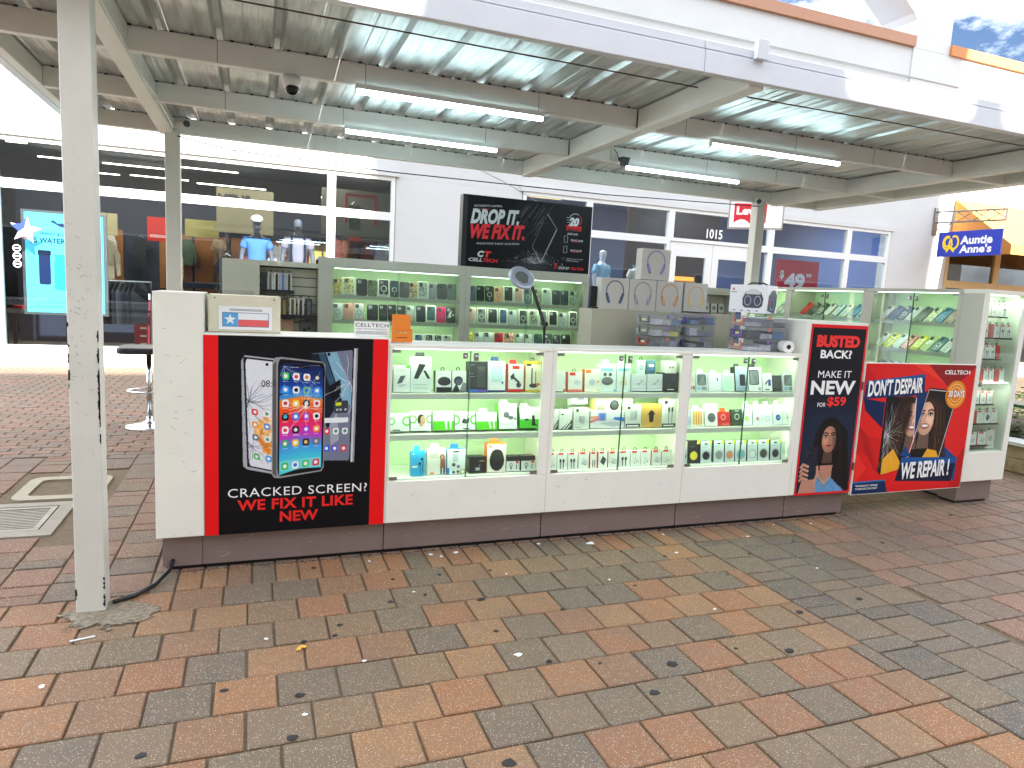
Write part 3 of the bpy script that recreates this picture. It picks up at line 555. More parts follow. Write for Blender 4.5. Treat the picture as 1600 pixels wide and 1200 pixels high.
me = bpy.data.meshes.new('paver_field'); me.from_pydata(vv, [], ff); [me.materials.append(m) for m in PM]; me.polygons.foreach_set('material_index', mi); me.update()
o = bpy.data.objects.new('paver_field', me); C.objects.link(o); o.parent = bed; tag(o, kind='stuff')
# gum, paper bits and a leaf trodden on the paving
GUM = mat('old_gum', (36, 35, 35), 0.7); WP = mat('paper_scrap', (226, 226, 226), 0.7)
def blob(r, n=11, j=.28): return [((1 + rnd.uniform(-j, j)) * r * math.cos(2 * math.pi * k / n), (1 + rnd.uniform(-j, j)) * r * .8 * math.sin(2 * math.pi * k / n)) for k in range(n)]
gums = [(1.647, 2.263, 24), (1.457, 2.099, 20), (1.054, 3.041, 20), (2.224, 2.220, 22), (2.558, 2.514, 20), (.16, 2.446, 17), (.123, 2.205, 18), (-.329, 2.245, 19), (.774, 1.883, 24), (1.409, 2.843, 13), (.02, 2.02, 20), (.62, 3.12, 15), (.36, 2.95, 14), (.33, 2.86, 11), (.20, 2.84, 12), (1.02, 2.72, 12), (.80, 3.16, 8), (.93, 3.38, 10), (.68, 3.38, 9), (1.21, 3.37, 10), (1.9, 3.0, 9), (2.0, 2.3, 9), (1.15, 2.42, 14), (2.3, 3.33, 12), (2.85, 3.24, 14), (3.3, 3.36, 12), (3.0, 2.56, 18), (2.5, 3.0, 9), (3.9, 3.2, 15), (5.0, 3.55, 20), (.30, 3.62, 12), (1.35, 2.35, 9), (-.1, 2.55, 14), (3.6, 3.05, 9), (4.4, 3.3, 12)]
for x, y, r in gums:
    mb = MB(); p = blob(r / 1000); mb.prism(p, 0, .0022, 0); mb.build('gum_stain', GUM, bed, None); ob = C.objects[-1]
    ob.location = (x, y, .0012)
for x, y, r in [(.17, 2.32, 10), (1.04, 2.5, 16), (-.72, 2.75, 14), (.42, 2.62, 8), (.75, 3.2, 7), (1.8, 3.1, 9), (2.15, 2.65, 8), (2.4, 3.36, 14), (3.05, 3.5, 12), (1.95, 3.62, 26), (.95, 3.66, 15), (1.10, 3.66, 20), (1.0, 3.62, 9), (1.63, 3.68, 12), (2.5, 3.66, 10), (3.4, 3.66, 9), (1.28, 3.3, 7), (3.1, 2.95, 10), (.05, 2.9, 8), (3.7, 3.62, 12), (.60, 3.64, 8)]:
    mb = MB(); mb.prism(blob(r / 1000, 7, .5), 0, .0016, 0, Matrix.Rotation(.06, 4, 'X')); mb.build('paper_scrap', WP, bed, None); C.objects[-1].location = (x, y, .003)
mb = MB().prism([(0, 0), (.018, .004), (.024, .020), (.036, .012), (.044, .024), (.030, .036), (.012, .030), (.004, .016)], 0, .003, 0, Matrix.Rotation(.12, 4, 'X')); o = tag(mb.build('leaf', mat('dry_leaf', (206, 158, 66), .7)), 'small dry yellow leaf lying on the orange pavers', 'leaf'); o.location = (.165, 2.765, .003)
mb = MB().box(-.045, .045, -.004, .004, 0, .003); o = tag(mb.build('drinking_straw', WP), 'white paper straw lying beside the mortar at the near post', 'straw'); o.location = (-.66, 3.09, .002); o.rotation_euler = (0, 0, .25)
# mortar round the post foot
MO = bpy.data.materials.new('crumbling_mortar'); MO.use_nodes = True; t_ = MO.node_tree; b_ = t_.nodes['Principled BSDF']; lk_ = t_.links.new; b_.inputs['Roughness'].default_value = .95
tc_ = N(t_, 'ShaderNodeTexCoord'); ln_ = N(t_, 'ShaderNodeVectorMath', operation='LENGTH'); lk_(tc_.outputs['Object'], ln_.inputs[0]); na_ = N(t_, 'ShaderNodeTexNoise', i_Scale=9, i_Detail=9, i_Roughness=.68); lk_(tc_.outputs['Object'], na_.inputs['Vector'])
md_ = N(t_, 'ShaderNodeMath', operation='MULTIPLY_ADD'); md_.inputs[1].default_value = -2.1; md_.inputs[2].default_value = .40; lk_(ln_.outputs['Value'], md_.inputs[0]); sm_ = N(t_, 'ShaderNodeMath', operation='ADD'); lk_(md_.outputs[0], sm_.inputs[0]); lk_(na_.outputs['Fac'], sm_.inputs[1])
al_ = N(t_, 'ShaderNodeMapRange'); al_.inputs['From Min'].default_value = .50; al_.inputs['From Max'].default_value = .56; lk_(sm_.outputs[0], al_.inputs['Value']); lk_(al_.outputs[0], b_.inputs['Alpha'])
nb_ = N(t_, 'ShaderNodeTexNoise', i_Scale=34, i_Detail=8, i_Roughness=.8); lk_(tc_.outputs['Object'], nb_.inputs['Vector']); rb_ = N(t_, 'ShaderNodeValToRGB'); rb_.color_ramp.elements[0].color = (*lin((96, 84, 70)), 1); rb_.color_ramp.elements[1].color = (*lin((158, 147, 126)), 1); rb_.color_ramp.elements[0].position = .34; rb_.color_ramp.elements[1].position = .6
lk_(nb_.outputs['Fac'], rb_.inputs[0]); lk_(rb_.outputs[0], b_.inputs['Base Color']); bu_ = N(t_, 'ShaderNodeBump', i_Strength=1.0, i_Distance=.01); lk_(nb_.outputs['Fac'], bu_.inputs['Height']); lk_(bu_.outputs[0], b_.inputs['Normal'])
o = tag(MB().prism(ell(0, 0, .42, .42, 32), 0, .004).build('mortar_patch', MO), 'rough patch of pale mortar smeared round the foot of the near post', 'mortar patch'); o.location = (-.60, 3.30, .0018); o.scale = (1.0, .72, 1)
# drain grate and access cover
t = thing('drain_grate', 'slotted steel drain grate in a concrete surround behind the near post', 'drain grate', (-1.72, 4.77, 0))
CONC = mat('worn_concrete', (150, 142, 130), .9, var=.15, scale=10, bump=.3, dirt=.3); IRON = mat('worn_iron', (138, 130, 120), .55, metal=.4, var=.25, scale=8, dirt=.4)
mb = MB(); 
for a, b_, c_, d in ((-2.35, -1.09, 4.44, 4.54), (-2.35, -1.09, 5.02, 5.10), (-2.35, -2.27, 4.543, 5.017), (-1.17, -1.09, 4.543, 5.017)): mb.box(a, b_, c_, d, -.1, .002)
mb.build('surround', CONC, t)
MB().box(-2.26, -1.18, 4.55, 5.01, -.11, -.06).build('pit', mat('drain_dark', (18, 16, 15), .9), t)
for j, (xa, xb) in enumerate(((-2.26, -1.75), (-1.715, -1.18))):
    mb = MB().box(xa, xb, 4.55, 4.585, -.03, .0); mb.box(xa, xb, 4.975, 5.01, -.03, 0); mb.box(xa, xa + .03, 4.588, 4.972, -.03, 0); mb.box(xb - .03, xb, 4.588, 4.972, -.03, 0); mb.build('grate_frame', IRON, t)
    y = 4.60
    while y < 4.96: MB().box(xa + .031, xb - .031, y, y + .017, -.028, -.001).build('bar', IRON, t); y += .031
t = thing('access_cover', 'pale rounded frame with a brown inset access cover in the paving', 'access cover', (-1.24, 5.45, 0))
mb = MB(); o_ = rrect(-1.50, 5.16, -.98, 5.74, .09, 5); i_ = rrect(-1.42, 5.25, -1.06, 5.66, .05, 5); n = len(o_)
mb.add([(p[0], p[1], .004) for p in o_] + [(p[0], p[1], .004) for p in i_] + [(p[0], p[1], -.05) for p in o_] + [(p[0], p[1], -.05) for p in i_],
       [(k, (k + 1) % n, n + (k + 1) % n, n + k) for k in range(n)] + [(2 * n + k, 2 * n + (k + 1) % n, (k + 1) % n, k) for k in range(n)] + [(n + k, n + (k + 1) % n, 3 * n + (k + 1) % n, 3 * n + k) for k in range(n)])
mb.build('rim', mat('cream_polymer', (150, 142, 122), .7, dirt=.2), t); MB().box(-1.43, -1.05, 5.24, 5.67, -.04, -.012).build('lid', mat('brown_lid', (98, 84, 74), .8, var=.2), t)
MB().prism(ell(-1.38, 5.30, .022, .014), -.0115, -.008).build('lifting_hole', BLACK, t)
# dirt and crumbs gathered along the foot of the counter
mb = MB(); RR = random.Random(9)
for k in range(420):
    x = RR.uniform(-.45, 4.15); y = 3.745 - abs(RR.gauss(0, .022)); r = RR.uniform(.002, .006); mb.prism([(x + r * math.cos(a) * RR.uniform(.5, 1), y + r * math.sin(a) * RR.uniform(.5, 1)) for a in (0, 1.3, 2.5, 3.8, 5)], 0, .003)
tag(mb.build('litter', mat('dark_crumbs', (58, 50, 44), .9, var=.4, scale=90)), kind='stuff')
# black cable from the post foot to the counter
tag(MB().tube([(-.60, 3.40, .014), (-.52, 3.46, .012), (-.45, 3.56, .013), (-.40, 3.68, .03), (-.38, 3.80, .07)], .011, 0, 8).build('power_cable', BLACK, smooth=True), 'black power cable running from the near post to the counter plinth', 'cable')

# ------------------------------------------------------------------ opposite building behind the camera: it throws the shade on the paving
t = thing('opposite_building', 'long white shop building across the walk that shades the paving', 'building', (4, -12, 0))
MB().box(-34, 2.18, -18, -9, 0, 12.6).box(2.182, 2.95, -18, -9, 0, 10.15).box(2.952, 5.0, -18, -9, 0, 12.4).box(5.002, 46, -18, -9, 0, 10.3).build('wall', mat('tan_stucco', (180, 175, 168), .9, var=.05), t)  # unseen roofline, stepped to place the shade and the sun patches
MB().box(-34, 2.18, -18.1, -8.9, 12.601, 12.8).build('coping', COPING, t)
for x in range(-30, 42, 6):
    if 2 < x + 4 < 8: continue
    f = MB().box(x, x + 4.6, -8.998, -8.93, .25, 3.3).build('window_frame', FRAME, t); MB().box(x + .1, x + 4.5, -8.928, -8.92, .35, 3.2).build('pane', glass('dark_store_glass', (.25, .27, .30), 1.6), f)
for x in (6.0, 11.5, 17.0): MB().box(x, x + .3, -9.4, -9.1, 10.31, 13.0).build('shade_screen_post', POST, t)  # added posts that carry the unseen shade screen
MB().prism([(5.2, 13.0), (18.95, 13.0), (19.5, 24), (5.2, 24)], -9.45, -9.25, axis='y').build('added_shade_screen', mat('tan_stucco', (180, 175, 168), .9, var=.05), t)  # added unseen screen, slanted to shape the shade on the shop wall

# ------------------------------------------------------------------ canopy
ZB = 2.70
can = thing('steel_canopy', 'white steel framed canopy with corrugated roof over the phone kiosk', 'canopy', (2.5, 4.9, 0))
def post(x, y, name='post', chips=False):
    p = MB().box(x - .057, x + .057, y - .057, y + .057, 0.0 if y > 4 else -.005, 2.698, 0).build(name, POST, can, bevel=.006, seg=2)
    if chips:
        mb = MB(); R = random.Random(5)
        for k in range(46):                                       # paint knocked off along the corner
            z = R.choice([R.uniform(.02, .15), R.uniform(.75, 1.30), R.uniform(.8, 1.1)]); h = R.uniform(.004, .035) * (1.6 if z > .5 else .6); w = R.uniform(.003, .010)
            pts = [(x + .057 - w * R.uniform(.2, 1) - (R.random() < .2) * .004, z + h * a) for a in (0, .3, .6, 1)] + [(x + .0578, z + h * a) for a in (1, .5, 0)]
            mb.flat(pts, y - .0576, axis='y')
            if R.random() < .6: mb.flat([(y - .057, z), (y - .057 + w, z + h * .4), (y - .057 + w * .6, z + h), (y - .057, z + h)], x + .0576, axis='x')
        for k in range(14):
            z = R.uniform(.9, 1.3) if k < 9 else R.uniform(.02, .1); h = R.uniform(.004, .03); w = R.uniform(.003, .009); mb.flat([(x - .0575, z), (x - .057 + w, z + h * .3), (x - .057 + w * .7, z + h), (x - .0575, z + h)], y - .0576, axis='y')
        tag(mb.build('chipped_paint', CHIP, p), kind='stuff')
        mb = MB()
        for k in range(70):                                       # pen and scratch marks
            u = x + R.uniform(-.045, .04); z = R.gauss(1.35, .13) if k < 58 else R.uniform(.5, 2.1); l = R.uniform(.004, .022); a = R.uniform(0, 3.1); q = (u + math.cos(a) * l, z + math.sin(a) * l); wv = .0009
            if abs(q[0] - x) < .05: mb.add([(u, y - .0576, z), (q[0], y - .0576, q[1]), (q[0] + wv, y - .0576, q[1] + wv), (u + wv, y - .0576, z + wv)], [(0, 1, 2, 3)])
        tag(mb.build('scratches', mat('scratch_ink', (92, 88, 84), .7), p), kind='stuff')
    return p
post(-.678, 3.398, chips=True); post(-.64, 6.56); post(5.40, 6.56); post(5.72, 3.45) if False else None
for y in (4.38, 5.50):                                             # purlins
    MB().box(-1.30, 6.27, y, y + .055, ZB, ZB + .128).build('purlin', BEAM, can, bevel=.003)
MB().box(-1.36, 6.33, 6.60, 6.66, ZB, ZB + .128).build('back_beam', BEAM, can, bevel=.003)
for x0 in (-.74, 2.50, 5.60):
    for (ya, yb) in ((3.21, 4.377), (4.438, 5.497), (5.558, 6.597)): MB().box(x0, x0 + .10, ya, yb, ZB - .003, ZB + .126).build('cross_beam', BEAM, can, bevel=.003)
    MB().box(x0 + .003, x0 + .097, 3.21, 6.6, ZB - .022, ZB - .0035).build('bottom_flange', BEAM, can)
for y0, x0 in ((4.3735, 2.4935), (5.4935, 2.4935)):
    MB().box(x0 - .001, x0 + .005, y0, y0 + .004, ZB, ZB + .12).build('rust_streak', CHIP, can)
MB().box(-1.36, -1.302, 3.21, 6.598, ZB, ZB + .126).build('side_beam', BEAM, can, bevel=.003)
MB().box(6.272, 6.33, 3.21, 6.598, ZB, ZB + .126).build('side_beam', BEAM, can, bevel=.003)
RJ = random.Random(4)
for y in (4.38, 5.50):                                             # seams and rust runs on the purlins
    for x in (-.2, .62, 1.75, 2.9, 3.9, 4.7): MB().box(x, x + .004, y - .0012, y - .0002, ZB + .002, ZB + .126).build('seam', mat('seam_line', (150, 142, 126), .7), can)
    for k in range(9):
        x = RJ.uniform(-1.1, 6.0); h = RJ.uniform(.015, .06); w = RJ.uniform(.002, .006); MB().flat([(x, ZB + .127), (x + w, ZB + .127), (x + w * .6, ZB + .127 - h)][::-1], y - .0010, axis='y').build('rust_streak', mat('rust_run', (128, 92, 62), .8, var=.3), can)
# front gutter fascia: a channel with a returned lip
FAS = mat('fascia_paint', (218, 222, 230), .35, var=.03)
for xa, xb in ((-1.42, 2.17), (2.173, 6.40)):
    mb = MB().box(xa, xb, 3.155, 3.170, 2.692, 2.805); mb.box(xa, xb, 3.1705, 3.205, 2.692, 2.704); mb.box(xa, xb, 3.165, 3.205, 2.813, 2.856)
    mb.build('fascia', FAS, can, bevel=.003)
MB().box(-1.42, 6.40, 3.176, 3.20, 2.8055, 2.8125).build('gutter_gap', DARK, can)
MB().box(-1.42, -1.362, 3.207, 6.70, 2.70, 2.86).build('side_fascia', FAS, can, bevel=.003); MB().box(6.332, 6.40, 3.207, 6.70, 2.70, 2.86).build('side_fascia', FAS, can, bevel=.003)
# corrugated sheets: 12 inch ribbed steel
GALV = bpy.data.materials.new('galvanised_sheet'); GALV.use_nodes = True; t_ = GALV.node_tree; b_ = t_.nodes['Principled BSDF']
b_.inputs['Metallic'].default_value = .6; b_.inputs['Roughness'].default_value = .36
ge = N(t_, 'ShaderNodeNewGeometry'); mpp = N(t_, 'ShaderNodeMapping'); mpp.inputs['Scale'].default_value = (9, 1.2, 1); nn = N(t_, 'ShaderNodeTexNoise', i_Scale=2.5, i_Detail=6); rr = N(t_, 'ShaderNodeValToRGB')
rr.color_ramp.elements[0].color = (*lin((178, 181, 180)), 1); rr.color_ramp.elements[1].color = (*lin((226, 230, 230)), 1); rr.color_ramp.elements[0].position = .3; rr.color_ramp.elements[1].position = .7
t_.links.new(ge.outputs['Position'], mpp.inputs[0]); t_.links.new(mpp.outputs[0], nn.inputs['Vector']); t_.links.new(nn.outputs['Fac'], rr.inputs[0]); t_.links.new(rr.outputs[0], b_.inputs['Base Color'])
mr = N(t_, 'ShaderNodeMapRange'); mr.inputs['To Min'].default_value = .34; mr.inputs['To Max'].default_value = .55; t_.links.new(nn.outputs['Fac'], mr.inputs['Value']); t_.links.new(mr.outputs[0], b_.inputs['Roughness'])
bpn = N(t_, 'ShaderNodeBump', i_Strength=.25, i_Distance=.01); t_.links.new(nn.outputs['Fac'], bpn.inputs['Height']); t_.links.new(bpn.outputs[0], b_.inputs['Normal'])
def sheet(x0, n):
    pr = []
    for k in range(n):
        a = x0 + k * .305
        pr += [(a, 0), (a + .075, 0), (a + .082, .0035), (a + .098, .0035), (a + .105, 0), (a + .150, 0), (a + .157, .0035), (a + .173, .0035), (a + .180, 0), (a + .222, 0), (a + .240, .034), (a + .272, .034), (a + .290, 0)]
    pr.append((x0 + n * .305, 0)); vs = []; fs = []
    for (x, z) in pr: vs += [(x, 3.208, 2.832 + z), (x, 6.75, 2.832 + z)]
    m = len(pr); vs += [(v[0], v[1], v[2] + .003) for v in vs[:2 * m]]
    for i in range(m - 1): fs += [(2 * i, 2 * i + 1, 2 * i + 3, 2 * i + 2), (2 * m + 2 * i, 2 * m + 2 * i + 2, 2 * m + 2 * i + 3, 2 * m + 2 * i + 1)]
    MB().add(vs, fs).build('roof_sheet', GALV, can)
x = -1.36
while x < 6.0: sheet(x, 3); x += .9165
# little screws where the sheets cross the purlins, seen as dark dots
mb = MB()
for y in (4.37, 5.49, 6.59):
    xx = -1.25
    while xx < 6.3: mb.box(xx, xx + .02, y - .004, y - .0005, 2.822, 2.8305); xx += .1016
tag(mb.build('screw_heads', CHIP, can), kind='stuff')
MB().box(2.47, 2.54, 3.12, 3.154, 2.80, 2.90).build('bracket', FAS, can, bevel=.002)
# thin cable strung under the front edge, and the slack wire in the middle
tag(MB().tube([(-1.3, 3.66, 2.80), (1.3, 3.67, 2.796), (3.0, 3.69, 2.798), (6.2, 3.64, 2.80)], .004, 0, 6).build('cable', mat('brown_cable', (84, 66, 60), .6)), 'thin brown cable strung under the front of the canopy roof', 'cable')
tag(MB().tube([(1.9, 3.0 + 3.4, 2.69), (2.2, 6.3, 2.56), (2.55, 6.2, 2.38), (2.93, 6.12, 2.21)], .0035, 0, 6).build('wire', mat('white_wire', (196, 196, 200), .5)), 'slack pale wire hanging from the canopy across the black repair sign', 'wire')
tag(MB().tube([(-.60, 6.50, 2.66), (-.2, 6.52, 2.60), (1.2, 6.54, 2.57), (3.4, 6.54, 2.585), (5.36, 6.50, 2.64)], .005, 0, 6).build('cable', BLACK), 'thin black cable strung between the two rear canopy posts', 'cable')
MB().tube([(-.70, 3.45, 2.715), (-.665, 4.1, 2.712), (-.655, 4.8, 2.705), (-.63, 5.4, 2.712), (-.625, 6.4, 2.715)], .009, 0, 6).build('conduit', BEAM, can)
# tube lights (lit): 4 ft, under the purlins
TUBE = glow('lit_tube', (215, 248, 255), 8)
def tube_light(x, y, label):
    t = thing('tube_light', label, 'light', (x, y, 2.66), 'tube lights under the canopy')
    MB().box(x - .60, x + .60, y - .016, y + .016, 2.666, 2.697).build('housing', FRAME, t)
    for s_ in (-1, 1): MB().box(x + s_ * .603 - .003, x + s_ * .603 + .003, y - .018, y + .018, 2.640, 2.697).build('end_cap', FRAME, t)
    MB().tube([(x - .598, y, 2.652), (x + .598, y, 2.652)], .013, 0, 8).build('tube', TUBE, t)
    MB().tube([(x + .61, y, 2.68), (x + .66, y + .01, 2.70), (x + .70, y + .03, 2.72)], .004, 0, 6).build('lead', FRAME, t)
tube_light(1.165, 4.34, 'lit tube light under the front purlin, left of the middle beam')
tube_light(1.235, 5.46, 'lit tube light under the rear purlin, left of the middle beam')
tube_light(3.70, 4.34, 'lit tube light under the front purlin, right of the middle beam')
tube_light(3.63, 5.46, 'lit tube light under the rear purlin, right of the middle beam')
# cameras
t = thing('dome_camera', 'white dome security camera under the front purlin', 'camera', (.20, 4.41, 2.69)); 
MB().lathe([(.052, 0), (.052, -.03), (.046, -.055), (.040, -.075)], (.20, 4.41, 2.70)).build('housing', FRAME, t, smooth=True); MB().lathe([(.041, -.060), (.038, -.085), (.022, -.102), (.004, -.108)], (.202, 4.405, 2.70)).build('dome', mat('camera_dome', (14, 14, 16), .12), t, smooth=True)
def bullet(x, y, z, label, d):
    t = thing('bullet_camera', label, 'camera', (x, y, z)); v = Vector(d).normalized(); p = Vector((x, y, z))
    MB().box(x - .035, x + .015, y - .005, y + .03, z - .04, z + .04).build('bracket', FRAME, t); MB().tube([p, p + v * .10], .032, 0, 14).build('body', FRAME, t, smooth=False); MB().tube([p + v * .101, p + v * .112], .027, 0, 14).build('lens', BLACK, t)
bullet(-.585, 6.46, 2.755, 'white bullet security camera on the rear left canopy post', (.8, -1, -.15))
bullet(5.325, 6.46, 2.68, 'white bullet security camera on the rear right canopy post', (-.9, -1, -.1))
t = thing('floodlight', 'small black floodlight on a loop of cable at the rear purlin', 'floodlight', (3.0, 5.46, 2.66)); MB().prism([(2.98, 2.66), (3.02, 2.66), (3.04, 2.73), (2.96, 2.73)], 5.40, 5.46, axis='y').build('head', BLACK, t); MB().tube([(2.96, 5.45, 2.70), (2.93, 5.44, 2.76), (2.91, 5.47, 2.80)], .004, 0, 6).build('lead', BLACK, t)
# stickers on the roof underside, left
for (x, y, c_, lb) in ((-.87, 4.62, (232, 96, 48), 'small orange and black scrap of tape stuck under the roof sheet'),):
    tag(MB().box(x, x + .05, y, y + .05, 2.826, 2.829).build('tape_scrap', K(*c_)), lb, 'tape')

# ------------------------------------------------------------------ shop building behind
WY = 12.6
bld = thing('shop_building', 'long white stucco shop building with two glazed storefronts', 'building', (5, 12.6, 0))
mb = MB()
mb.box(-9, -3.72, WY, 12.9, 0, 4.9)                    # left pier
mb.box(-3.72, 14.36, WY + .002, 12.9, 3.48, 4.9)           # band above both shops
mb.box(2.38, 4.80, WY, 12.9, 0, 3.478)                 # white wall between the shops
mb.box(14.36, 16.30, WY, 12.9, 0, 3.478); mb.box(14.362, 30, WY + .003, 12.9, 3.48, 7.70)
mb.box(-9, 14.36, WY + .03, 12.9, 4.902, 7.70)
mb.prism([(14.36, 7.702), (15.52, 7.702), (15.56, 13.0), (13.2, 13.0), (13.2, 9.2), (14.26, 8.44), (14.36, 8.30)], WY, 13.5, axis='y')      # tower standing above the parapet
mb.build('wall', STUCCO, bld)
MB().box(-9, 14.357, WY - .06, 12.96, 7.702, 7.93).build('coping', mat('shaded_brown_coping', (176, 128, 100), .6, var=.06), bld)  # same coping as the orange stretch, with shade put into its colour
MB().box(15.523, 30, WY - .06, 12.96, 7.702, 7.93).build('coping', COPING, bld)
mb = MB().box(-3.72, 30, WY - .012, WY - .0005, 7.03, 7.05); mb.build('joint_line', mat('joint_shadow_gap', (170, 168, 162), .8), bld)
mb = MB().box(-9, 2.42, WY - .07, WY - .001, 3.482, 3.56); mb.box(-9, 2.42, WY - .035, WY - .001, 3.562, 3.66); mb.build('cornice', STUCCO, bld)
mb = MB().box(4.76, 14.4, WY - .05, WY - .001, 3.482, 3.60); mb.build('cornice', STUCCO, bld)
# interior shells
SHELL_D = mat('shop_dark_wall', (58, 56, 58), .8); SHELL_C = mat('shop_ceiling', (104, 106, 116), .8); FLR = mat('shop_floor', (120, 112, 100), .4, var=.1)
def shell(x0, x1, y1, wall, ceil, floor_):
    MB().box(x0, x1, y1, y1 + .1, 0, 4.2).build('back_wall', wall, bld); MB().box(x0 - .1, x0, 12.9, y1 + .1, 0, 4.2).box(x1, x1 + .1, 12.9, y1 + .1, 0, 4.2).build('side_wall', wall, bld)
    MB().box(x0, x1, 12.9, y1, 4.1, 4.2).build('ceiling', ceil, bld); MB().box(x0, x1, 12.5, y1, -.03, .012).build('shop_floor', floor_, bld)
shell(-5.5, 3.2, 19.4, SHELL_D, SHELL_C, FLR)
shell(4.4, 14.9, 18.0, mat('blue_shop_wall', (96, 116, 168), .8), mat('pale_ceiling', (150, 164, 196), .8), FLR)
shell(16.2, 24, 16.0, mat('tan_shop_wall', (150, 120, 80), .8), SHELL_C, FLR)
FT = .07
def win(x0, x1, z0, z1, sill=None, parent=bld):
    f = MB().box(x0, x0 + FT, WY - .02, WY + .08, z0, z1).box(x1 - FT, x1, WY - .02, WY + .08, z0, z1).box(x0 + FT + .001, x1 - FT - .001, WY - .02, WY + .08, z0, z0 + FT).box(x0 + FT + .001, x1 - FT - .001, WY - .02, WY + .08, z1 - FT, z1).build('window', FRAME, parent)
    MB().box(x0 + FT - .002, x1 - FT + .002, WY + .025, WY + .033, z0 + FT - .002, z1 - FT + .002).build('pane', SGLASS, f); return f
CREAM = mat('cream_sill', (226, 224, 200), .5, var=.04)
MB().box(-3.66, 2.36, WY - .01, 12.88, 0, .268).build('sill_wall', CREAM, bld)
for a, b_ in ((-3.66, -2.62), (-2.62, 1.25), (1.25, 2.36)):
    win(a + .001, b_ - .001, .27, 2.78); win(a + .001, b_ - .001, 2.782, 3.478)
MB().box(4.82, 8.20, WY - .01, 12.88, 0, .268).box(10.8, 14.34, WY - .01, 12.88, 0, .268).build('sill_wall', FRAME, bld)
for a, b_ in ((4.82, 6.25), (6.25, 8.17), (10.80, 13.05), (13.05, 14.33)):
    win(a + .001, b_ - .001, .27, 2.80); win(a + .001, b_ - .001, 2.802, 3.478)
win(8.173, 10.797, 2.802, 3.478)
for k, (a, b_) in enumerate(((8.20, 9.27), (9.28, 10.38))):
    d = MB().box(a, a + .16, WY, WY + .06, .02, 2.79).box(b_ - .16, b_, WY, WY + .06, .02, 2.79).box(a + .161, b_ - .161, WY, WY + .06, .02, .28).box(a + .161, b_ - .161, WY, WY + .06, 2.5, 2.79).build('door', FRAME, bld)
    MB().box(a + .158, b_ - .158, WY + .025, WY + .032, .278, 2.502).build('pane', SGLASS, d); MB().tube([(b_ - .08 if k == 0 else a + .08, WY - .05, .9), (b_ - .08 if k == 0 else a + .08, WY - .05, 1.5)], .015, 0, 8).build('handle', STEELW, d)
win(10.383, 10.797, .02, 2.80)
letters(MB(), '1015', FRONT(9.091, WY + .02, 2.925), 0, .41, 0, .20, bold=.02).build('lettering', K(250, 250, 250), bld)
# blue corrugated shutter strip at the far left
t = thing('roller_shutter', 'pale blue grey ribbed shutter left of the shop window', 'shutter', (-4.2, 12.5, 0))
for k in range(14): MB().box(-4.7 + k * .072, -4.64 + k * .072, 12.50, 12.56, 0, 3.4).build('slat', mat('blue_shutter', (168, 176, 204), .5), t)
# right hand shop: tan frame with orange awning
TAN = mat('tan_frame', (206, 172, 108), .5)
for a, b_, z0, z1 in ((16.32, 18.2, .3, 2.35), (16.32, 18.2, 2.352, 3.45), (18.2, 22, .3, 2.35), (18.2, 22, 2.352, 3.45)):
    f = MB().box(a, a + .1, WY, 12.7, z0, z1).box(b_ - .1, b_, WY, 12.7, z0, z1).box(a + .101, b_ - .101, WY, 12.7, z0, z0 + .09).box(a + .101, b_ - .101, WY, 12.7, z1 - .09, z1).build('window', TAN, bld); MB().box(a + .099, b_ - .099, WY + .05, WY + .056, z0 + .088, z1 - .088).build('pane', SGLASS, f)
MB().box(22, 30, WY, 12.9, 0, 3.478).box(16.3, 22, WY + .001, 12.9, 0, .298).build('sill_wall', STUCCO, bld)
t = thing('awning', 'orange canvas awning over the right hand shop front', 'awning', (18, 12, 3.2))
CANV = mat('orange_canvas', (208, 140, 66), .8, var=.05); A0 = 16.35
MB().add([(A0, 12.58, 4.42), (24, 12.58, 4.42), (24, 11.06, 3.25), (A0, 11.06, 3.25), (A0, 11.06, 3.03), (24, 11.06, 3.03), (A0, 12.58, 3.03), (24, 12.58, 3.03)], [(0, 3, 2, 1), (3, 4, 5, 2)]).build('canvas', CANV, t)
MB().add([(A0, 12.58, 4.42), (A0, 11.06, 3.25), (A0, 11.06, 3.03), (A0, 12.58, 3.03), (A0 + .02, 12.58, 4.41), (A0 + .02, 11.07, 3.25), (A0 + .02, 11.07, 3.03), (A0 + .02, 12.58, 3.03)], [(0, 3, 2, 1), (4, 5, 6, 7)]).build('side_panel', CANV, t)
# pretzel shop blade sign on its bracket
SX = 15.75
t = thing('sign_bracket', 'grey steel truss bracket fixed to the white wall', 'bracket', (SX, 12.55, 3.8))
MB().box(SX - .06, SX + .06, 12.56, 12.598, 3.50, 4.16).build('wall_plate', STEELW, t)
mb = MB(); 
for z0, z1 in ((4.06, 3.98), (3.80, 3.74)): mb.tube([(SX, 12.56, z0), (SX, 10.86, z1)], .022, 0, 6)
mb.tube([(SX, 10.86, 4.0), (SX, 10.86, 3.72)], .022, 0, 6); mb.tube([(SX, 12.1, 4.04), (SX, 12.1, 3.78)], .018, 0, 6)
for k in range(3):
    a = 12.05 - k * .4; mb.tube([(SX, a, 4.03), (SX, a - .4, 3.78)], .012, 0, 5); mb.tube([(SX, a, 3.78), (SX, a - .4, 4.0)], .012, 0, 5)
mb.tube([(SX, 12.55, 3.62), (SX, 12.1, 3.78)], .015, 0, 5); mb.build('truss', STEELW, t)
for y in (12.2, 11.1): MB().tube([(SX, y, 3.76), (SX, y + .02, 3.66), (SX, y - .01, 3.57)], .008, 0, 6).build('hook', STEELW, t)
t = thing('hanging_sign', 'blue rectangular hanging sign with a yellow pretzel and white words', 'sign', (SX, 11.65, 3.26)); T = SIDE(SX - .022, 12.43, 2.965)
MB().box(SX - .02, SX + .02, 10.88, 12.43, 2.965, 3.555).build('panel', mat('sign_blue', (44, 62, 178), .4), t, bevel=.004)
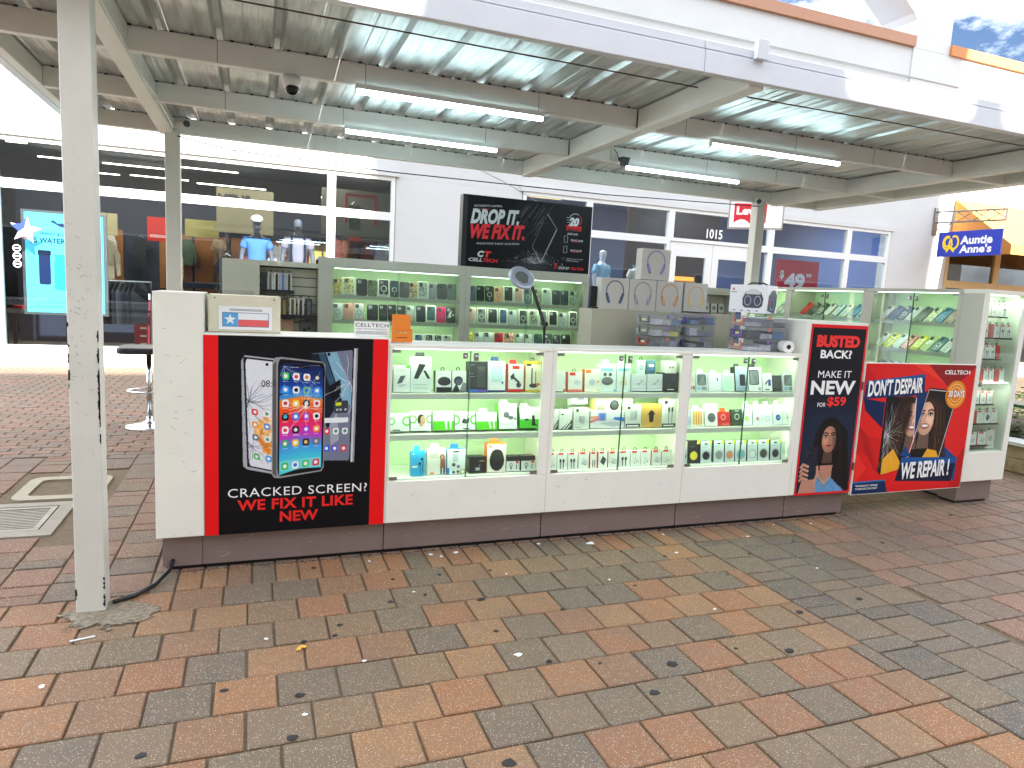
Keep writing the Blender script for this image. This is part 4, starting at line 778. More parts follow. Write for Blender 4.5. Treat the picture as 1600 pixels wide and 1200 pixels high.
letters(MB(), 'Auntie', T, .58, 1.35, .275, .475, bold=.035).build('lettering', K(250, 250, 250), t); letters(MB(), "Anne's", T, .58, 1.35, .07, .265, bold=.035).build('lettering', K(250, 250, 250), t)
mb = MB(); P = [(.16, .10), (.10, .26), (.13, .42), (.24, .46), (.33, .40), (.36, .28), (.30, .18), (.22, .12)]; Qp = [(2 * .345 - p[0], p[1]) for p in P]
def ribbon(mb, pts, w, T, h=.002, m=0):
    for i in range(len(pts) - 1):
        a, b_ = Vector(pts[i]), Vector(pts[i + 1]); d = (b_ - a).normalized() * w * .35; nrm = Vector((-(b_ - a).y, (b_ - a).x)).normalized() * w; a = a - d; b_ = b_ + d
        mb.add([(a.x + nrm.x, a.y + nrm.y, h + i * .00004), (a.x - nrm.x, a.y - nrm.y, h + i * .00004), (b_.x - nrm.x, b_.y - nrm.y, h + i * .00004), (b_.x + nrm.x, b_.y + nrm.y, h + i * .00004)], [(0, 1, 2, 3)], m, T)
def loopp(cx, cy, rx, ry, a0, a1, n=16): return [(cx + rx * math.cos(math.radians(a0 + (a1 - a0) * k / n)), cy + ry * math.sin(math.radians(a0 + (a1 - a0) * k / n))) for k in range(n + 1)]
ribbon(mb, [(.44, .12), (.30, .26)] + loopp(.255, .35, .075, .11, 300, 60)[::-1][::-1] , .024, T); ribbon(mb, loopp(.25, .33, .10, .15, 60, 300), .024, T); ribbon(mb, loopp(.43, .33, .10, .15, 120, -120), .024, T, .0026); ribbon(mb, [(.25, .12), (.33, .22), (.38, .27), (.345, .42)], .022, T, .0032); ribbon(mb, [(.43, .12), (.35, .22), (.30, .27), (.335, .42)], .022, T, .0038)
mb.build('emblem', K(250, 214, 40), t)
# jeans shop blade sign
a = -.62; u = Vector((math.cos(a), math.sin(a), 0)); o0 = Vector((8.38, 11.0, 2.965))
t = thing('hanging_sign', 'white hanging box sign with a red two-peaked emblem behind the rear post', 'sign', (9.4, 10.8, 3.2)); T = frame_m(o0, u, (0, 0, 1)); mb = MB(); mb.box(0, .98, 0, .52, -.14, -.001, 0, T); mb.build('panel', K(244, 244, 242), t)
mb = MB()
for q in ((0, .98, 0, .02), (0, .98, .50, .52), (0, .02, .021, .499), (.96, .98, .021, .499)): mb.box(q[0], q[1], q[2], q[3], 0, .01, 0, T)
mb.build('frame', STEELW, t)
mb = MB(); mb.flat([(a_ * .9 - .06, b__) for a_, b__ in [(.17, .46), (.82, .46), (.81, .10), (.76, .14), (.68, .17), (.60, .165), (.53, .13), (.495, .09), (.46, .13), (.39, .165), (.31, .17), (.23, .14), (.18, .10)]][::-1], .003, 0, T); mb.build('emblem', K(206, 26, 40), t)
letters(MB(), "Levi's", T, .14, .63, .25, .41, h=.006, bold=.04).build('lettering', K(250, 250, 250), t)
MB().tube([T @ Vector((.2, .52, -.07)), T @ Vector((.2, .95, -.07))], .01, 0, 6).tube([T @ Vector((.8, .52, -.07)), T @ Vector((.8, .95, -.07))], .01, 0, 6).build('hanger', STEELW, t)
# price sign in the window
t = thing('price_sign', 'red price sign reading $49.99 in the jeans shop window', 'sign', (11.8, 12.75, 2.3)); MB().box(11.10, 12.33, 12.68, 12.70, 1.75, 2.62).build('panel', K(214, 28, 56), t); T = FRONT(-.09, 12.678, 0)
letters(MB(), '49', T, 11.45, 12.04, 1.95, 2.33, bold=.05).build('lettering', K(250, 246, 246), t); letters(MB(), '$', T, 11.30, 11.42, 2.17, 2.38, bold=.03).build('lettering', K(250, 246, 246), t); letters(MB(), '99', T, 12.06, 12.22, 2.25, 2.34, bold=.03).build('lettering', K(250, 246, 246), t)

# ------------------------------------------------------------------ kiosk
YF = 3.71
def lamp(T, u0, u1, v, n, watts, col, parent, dirn):
    """a lit LED strip: emissive strip plus its area lamp"""
    MB().box(u0, u1, v - .004, v, n - .006, n + .002, 0, T).build('led_strip', glow('led_strip_lit', (215, 255, 225), 1.6), parent)
    d = bpy.data.lights.new('led_strip_light', 'AREA'); d.shape = 'RECTANGLE'; d.size = (u1 - u0); d.size_y = .015; d.energy = watts; d.color = col
    o = bpy.data.objects.new('led_strip_light', d); C.objects.link(o); o.parent = parent; p = T @ Vector(((u0 + u1) / 2, v - .008, n - .003)) - WL(parent); o.location = p
    R3 = T.to_3x3(); x = (R3 @ Vector((1, 0, 0))).normalized(); z = -(R3 @ Vector(dirn)).normalized(); y = z.cross(x); o.rotation_euler = Matrix((x, y, z)).transposed().to_euler()
LEDC = (.86, 1.0, .74)
def glass_case(T, Wd, label, cat='display case', base=.43, top=1.2, head=.022, D=.34, shelves=(.925, .69), sl=.035, sr=.035, plinth=True, body=WHITE, watts=.36, ledc=LEDC, group=None, lock_v=None, split=.5, ztop=None, doors=True, bz=.19):
    o = T @ Vector((0, 0, 0)); t = thing('display_case', label, cat, o, group)
    th = .018
    MB().box(0, Wd, bz, base - .002, -.018, 0, 0, T).build('base_panel', body, t, bevel=.0015)
    MB().box(0, sl, base, top - head, -.018, 0, 0, T).build('stile', body, t); MB().box(Wd - sr, Wd, base, top - head, -.018, 0, 0, T).build('stile', body, t)
    MB().box(0, th, bz, top - .02, -D, -.0185, 0, T).build('side_panel', body, t); MB().box(Wd - th, Wd, bz, top - .02, -D, -.0185, 0, T).build('side_panel', body, t)
    MB().box(th + .001, Wd - th - .001, bz, top - .02, -D, -D + .012, 0, T).build('back_panel', STILEW, t)
    MB().box(0, Wd, top - head + .001, top, -D, .002, 0, T).build('top', body, t, bevel=.0015)
    MB().box(th + .001, Wd - th - .001, base - .02, base + .008, -D + .013, -.0186, 0, T).build('bottom_shelf', body, t)
    for s in shelves: MB().box(th + .001, Wd - th - .001, s - .025, s, -D + .013, -.022, 0, T).box(th + .001, Wd - th - .001, s - .032, s - .0005, -.0215, -.018, 0, T).build('shelf', body, t)
    if plinth:
        MB().box(.002, Wd - .002, .022, bz - .002, -D, -.04, 0, T).build('plinth', PLINTH, t, bevel=.001); MB().box(.01, Wd - .01, 0, .02, -D, -.055, 0, T).build('base_shadow_gap', BLACK, t)
    levels = [top - head] + [s - .025 for s in shelves]
    for v in levels: lamp(T, sl + .02, Wd - sr - .02, v - .0005, -.030, watts * (Wd / .98), ledc, t, (0, -.75, -.66))
    if doors:
        gx = sl + .002 + (Wd - sl - sr - .004) * split; a, b_ = base + .004, top - head - .003
        for (p, q) in ((sl + .002, gx - .002), (gx + .002, Wd - sr - .002)):
            g_ = MB().box(p, q, a, b_, -.012, -.006, 0, T).build('glass_door', CGLASS, t)
            MB().box(p - .0005 if p > gx else q - .0015, p + .0015 if p > gx else q + .0005, a, b_, -.0125, -.0055, 0, T).build('pane_edge', mat('glass_edge', (70, 104, 92), .2), g_)
            for v in (a + .012, b_ - .012):
                hx = p + .022 if p < gx - .1 and p < sl + .01 else q - .022
                MB().box(hx - .022, hx + .022, v - .009, v + .009, -.0055, .002, 0, T).build('hinge', STEELW, g_)
        lv = (b_ - .014) if lock_v is None else lock_v
        for s_ in (-.032, .032):
            k_ = MB().box(gx + s_ - .013, gx + s_ + .013, lv - .034 if s_ > 0 else lv - .022, lv + .012, -.0055, .002, 0, T).build('lock', STEELW, t); Tl = T @ Matrix.Translation((gx + s_, lv - .008, 0)); MB().lathe([(.0095, .0025), (.0095, .011), (.006, .014)], n=12, T=Tl).build('lock_barrel', CHROME, k_)
    return t
glass_case(FRONT(.692, YF, 0), .973, 'white glass-front display case next to the cracked screen poster', sl=.013, sr=.062, split=.5, lock_v=1.150)
glass_case(FRONT(1.667, YF, 0), .975, 'white glass-front display case in the middle of the counter', sl=.026, sr=.07, split=.53, lock_v=1.150)
glass_case(FRONT(2.644, YF, 0), .912, 'white glass-front display case beside the busted back poster', sl=.010, sr=.04, split=.52, lock_v=1.150)
# end column, poster cabinet, corner column
t = thing('counter_end_column', 'tall plain white column at the left end of the counter', 'counter', (-.46, YF, 0))
MB().box(-.46, -.237, YF, 4.10, .19, 1.43).build('body', WHITE, t, bevel=.002); MB().box(-.435, -.25, 3.75, 4.08, .022, .188).build('plinth', PLINTH, t, bevel=.001); MB().box(-.42, -.25, 3.77, 4.05, 0, .02).build('base_shadow_gap', BLACK, t)
t = thing('poster_cabinet', 'white counter section carrying the cracked screen poster', 'counter', (-.235, YF, 0))
MB().box(-.2355, .690, YF, 4.05, .19, 1.232).build('body', WHITE, t, bevel=.002); MB().box(-.248, .689, 3.75, 4.05, .022, .188).build('plinth', PLINTH, t, bevel=.001); MB().box(-.24, .689, 3.77, 4.02, 0, .02).build('base_shadow_gap', BLACK, t)
t = thing('corner_column', 'tall white corner section behind the busted back poster', 'counter', (3.56, YF, 0))
MB().box(3.558, 4.118, YF, 4.35, .19, 1.43).build('body', WHITE, t, bevel=.002); MB().box(3.56, 4.10, 3.75, 4.32, .022, .188).build('plinth', PLINTH, t, bevel=.001); MB().box(3.56, 4.08, 3.77, 4.3, 0, .02).build('base_shadow_gap', BLACK, t)
RS = random.Random(12); SCR = mat('pale_scratch', (206, 198, 194), .6); SCF = mat('grey_scuff', (170, 168, 158), .6)
for key, x0, x1 in (('plinth', -.2, 4.08),):
    t_ = [o for o in C.objects if o.name.startswith('corner_column')][0]; pl = [c for c in t_.children if c.name.startswith('plinth')][0]
    mb = MB()
    for k in range(26):
        x = RS.uniform(x0, x1); z = RS.uniform(.05, .17); l = RS.uniform(.01, .07); a = RS.uniform(-.3, .4); w = RS.uniform(.0006, .0016)
        mb.flat([(x, z), (x + l, z + l * a), (x + l, z + l * a + w), (x, z + w)], 3.7485, axis='y')
    tag(mb.build('scratches', SCR, pl), kind='stuff')
mb = MB()
for k in range(34):
    x = RS.choice([RS.uniform(-.45, -.26), RS.uniform(.75, 3.5), RS.uniform(.75, 3.5)]); z = RS.uniform(.2, .40) if x > 0 else RS.uniform(.2, 1.3); l = RS.uniform(.004, .03); a = RS.uniform(-1.2, 1.2); w = RS.uniform(.0008, .0025)
    mb.flat([(x, z), (x + l, z + l * a), (x + l, z + l * a + w), (x, z + w * 1.5)], YF - .0012, axis='y')
tag(mb.build('scuffs', SCF, t_), kind='stuff')
# posters
t = thing('poster', 'black and red poster of three cracked phones on the counter front', 'poster', (.22, YF, .7)); T = FRONT(-.235, YF - .002, .19)
MB().box(0, .917, 0, 1.036, -.0015, .0005, 0, T).build('backing', K(8, 9, 14), t); print_sheet('printed_picture', print_mat('cracked_phones_print', paint_cracked(), .28), T, 0, .917, 0, 1.036, .001, t)
wt = K(246, 246, 246); rd = K(232, 30, 30); T0 = FRONT(0, YF - .003, 0)
letters(MB(), 'CRACKED SCREEN?', T0, -.125, .585, .385, .432, m=0, h=.001, bold=.0, spacing=1.08, skew=0).build('lettering', wt, t)
letters(MB(), 'WE FIX IT LIKE', T0, -.08, .51, .312, .370, h=.001, bold=.03, spacing=1.05).build('lettering', rd, t); letters(MB(), 'NEW', T0, .13, .327, .240, .298, h=.001, bold=.03).build('lettering', rd, t)
ck = K(40, 44, 54)
letters(MB(), '08:0', T0, .035, .108, .965, 1.000, h=.001).build('lettering', ck, t)
t = thing('poster', 'narrow black poster with a red border and a woman holding a cracked phone', 'poster', (3.86, YF, .8)); T = FRONT(3.60, YF - .002, .185)
MB().box(0, .515, 0, 1.225, -.0015, .0005, 0, T).build('backing', K(12, 14, 26), t); print_sheet('printed_picture', print_mat('woman_with_phone_print', paint_busted(), .28), T, 0, .515, 0, 1.225, .001, t)
for s_, a, b_, c_, d, cc, bo in (('BUSTED', 3.657, 4.051, 1.251, 1.337, K(240, 44, 40), .06), ('BACK?', 3.702, 3.988, 1.173, 1.233, wt, .03), ('MAKE IT', 3.700, 4.006, 1.036, 1.086, wt, 0), ('NEW', 3.648, 4.055, .915, 1.015, wt, .035), ('FOR', 3.723, 3.797, .828, .858, wt, .01), ('$59', 3.809, 3.984, .824, .899, K(240, 44, 40), .03)):
    letters(MB(), s_, T0, a, b_, c_, d, h=.001, bold=bo).build('lettering', cc, t)
t = thing('counter_gate', 'red printed gate board with a split photo of a smiling woman', 'gate', (4.7, 3.715, .65)); T = FRONT(4.13, 3.705, .16)
MB().box(0, 1.15, 0, .99, -.022, 0, 0, T).build('board', WHITE, t, bevel=.002); print_sheet('printed_picture', print_mat('split_face_print', paint_despair(), .28), T, .006, 1.144, .006, .984, .001, t)
for z in (.35, .95): MB().box(4.119, 4.131, 3.70, 3.712, z, z + .06).build('hinge', STEELW, t)
T1 = FRONT(0, 3.703, 0)
letters(MB(), "DON'T DESPAIR", T1, 4.18, 4.725, .898, 1.020, h=.001, bold=.035, shear=0, skew=.030).build('lettering', wt, t)
letters(MB(), 'WE REPAIR !', T1, 4.605, 5.12, .258, .392, h=.001, bold=.035, shear=0, skew=.012).build('lettering', wt, t)
letters(MB(), 'CELLTECH', T1, 4.938, 5.212, 1.070, 1.102, h=.001, bold=.02).build('lettering', wt, t); letters(MB(), '30 DAYS', T1, 5.006, 5.180, .893, .945, h=.0012, bold=.03).build('lettering', wt, t)
letters(MB(), '*WARRANTY APPLIES', T1, 4.165, 4.385, .221, .236, h=.001, bold=.01).build('lettering', wt, t); letters(MB(), 'TO MALFUNCTION ONLY', T1, 4.165, 4.385, .198, .213, h=.001, bold=.01).build('lettering', wt, t)
# permit box on the counter
t = thing('permit_box', 'cream metal box with a framed blue, white and red permit on the counter', 'box', (-.04, 3.86, 1.232)); PB = mat('cream_box', (222, 217, 192), .45, dirt=.15)
MB().box(-.222, .130, 3.85, 4.03, 1.234, 1.425).build('body', PB, t, bevel=.003)
for x in (-.19, .098): MB().tube([(x, 3.8495, 1.408), (x, 3.846, 1.408)], .004, 0, 8).build('screw', BLACK, t)
T = FRONT(0, 3.8485, 0); mb = MB(); f = mb.box(-.172, .088, 1.247, 1.368, 0, .002, 0, T).build('sheet', K(240, 242, 244), t)
mb = MB().box(-.155, .073, 1.262, 1.336, .0022, .003, 0, T).box(-.152, -.078, 1.265, 1.333, .0032, .0036, 1, T).box(-.078, .070, 1.300, 1.333, .0032, .0036, 2, T).box(-.078, .070, 1.265, 1.299, .0032, .0036, 3, T)
st = [(-.117 + (.030 if k % 2 == 0 else .012) * math.sin(math.pi * k / 5), 1.299 + (.030 if k % 2 == 0 else .012) * math.cos(math.pi * k / 5)) for k in range(10)]; mb.flat(st[::-1], .004, 4, T); mb.build('print', [K(90, 110, 150), K(86, 164, 220), K(238, 240, 244), K(232, 96, 96), K(236, 240, 240)], f)
mb = MB(); [mb.box(-.12 + k * .0, .04, 1.345 + k * .006, 1.348 + k * .006, .0022, .0026, 0, T) for k in range(2)]; mb.build('fine_print', K(110, 120, 130), f)
t = thing('name_card', 'white card reading CELLTECH propped on the counter edge', 'card', (.61, 3.84, 1.234)); T = FRONT(0, 3.84, 0) 
MB().box(.515, .710, 1.234, 1.313, -.003, 0, 0, T).build('card', K(240, 240, 238), t); letters(MB(), 'CELLTECH', T, .522, .704, 1.283, 1.303, h=.0008, bold=.01, spacing=1.1).build('lettering', K(50, 50, 52), t); mb = MB()
letters(mb, 'Repair Service and Liquidators', T, .527, .694, 1.266, 1.277, h=.0008); [mb.box(.525, .70 - .012 * (k % 2), 1.244 + k * .006, 1.246 + k * .006, 0, .0008, 0, T) for k in range(3)]; mb.build('fine_print', K(70, 70, 72), t)
t = thing('card_holder', 'orange review card in an orange holder on the counter edge', 'card holder', (.78, 3.80, 1.2)); T = FRONT(0, 3.82, 0) @ Matrix.Translation((.775, 1.205, 0)) @ Matrix.Rotation(-.12, 4, 'X'); OR = K(232, 130, 36)
MB().box(-.052, .052, .03, .155, -.004, 0, 0, T).build('card', OR, t); MB().box(-.056, .060, 0, .075, .004, .012, 0, T).box(-.056, .060, 0, .006, -.02, .0039, 0, T).build('holder', mat('orange_plastic', (226, 122, 28), .35), t)
mb = MB(); [mb.flat(ell(-.018 + k * .012, .052, .005, .004, 8), .0125, k % 2, T) for k in range(5)]; mb.box(-.03, .03, .022, .027, .0125, .013, 2, T); mb.build('print', [K(60, 190, 180), K(250, 206, 50), K(120, 66, 20)], t)
# left arm of the kiosk
t = thing('side_counter', 'long white counter running back from the left end with a glass top', 'counter', (-.3, 5, 0)); MB().box(-.46, .0, 4.12, 5.92, .05, 1.40).build('body', WHITE2, t, bevel=.002); MB().box(-.46, .0, 4.12, 5.92, 1.415, 1.424).build('glass_top', CGLASS, t)
for y in (4.14, 5.0, 5.88): MB().box(-.45, -.01, y, y + .02, 1.401, 1.414).build('spacer', STEELW, t)
# back row: slatwall unit and two lit cases
YB = 6.0
t = thing('slatwall_unit', 'white shelving unit with slatted back at the left of the rear row', 'shelving unit', (.13, YB, 0))
MB().box(-.24, .04, YB, 6.45, .1, 1.675).build('side_block', WHITE2, t, bevel=.002); MB().box(.042, .50, YB, 6.45, 1.635, 1.675).build('header', WHITE2, t); MB().box(.042, .50, 6.16, 6.45, .1, 1.634).build('back_board', DARK, t)
for k in range(11): MB().box(.043, .499, 6.145, 6.158, .80 + k * .0755, .80 + k * .0755 + .068).build('slat', WHITE2, t)
SLV = [1.425, 1.215, 1.0, .72]
glass_case(FRONT(.502, YB, 0), 1.286, 'lit glass case of phone cases at the left of the rear row', top=1.735, head=.085, base=.5, shelves=SLV, sl=.115, sr=.05, body=GREY, watts=.135, D=.30, doors=False, split=.6)
C_P = C.objects['display_case.003'] if 'display_case.003' in C.objects else None
glass_case(FRONT(1.79, YB, 0), 1.235, 'lit glass case of phone cases under the black repair sign', top=1.735, head=.085, base=.5, shelves=SLV, sl=.045, sr=.05, body=GREY, watts=.135, D=.30, doors=False)
for x0, x1 in ((.617, 1.738), (1.835, 2.975)):
    MB().box(x0, x1, YB + .006, YB + .012, .504, 1.647)
t = thing('sliding_glass', 'sliding glass panes in front of the left rear case', 'glass panes', (1.2, YB, .5))
for a, b_, y in ((.618, 1.19, .004), (1.17, 1.737, .012)): MB().box(a, b_, YB + y, YB + y + .005, .503, 1.648).build('pane', CGLASS, t)
t = thing('sliding_glass', 'sliding glass panes under the black repair sign', 'glass panes', (2.4, YB, .5))
for a, b_, y in ((1.836, 2.41, .004), (2.39, 2.974, .012)): MB().box(a, b_, YB + y, YB + y + .005, .503, 1.648).build('pane', CGLASS, t)
t = thing('slatwall_unit', 'small slatted shelf unit at the back between headphone boxes and speaker box', 'shelving unit', (4.7, 6.3, 0))
MB().box(4.25, 4.30, 6.3, 6.5, .1, 1.69).box(4.96, 5.01, 6.3, 6.5, .1, 1.69).box(4.301, 4.959, 6.3, 6.5, 1.62, 1.69).box(4.301, 4.959, 6.46, 6.5, .1, 1.619).build('body', GREY, t)
for k in range(8): MB().box(4.302, 4.958, 6.445, 6.458, 1.0 + k * .0755, 1.068 + k * .0755).build('slat', GREY, t)
# right arm
glass_case(SIDE(5.352, 4.885, 0), .935, 'lit glass case of phone cases behind the red gate', top=1.735, head=.03, base=.45, shelves=[1.455, 1.205, .97, .72], sl=.08, sr=.035, body=GREY, watts=.18, D=.36, lock_v=1.66, split=.5)
glass_case(SIDE(5.352, 5.89, 0), 1.003, 'lit glass case of phone cases between speaker box and gate case', top=1.735, head=.03, base=.45, shelves=[1.455, 1.205, .97, .72], sl=.04, sr=.04, body=GREY, watts=.18, D=.36, lock_v=1.66)
glass_case(SIDE(5.352, 6.55, 0), .658, 'lit glass case at the far end of the right arm, behind the speaker box', top=1.735, head=.03, base=.45, shelves=[1.455, 1.205, .97, .72], sl=.04, sr=.04, body=GREY, watts=.35, D=.36, lock_v=1.66)
t = thing('end_cabinet', 'tall white end cabinet with a glass front full of charger packs', 'display case', (5.6, 3.75, 0)); T = FRONT(5.35, 3.75, 0); Wc = .49
MB().box(0, Wc, .19, .428, -.018, 0, 0, T).build('base_panel', WHITE, t, bevel=.0015); MB().box(0, .04, .43, 1.70, -.018, 0, 0, T).build('stile', WHITE, t); MB().box(Wc - .055, Wc, .43, 1.70, -.018, 0, 0, T).build('stile', WHITE, t)
MB().box(0, Wc, 1.701, 1.735, -.196, .001, 0, T).build('top', WHITE, t, bevel=.0015); MB().box(0, .018, .19, 1.70, -.196, -.0185, 0, T).build('side_panel', GREY, t); MB().box(Wc - .018, Wc, .19, 1.70, -.196, -.0185, 0, T).build('side_panel', WHITE, t)
MB().box(.019, Wc - .019, .19, 1.70, -.196, -.184, 0, T).build('back_panel', GREY, t); MB().box(.019, Wc - .019, .41, .435, -.183, -.019, 0, T).build('bottom_shelf', WHITE, t)
MB().box(.0, .40, .022, .188, -.19, -.03, 0, T).build('plinth', PLINTH, t, bevel=.001); MB().box(.02, .38, 0, .02, -.18, -.05, 0, T).build('base_shadow_gap', BLACK, t)
MB().box(.042, Wc - .057, .434, 1.698, -.012, -.006, 0, T).build('glass_door', CGLASS, t); k_ = MB().box(.05, .08, .97, 1.01, -.0055, .003, 0, T).build('lock', STEELW, t); MB().lathe([(.012, .003), (.012, .014)], n=12, T=T @ Matrix.Translation((.065, .99, 0))).build('lock_barrel', CHROME, k_)
lamp(T, .06, Wc - .08, 1.697, -.03, .32, (.8, 1, .8), t, (0, -.9, -.4)); lamp(T, .06, Wc - .08, 1.0, -.02, .16, (.85, 1, .85), t, (0, -.7, -.7))
# partition with headphone boxes, work bench
t = thing('inner_partition', 'plain beige partition box inside the kiosk under the headphone boxes', 'partition', (2.95, 4.6, 0)); MB().box(2.36, 3.66, 4.60, 4.82, .02, 1.43).build('body', mat('beige_board', (186, 182, 164), .5, var=.05), t, bevel=.002)
t = thing('work_bench', 'plain white work bench behind the front display cases', 'bench', (2.6, 4.3, 0)); MB().box(1.6, 3.40, 4.16, 4.56, .915, .945).build('top', WHITE, t); [MB().box(x, x + .04, y, y + .04, 0, .914).build('leg', STEELW, t) for x in (1.62, 3.34) for y in (4.17, 4.51)]
# big repair sign on the rear row
t = thing('repair_sign', 'large black sign with red and silver slogans above the rear cases', 'sign', (2.4, 6.1, 1.736)); T = FRONT(1.805, 6.10, 1.737)
MB().box(-.045, 1.255, 0, .645, -.10, -.001, 0, T).build('box', BLACK, t); print_sheet('printed_picture', print_mat('falling_phone_print', paint_drop(), .3), T, 0, 1.255, .003, .642, .0006, t)
T2 = FRONT(-.015, 6.0985, .0); sv = K(206, 208, 212); rr_ = K(226, 36, 46)
for s_, a, b_, c_, d, cc, bo, sh, sk in (('ACCIDENTS HAPPEN.', 1.877, 2.151, 2.277, 2.295, sv, .0, .1, .018), ("WE'RE HERE.", 1.878, 2.035, 2.250, 2.266, K(180, 30, 40), 0, .1, .01), ('DROP IT.', 1.850, 2.321, 2.125, 2.262, sv, .05, .25, .020), ('WE FIX IT.', 1.852, 2.384, 1.990, 2.125, rr_, .05, .25, .022), ('IPHONE FRONT & BACK GLASS REPAIR', 1.917, 2.334, 1.942, 1.960, sv, 0, .2, .024), ('C', 1.930, 1.993, 1.830, 1.888, sv, .06, .2, 0), ('T', 1.995, 2.065, 1.830, 1.888, rr_, .06, .2, 0), ('CELL', 1.847, 1.980, 1.789, 1.820, sv, .03, .2, 0), ('TECH', 1.985, 2.132, 1.789, 1.820, rr_, .03, .2, 0), ('20', 2.829, 2.940, 2.182, 2.265, sv, .06, .25, 0), ('MINUTES', 2.825, 2.950, 2.134, 2.163, K(30, 12, 14), .03, .2, 0), ('REPAIR', 2.823, 2.934, 2.100, 2.118, sv, .01, .2, 0), ('FRONT GLASS', 2.863, 2.993, 2.042, 2.060, sv, .02, .2, 0), ('BACK GLASS', 2.865, 2.987, 1.946, 1.964, sv, .02, .2, 0), ('STOP BY', 2.748, 2.868, 1.768, 1.794, sv, .03, .25, 0), ('CELLTECH', 2.877, 3.020, 1.770, 1.796, rr_, .03, .25, 0), ('PREMIUM QUALITY PARTS', 2.827, 3.005, 1.866, 1.878, sv, 0, 0, 0), ('SAME DAY SERVICE', 2.827, 2.96, 1.848, 1.860, sv, 0, 0, 0)):
    letters(MB(), s_, T2, a, b_, c_, d, h=.001, bold=bo, shear=sh, skew=sk).build('lettering', cc, t)

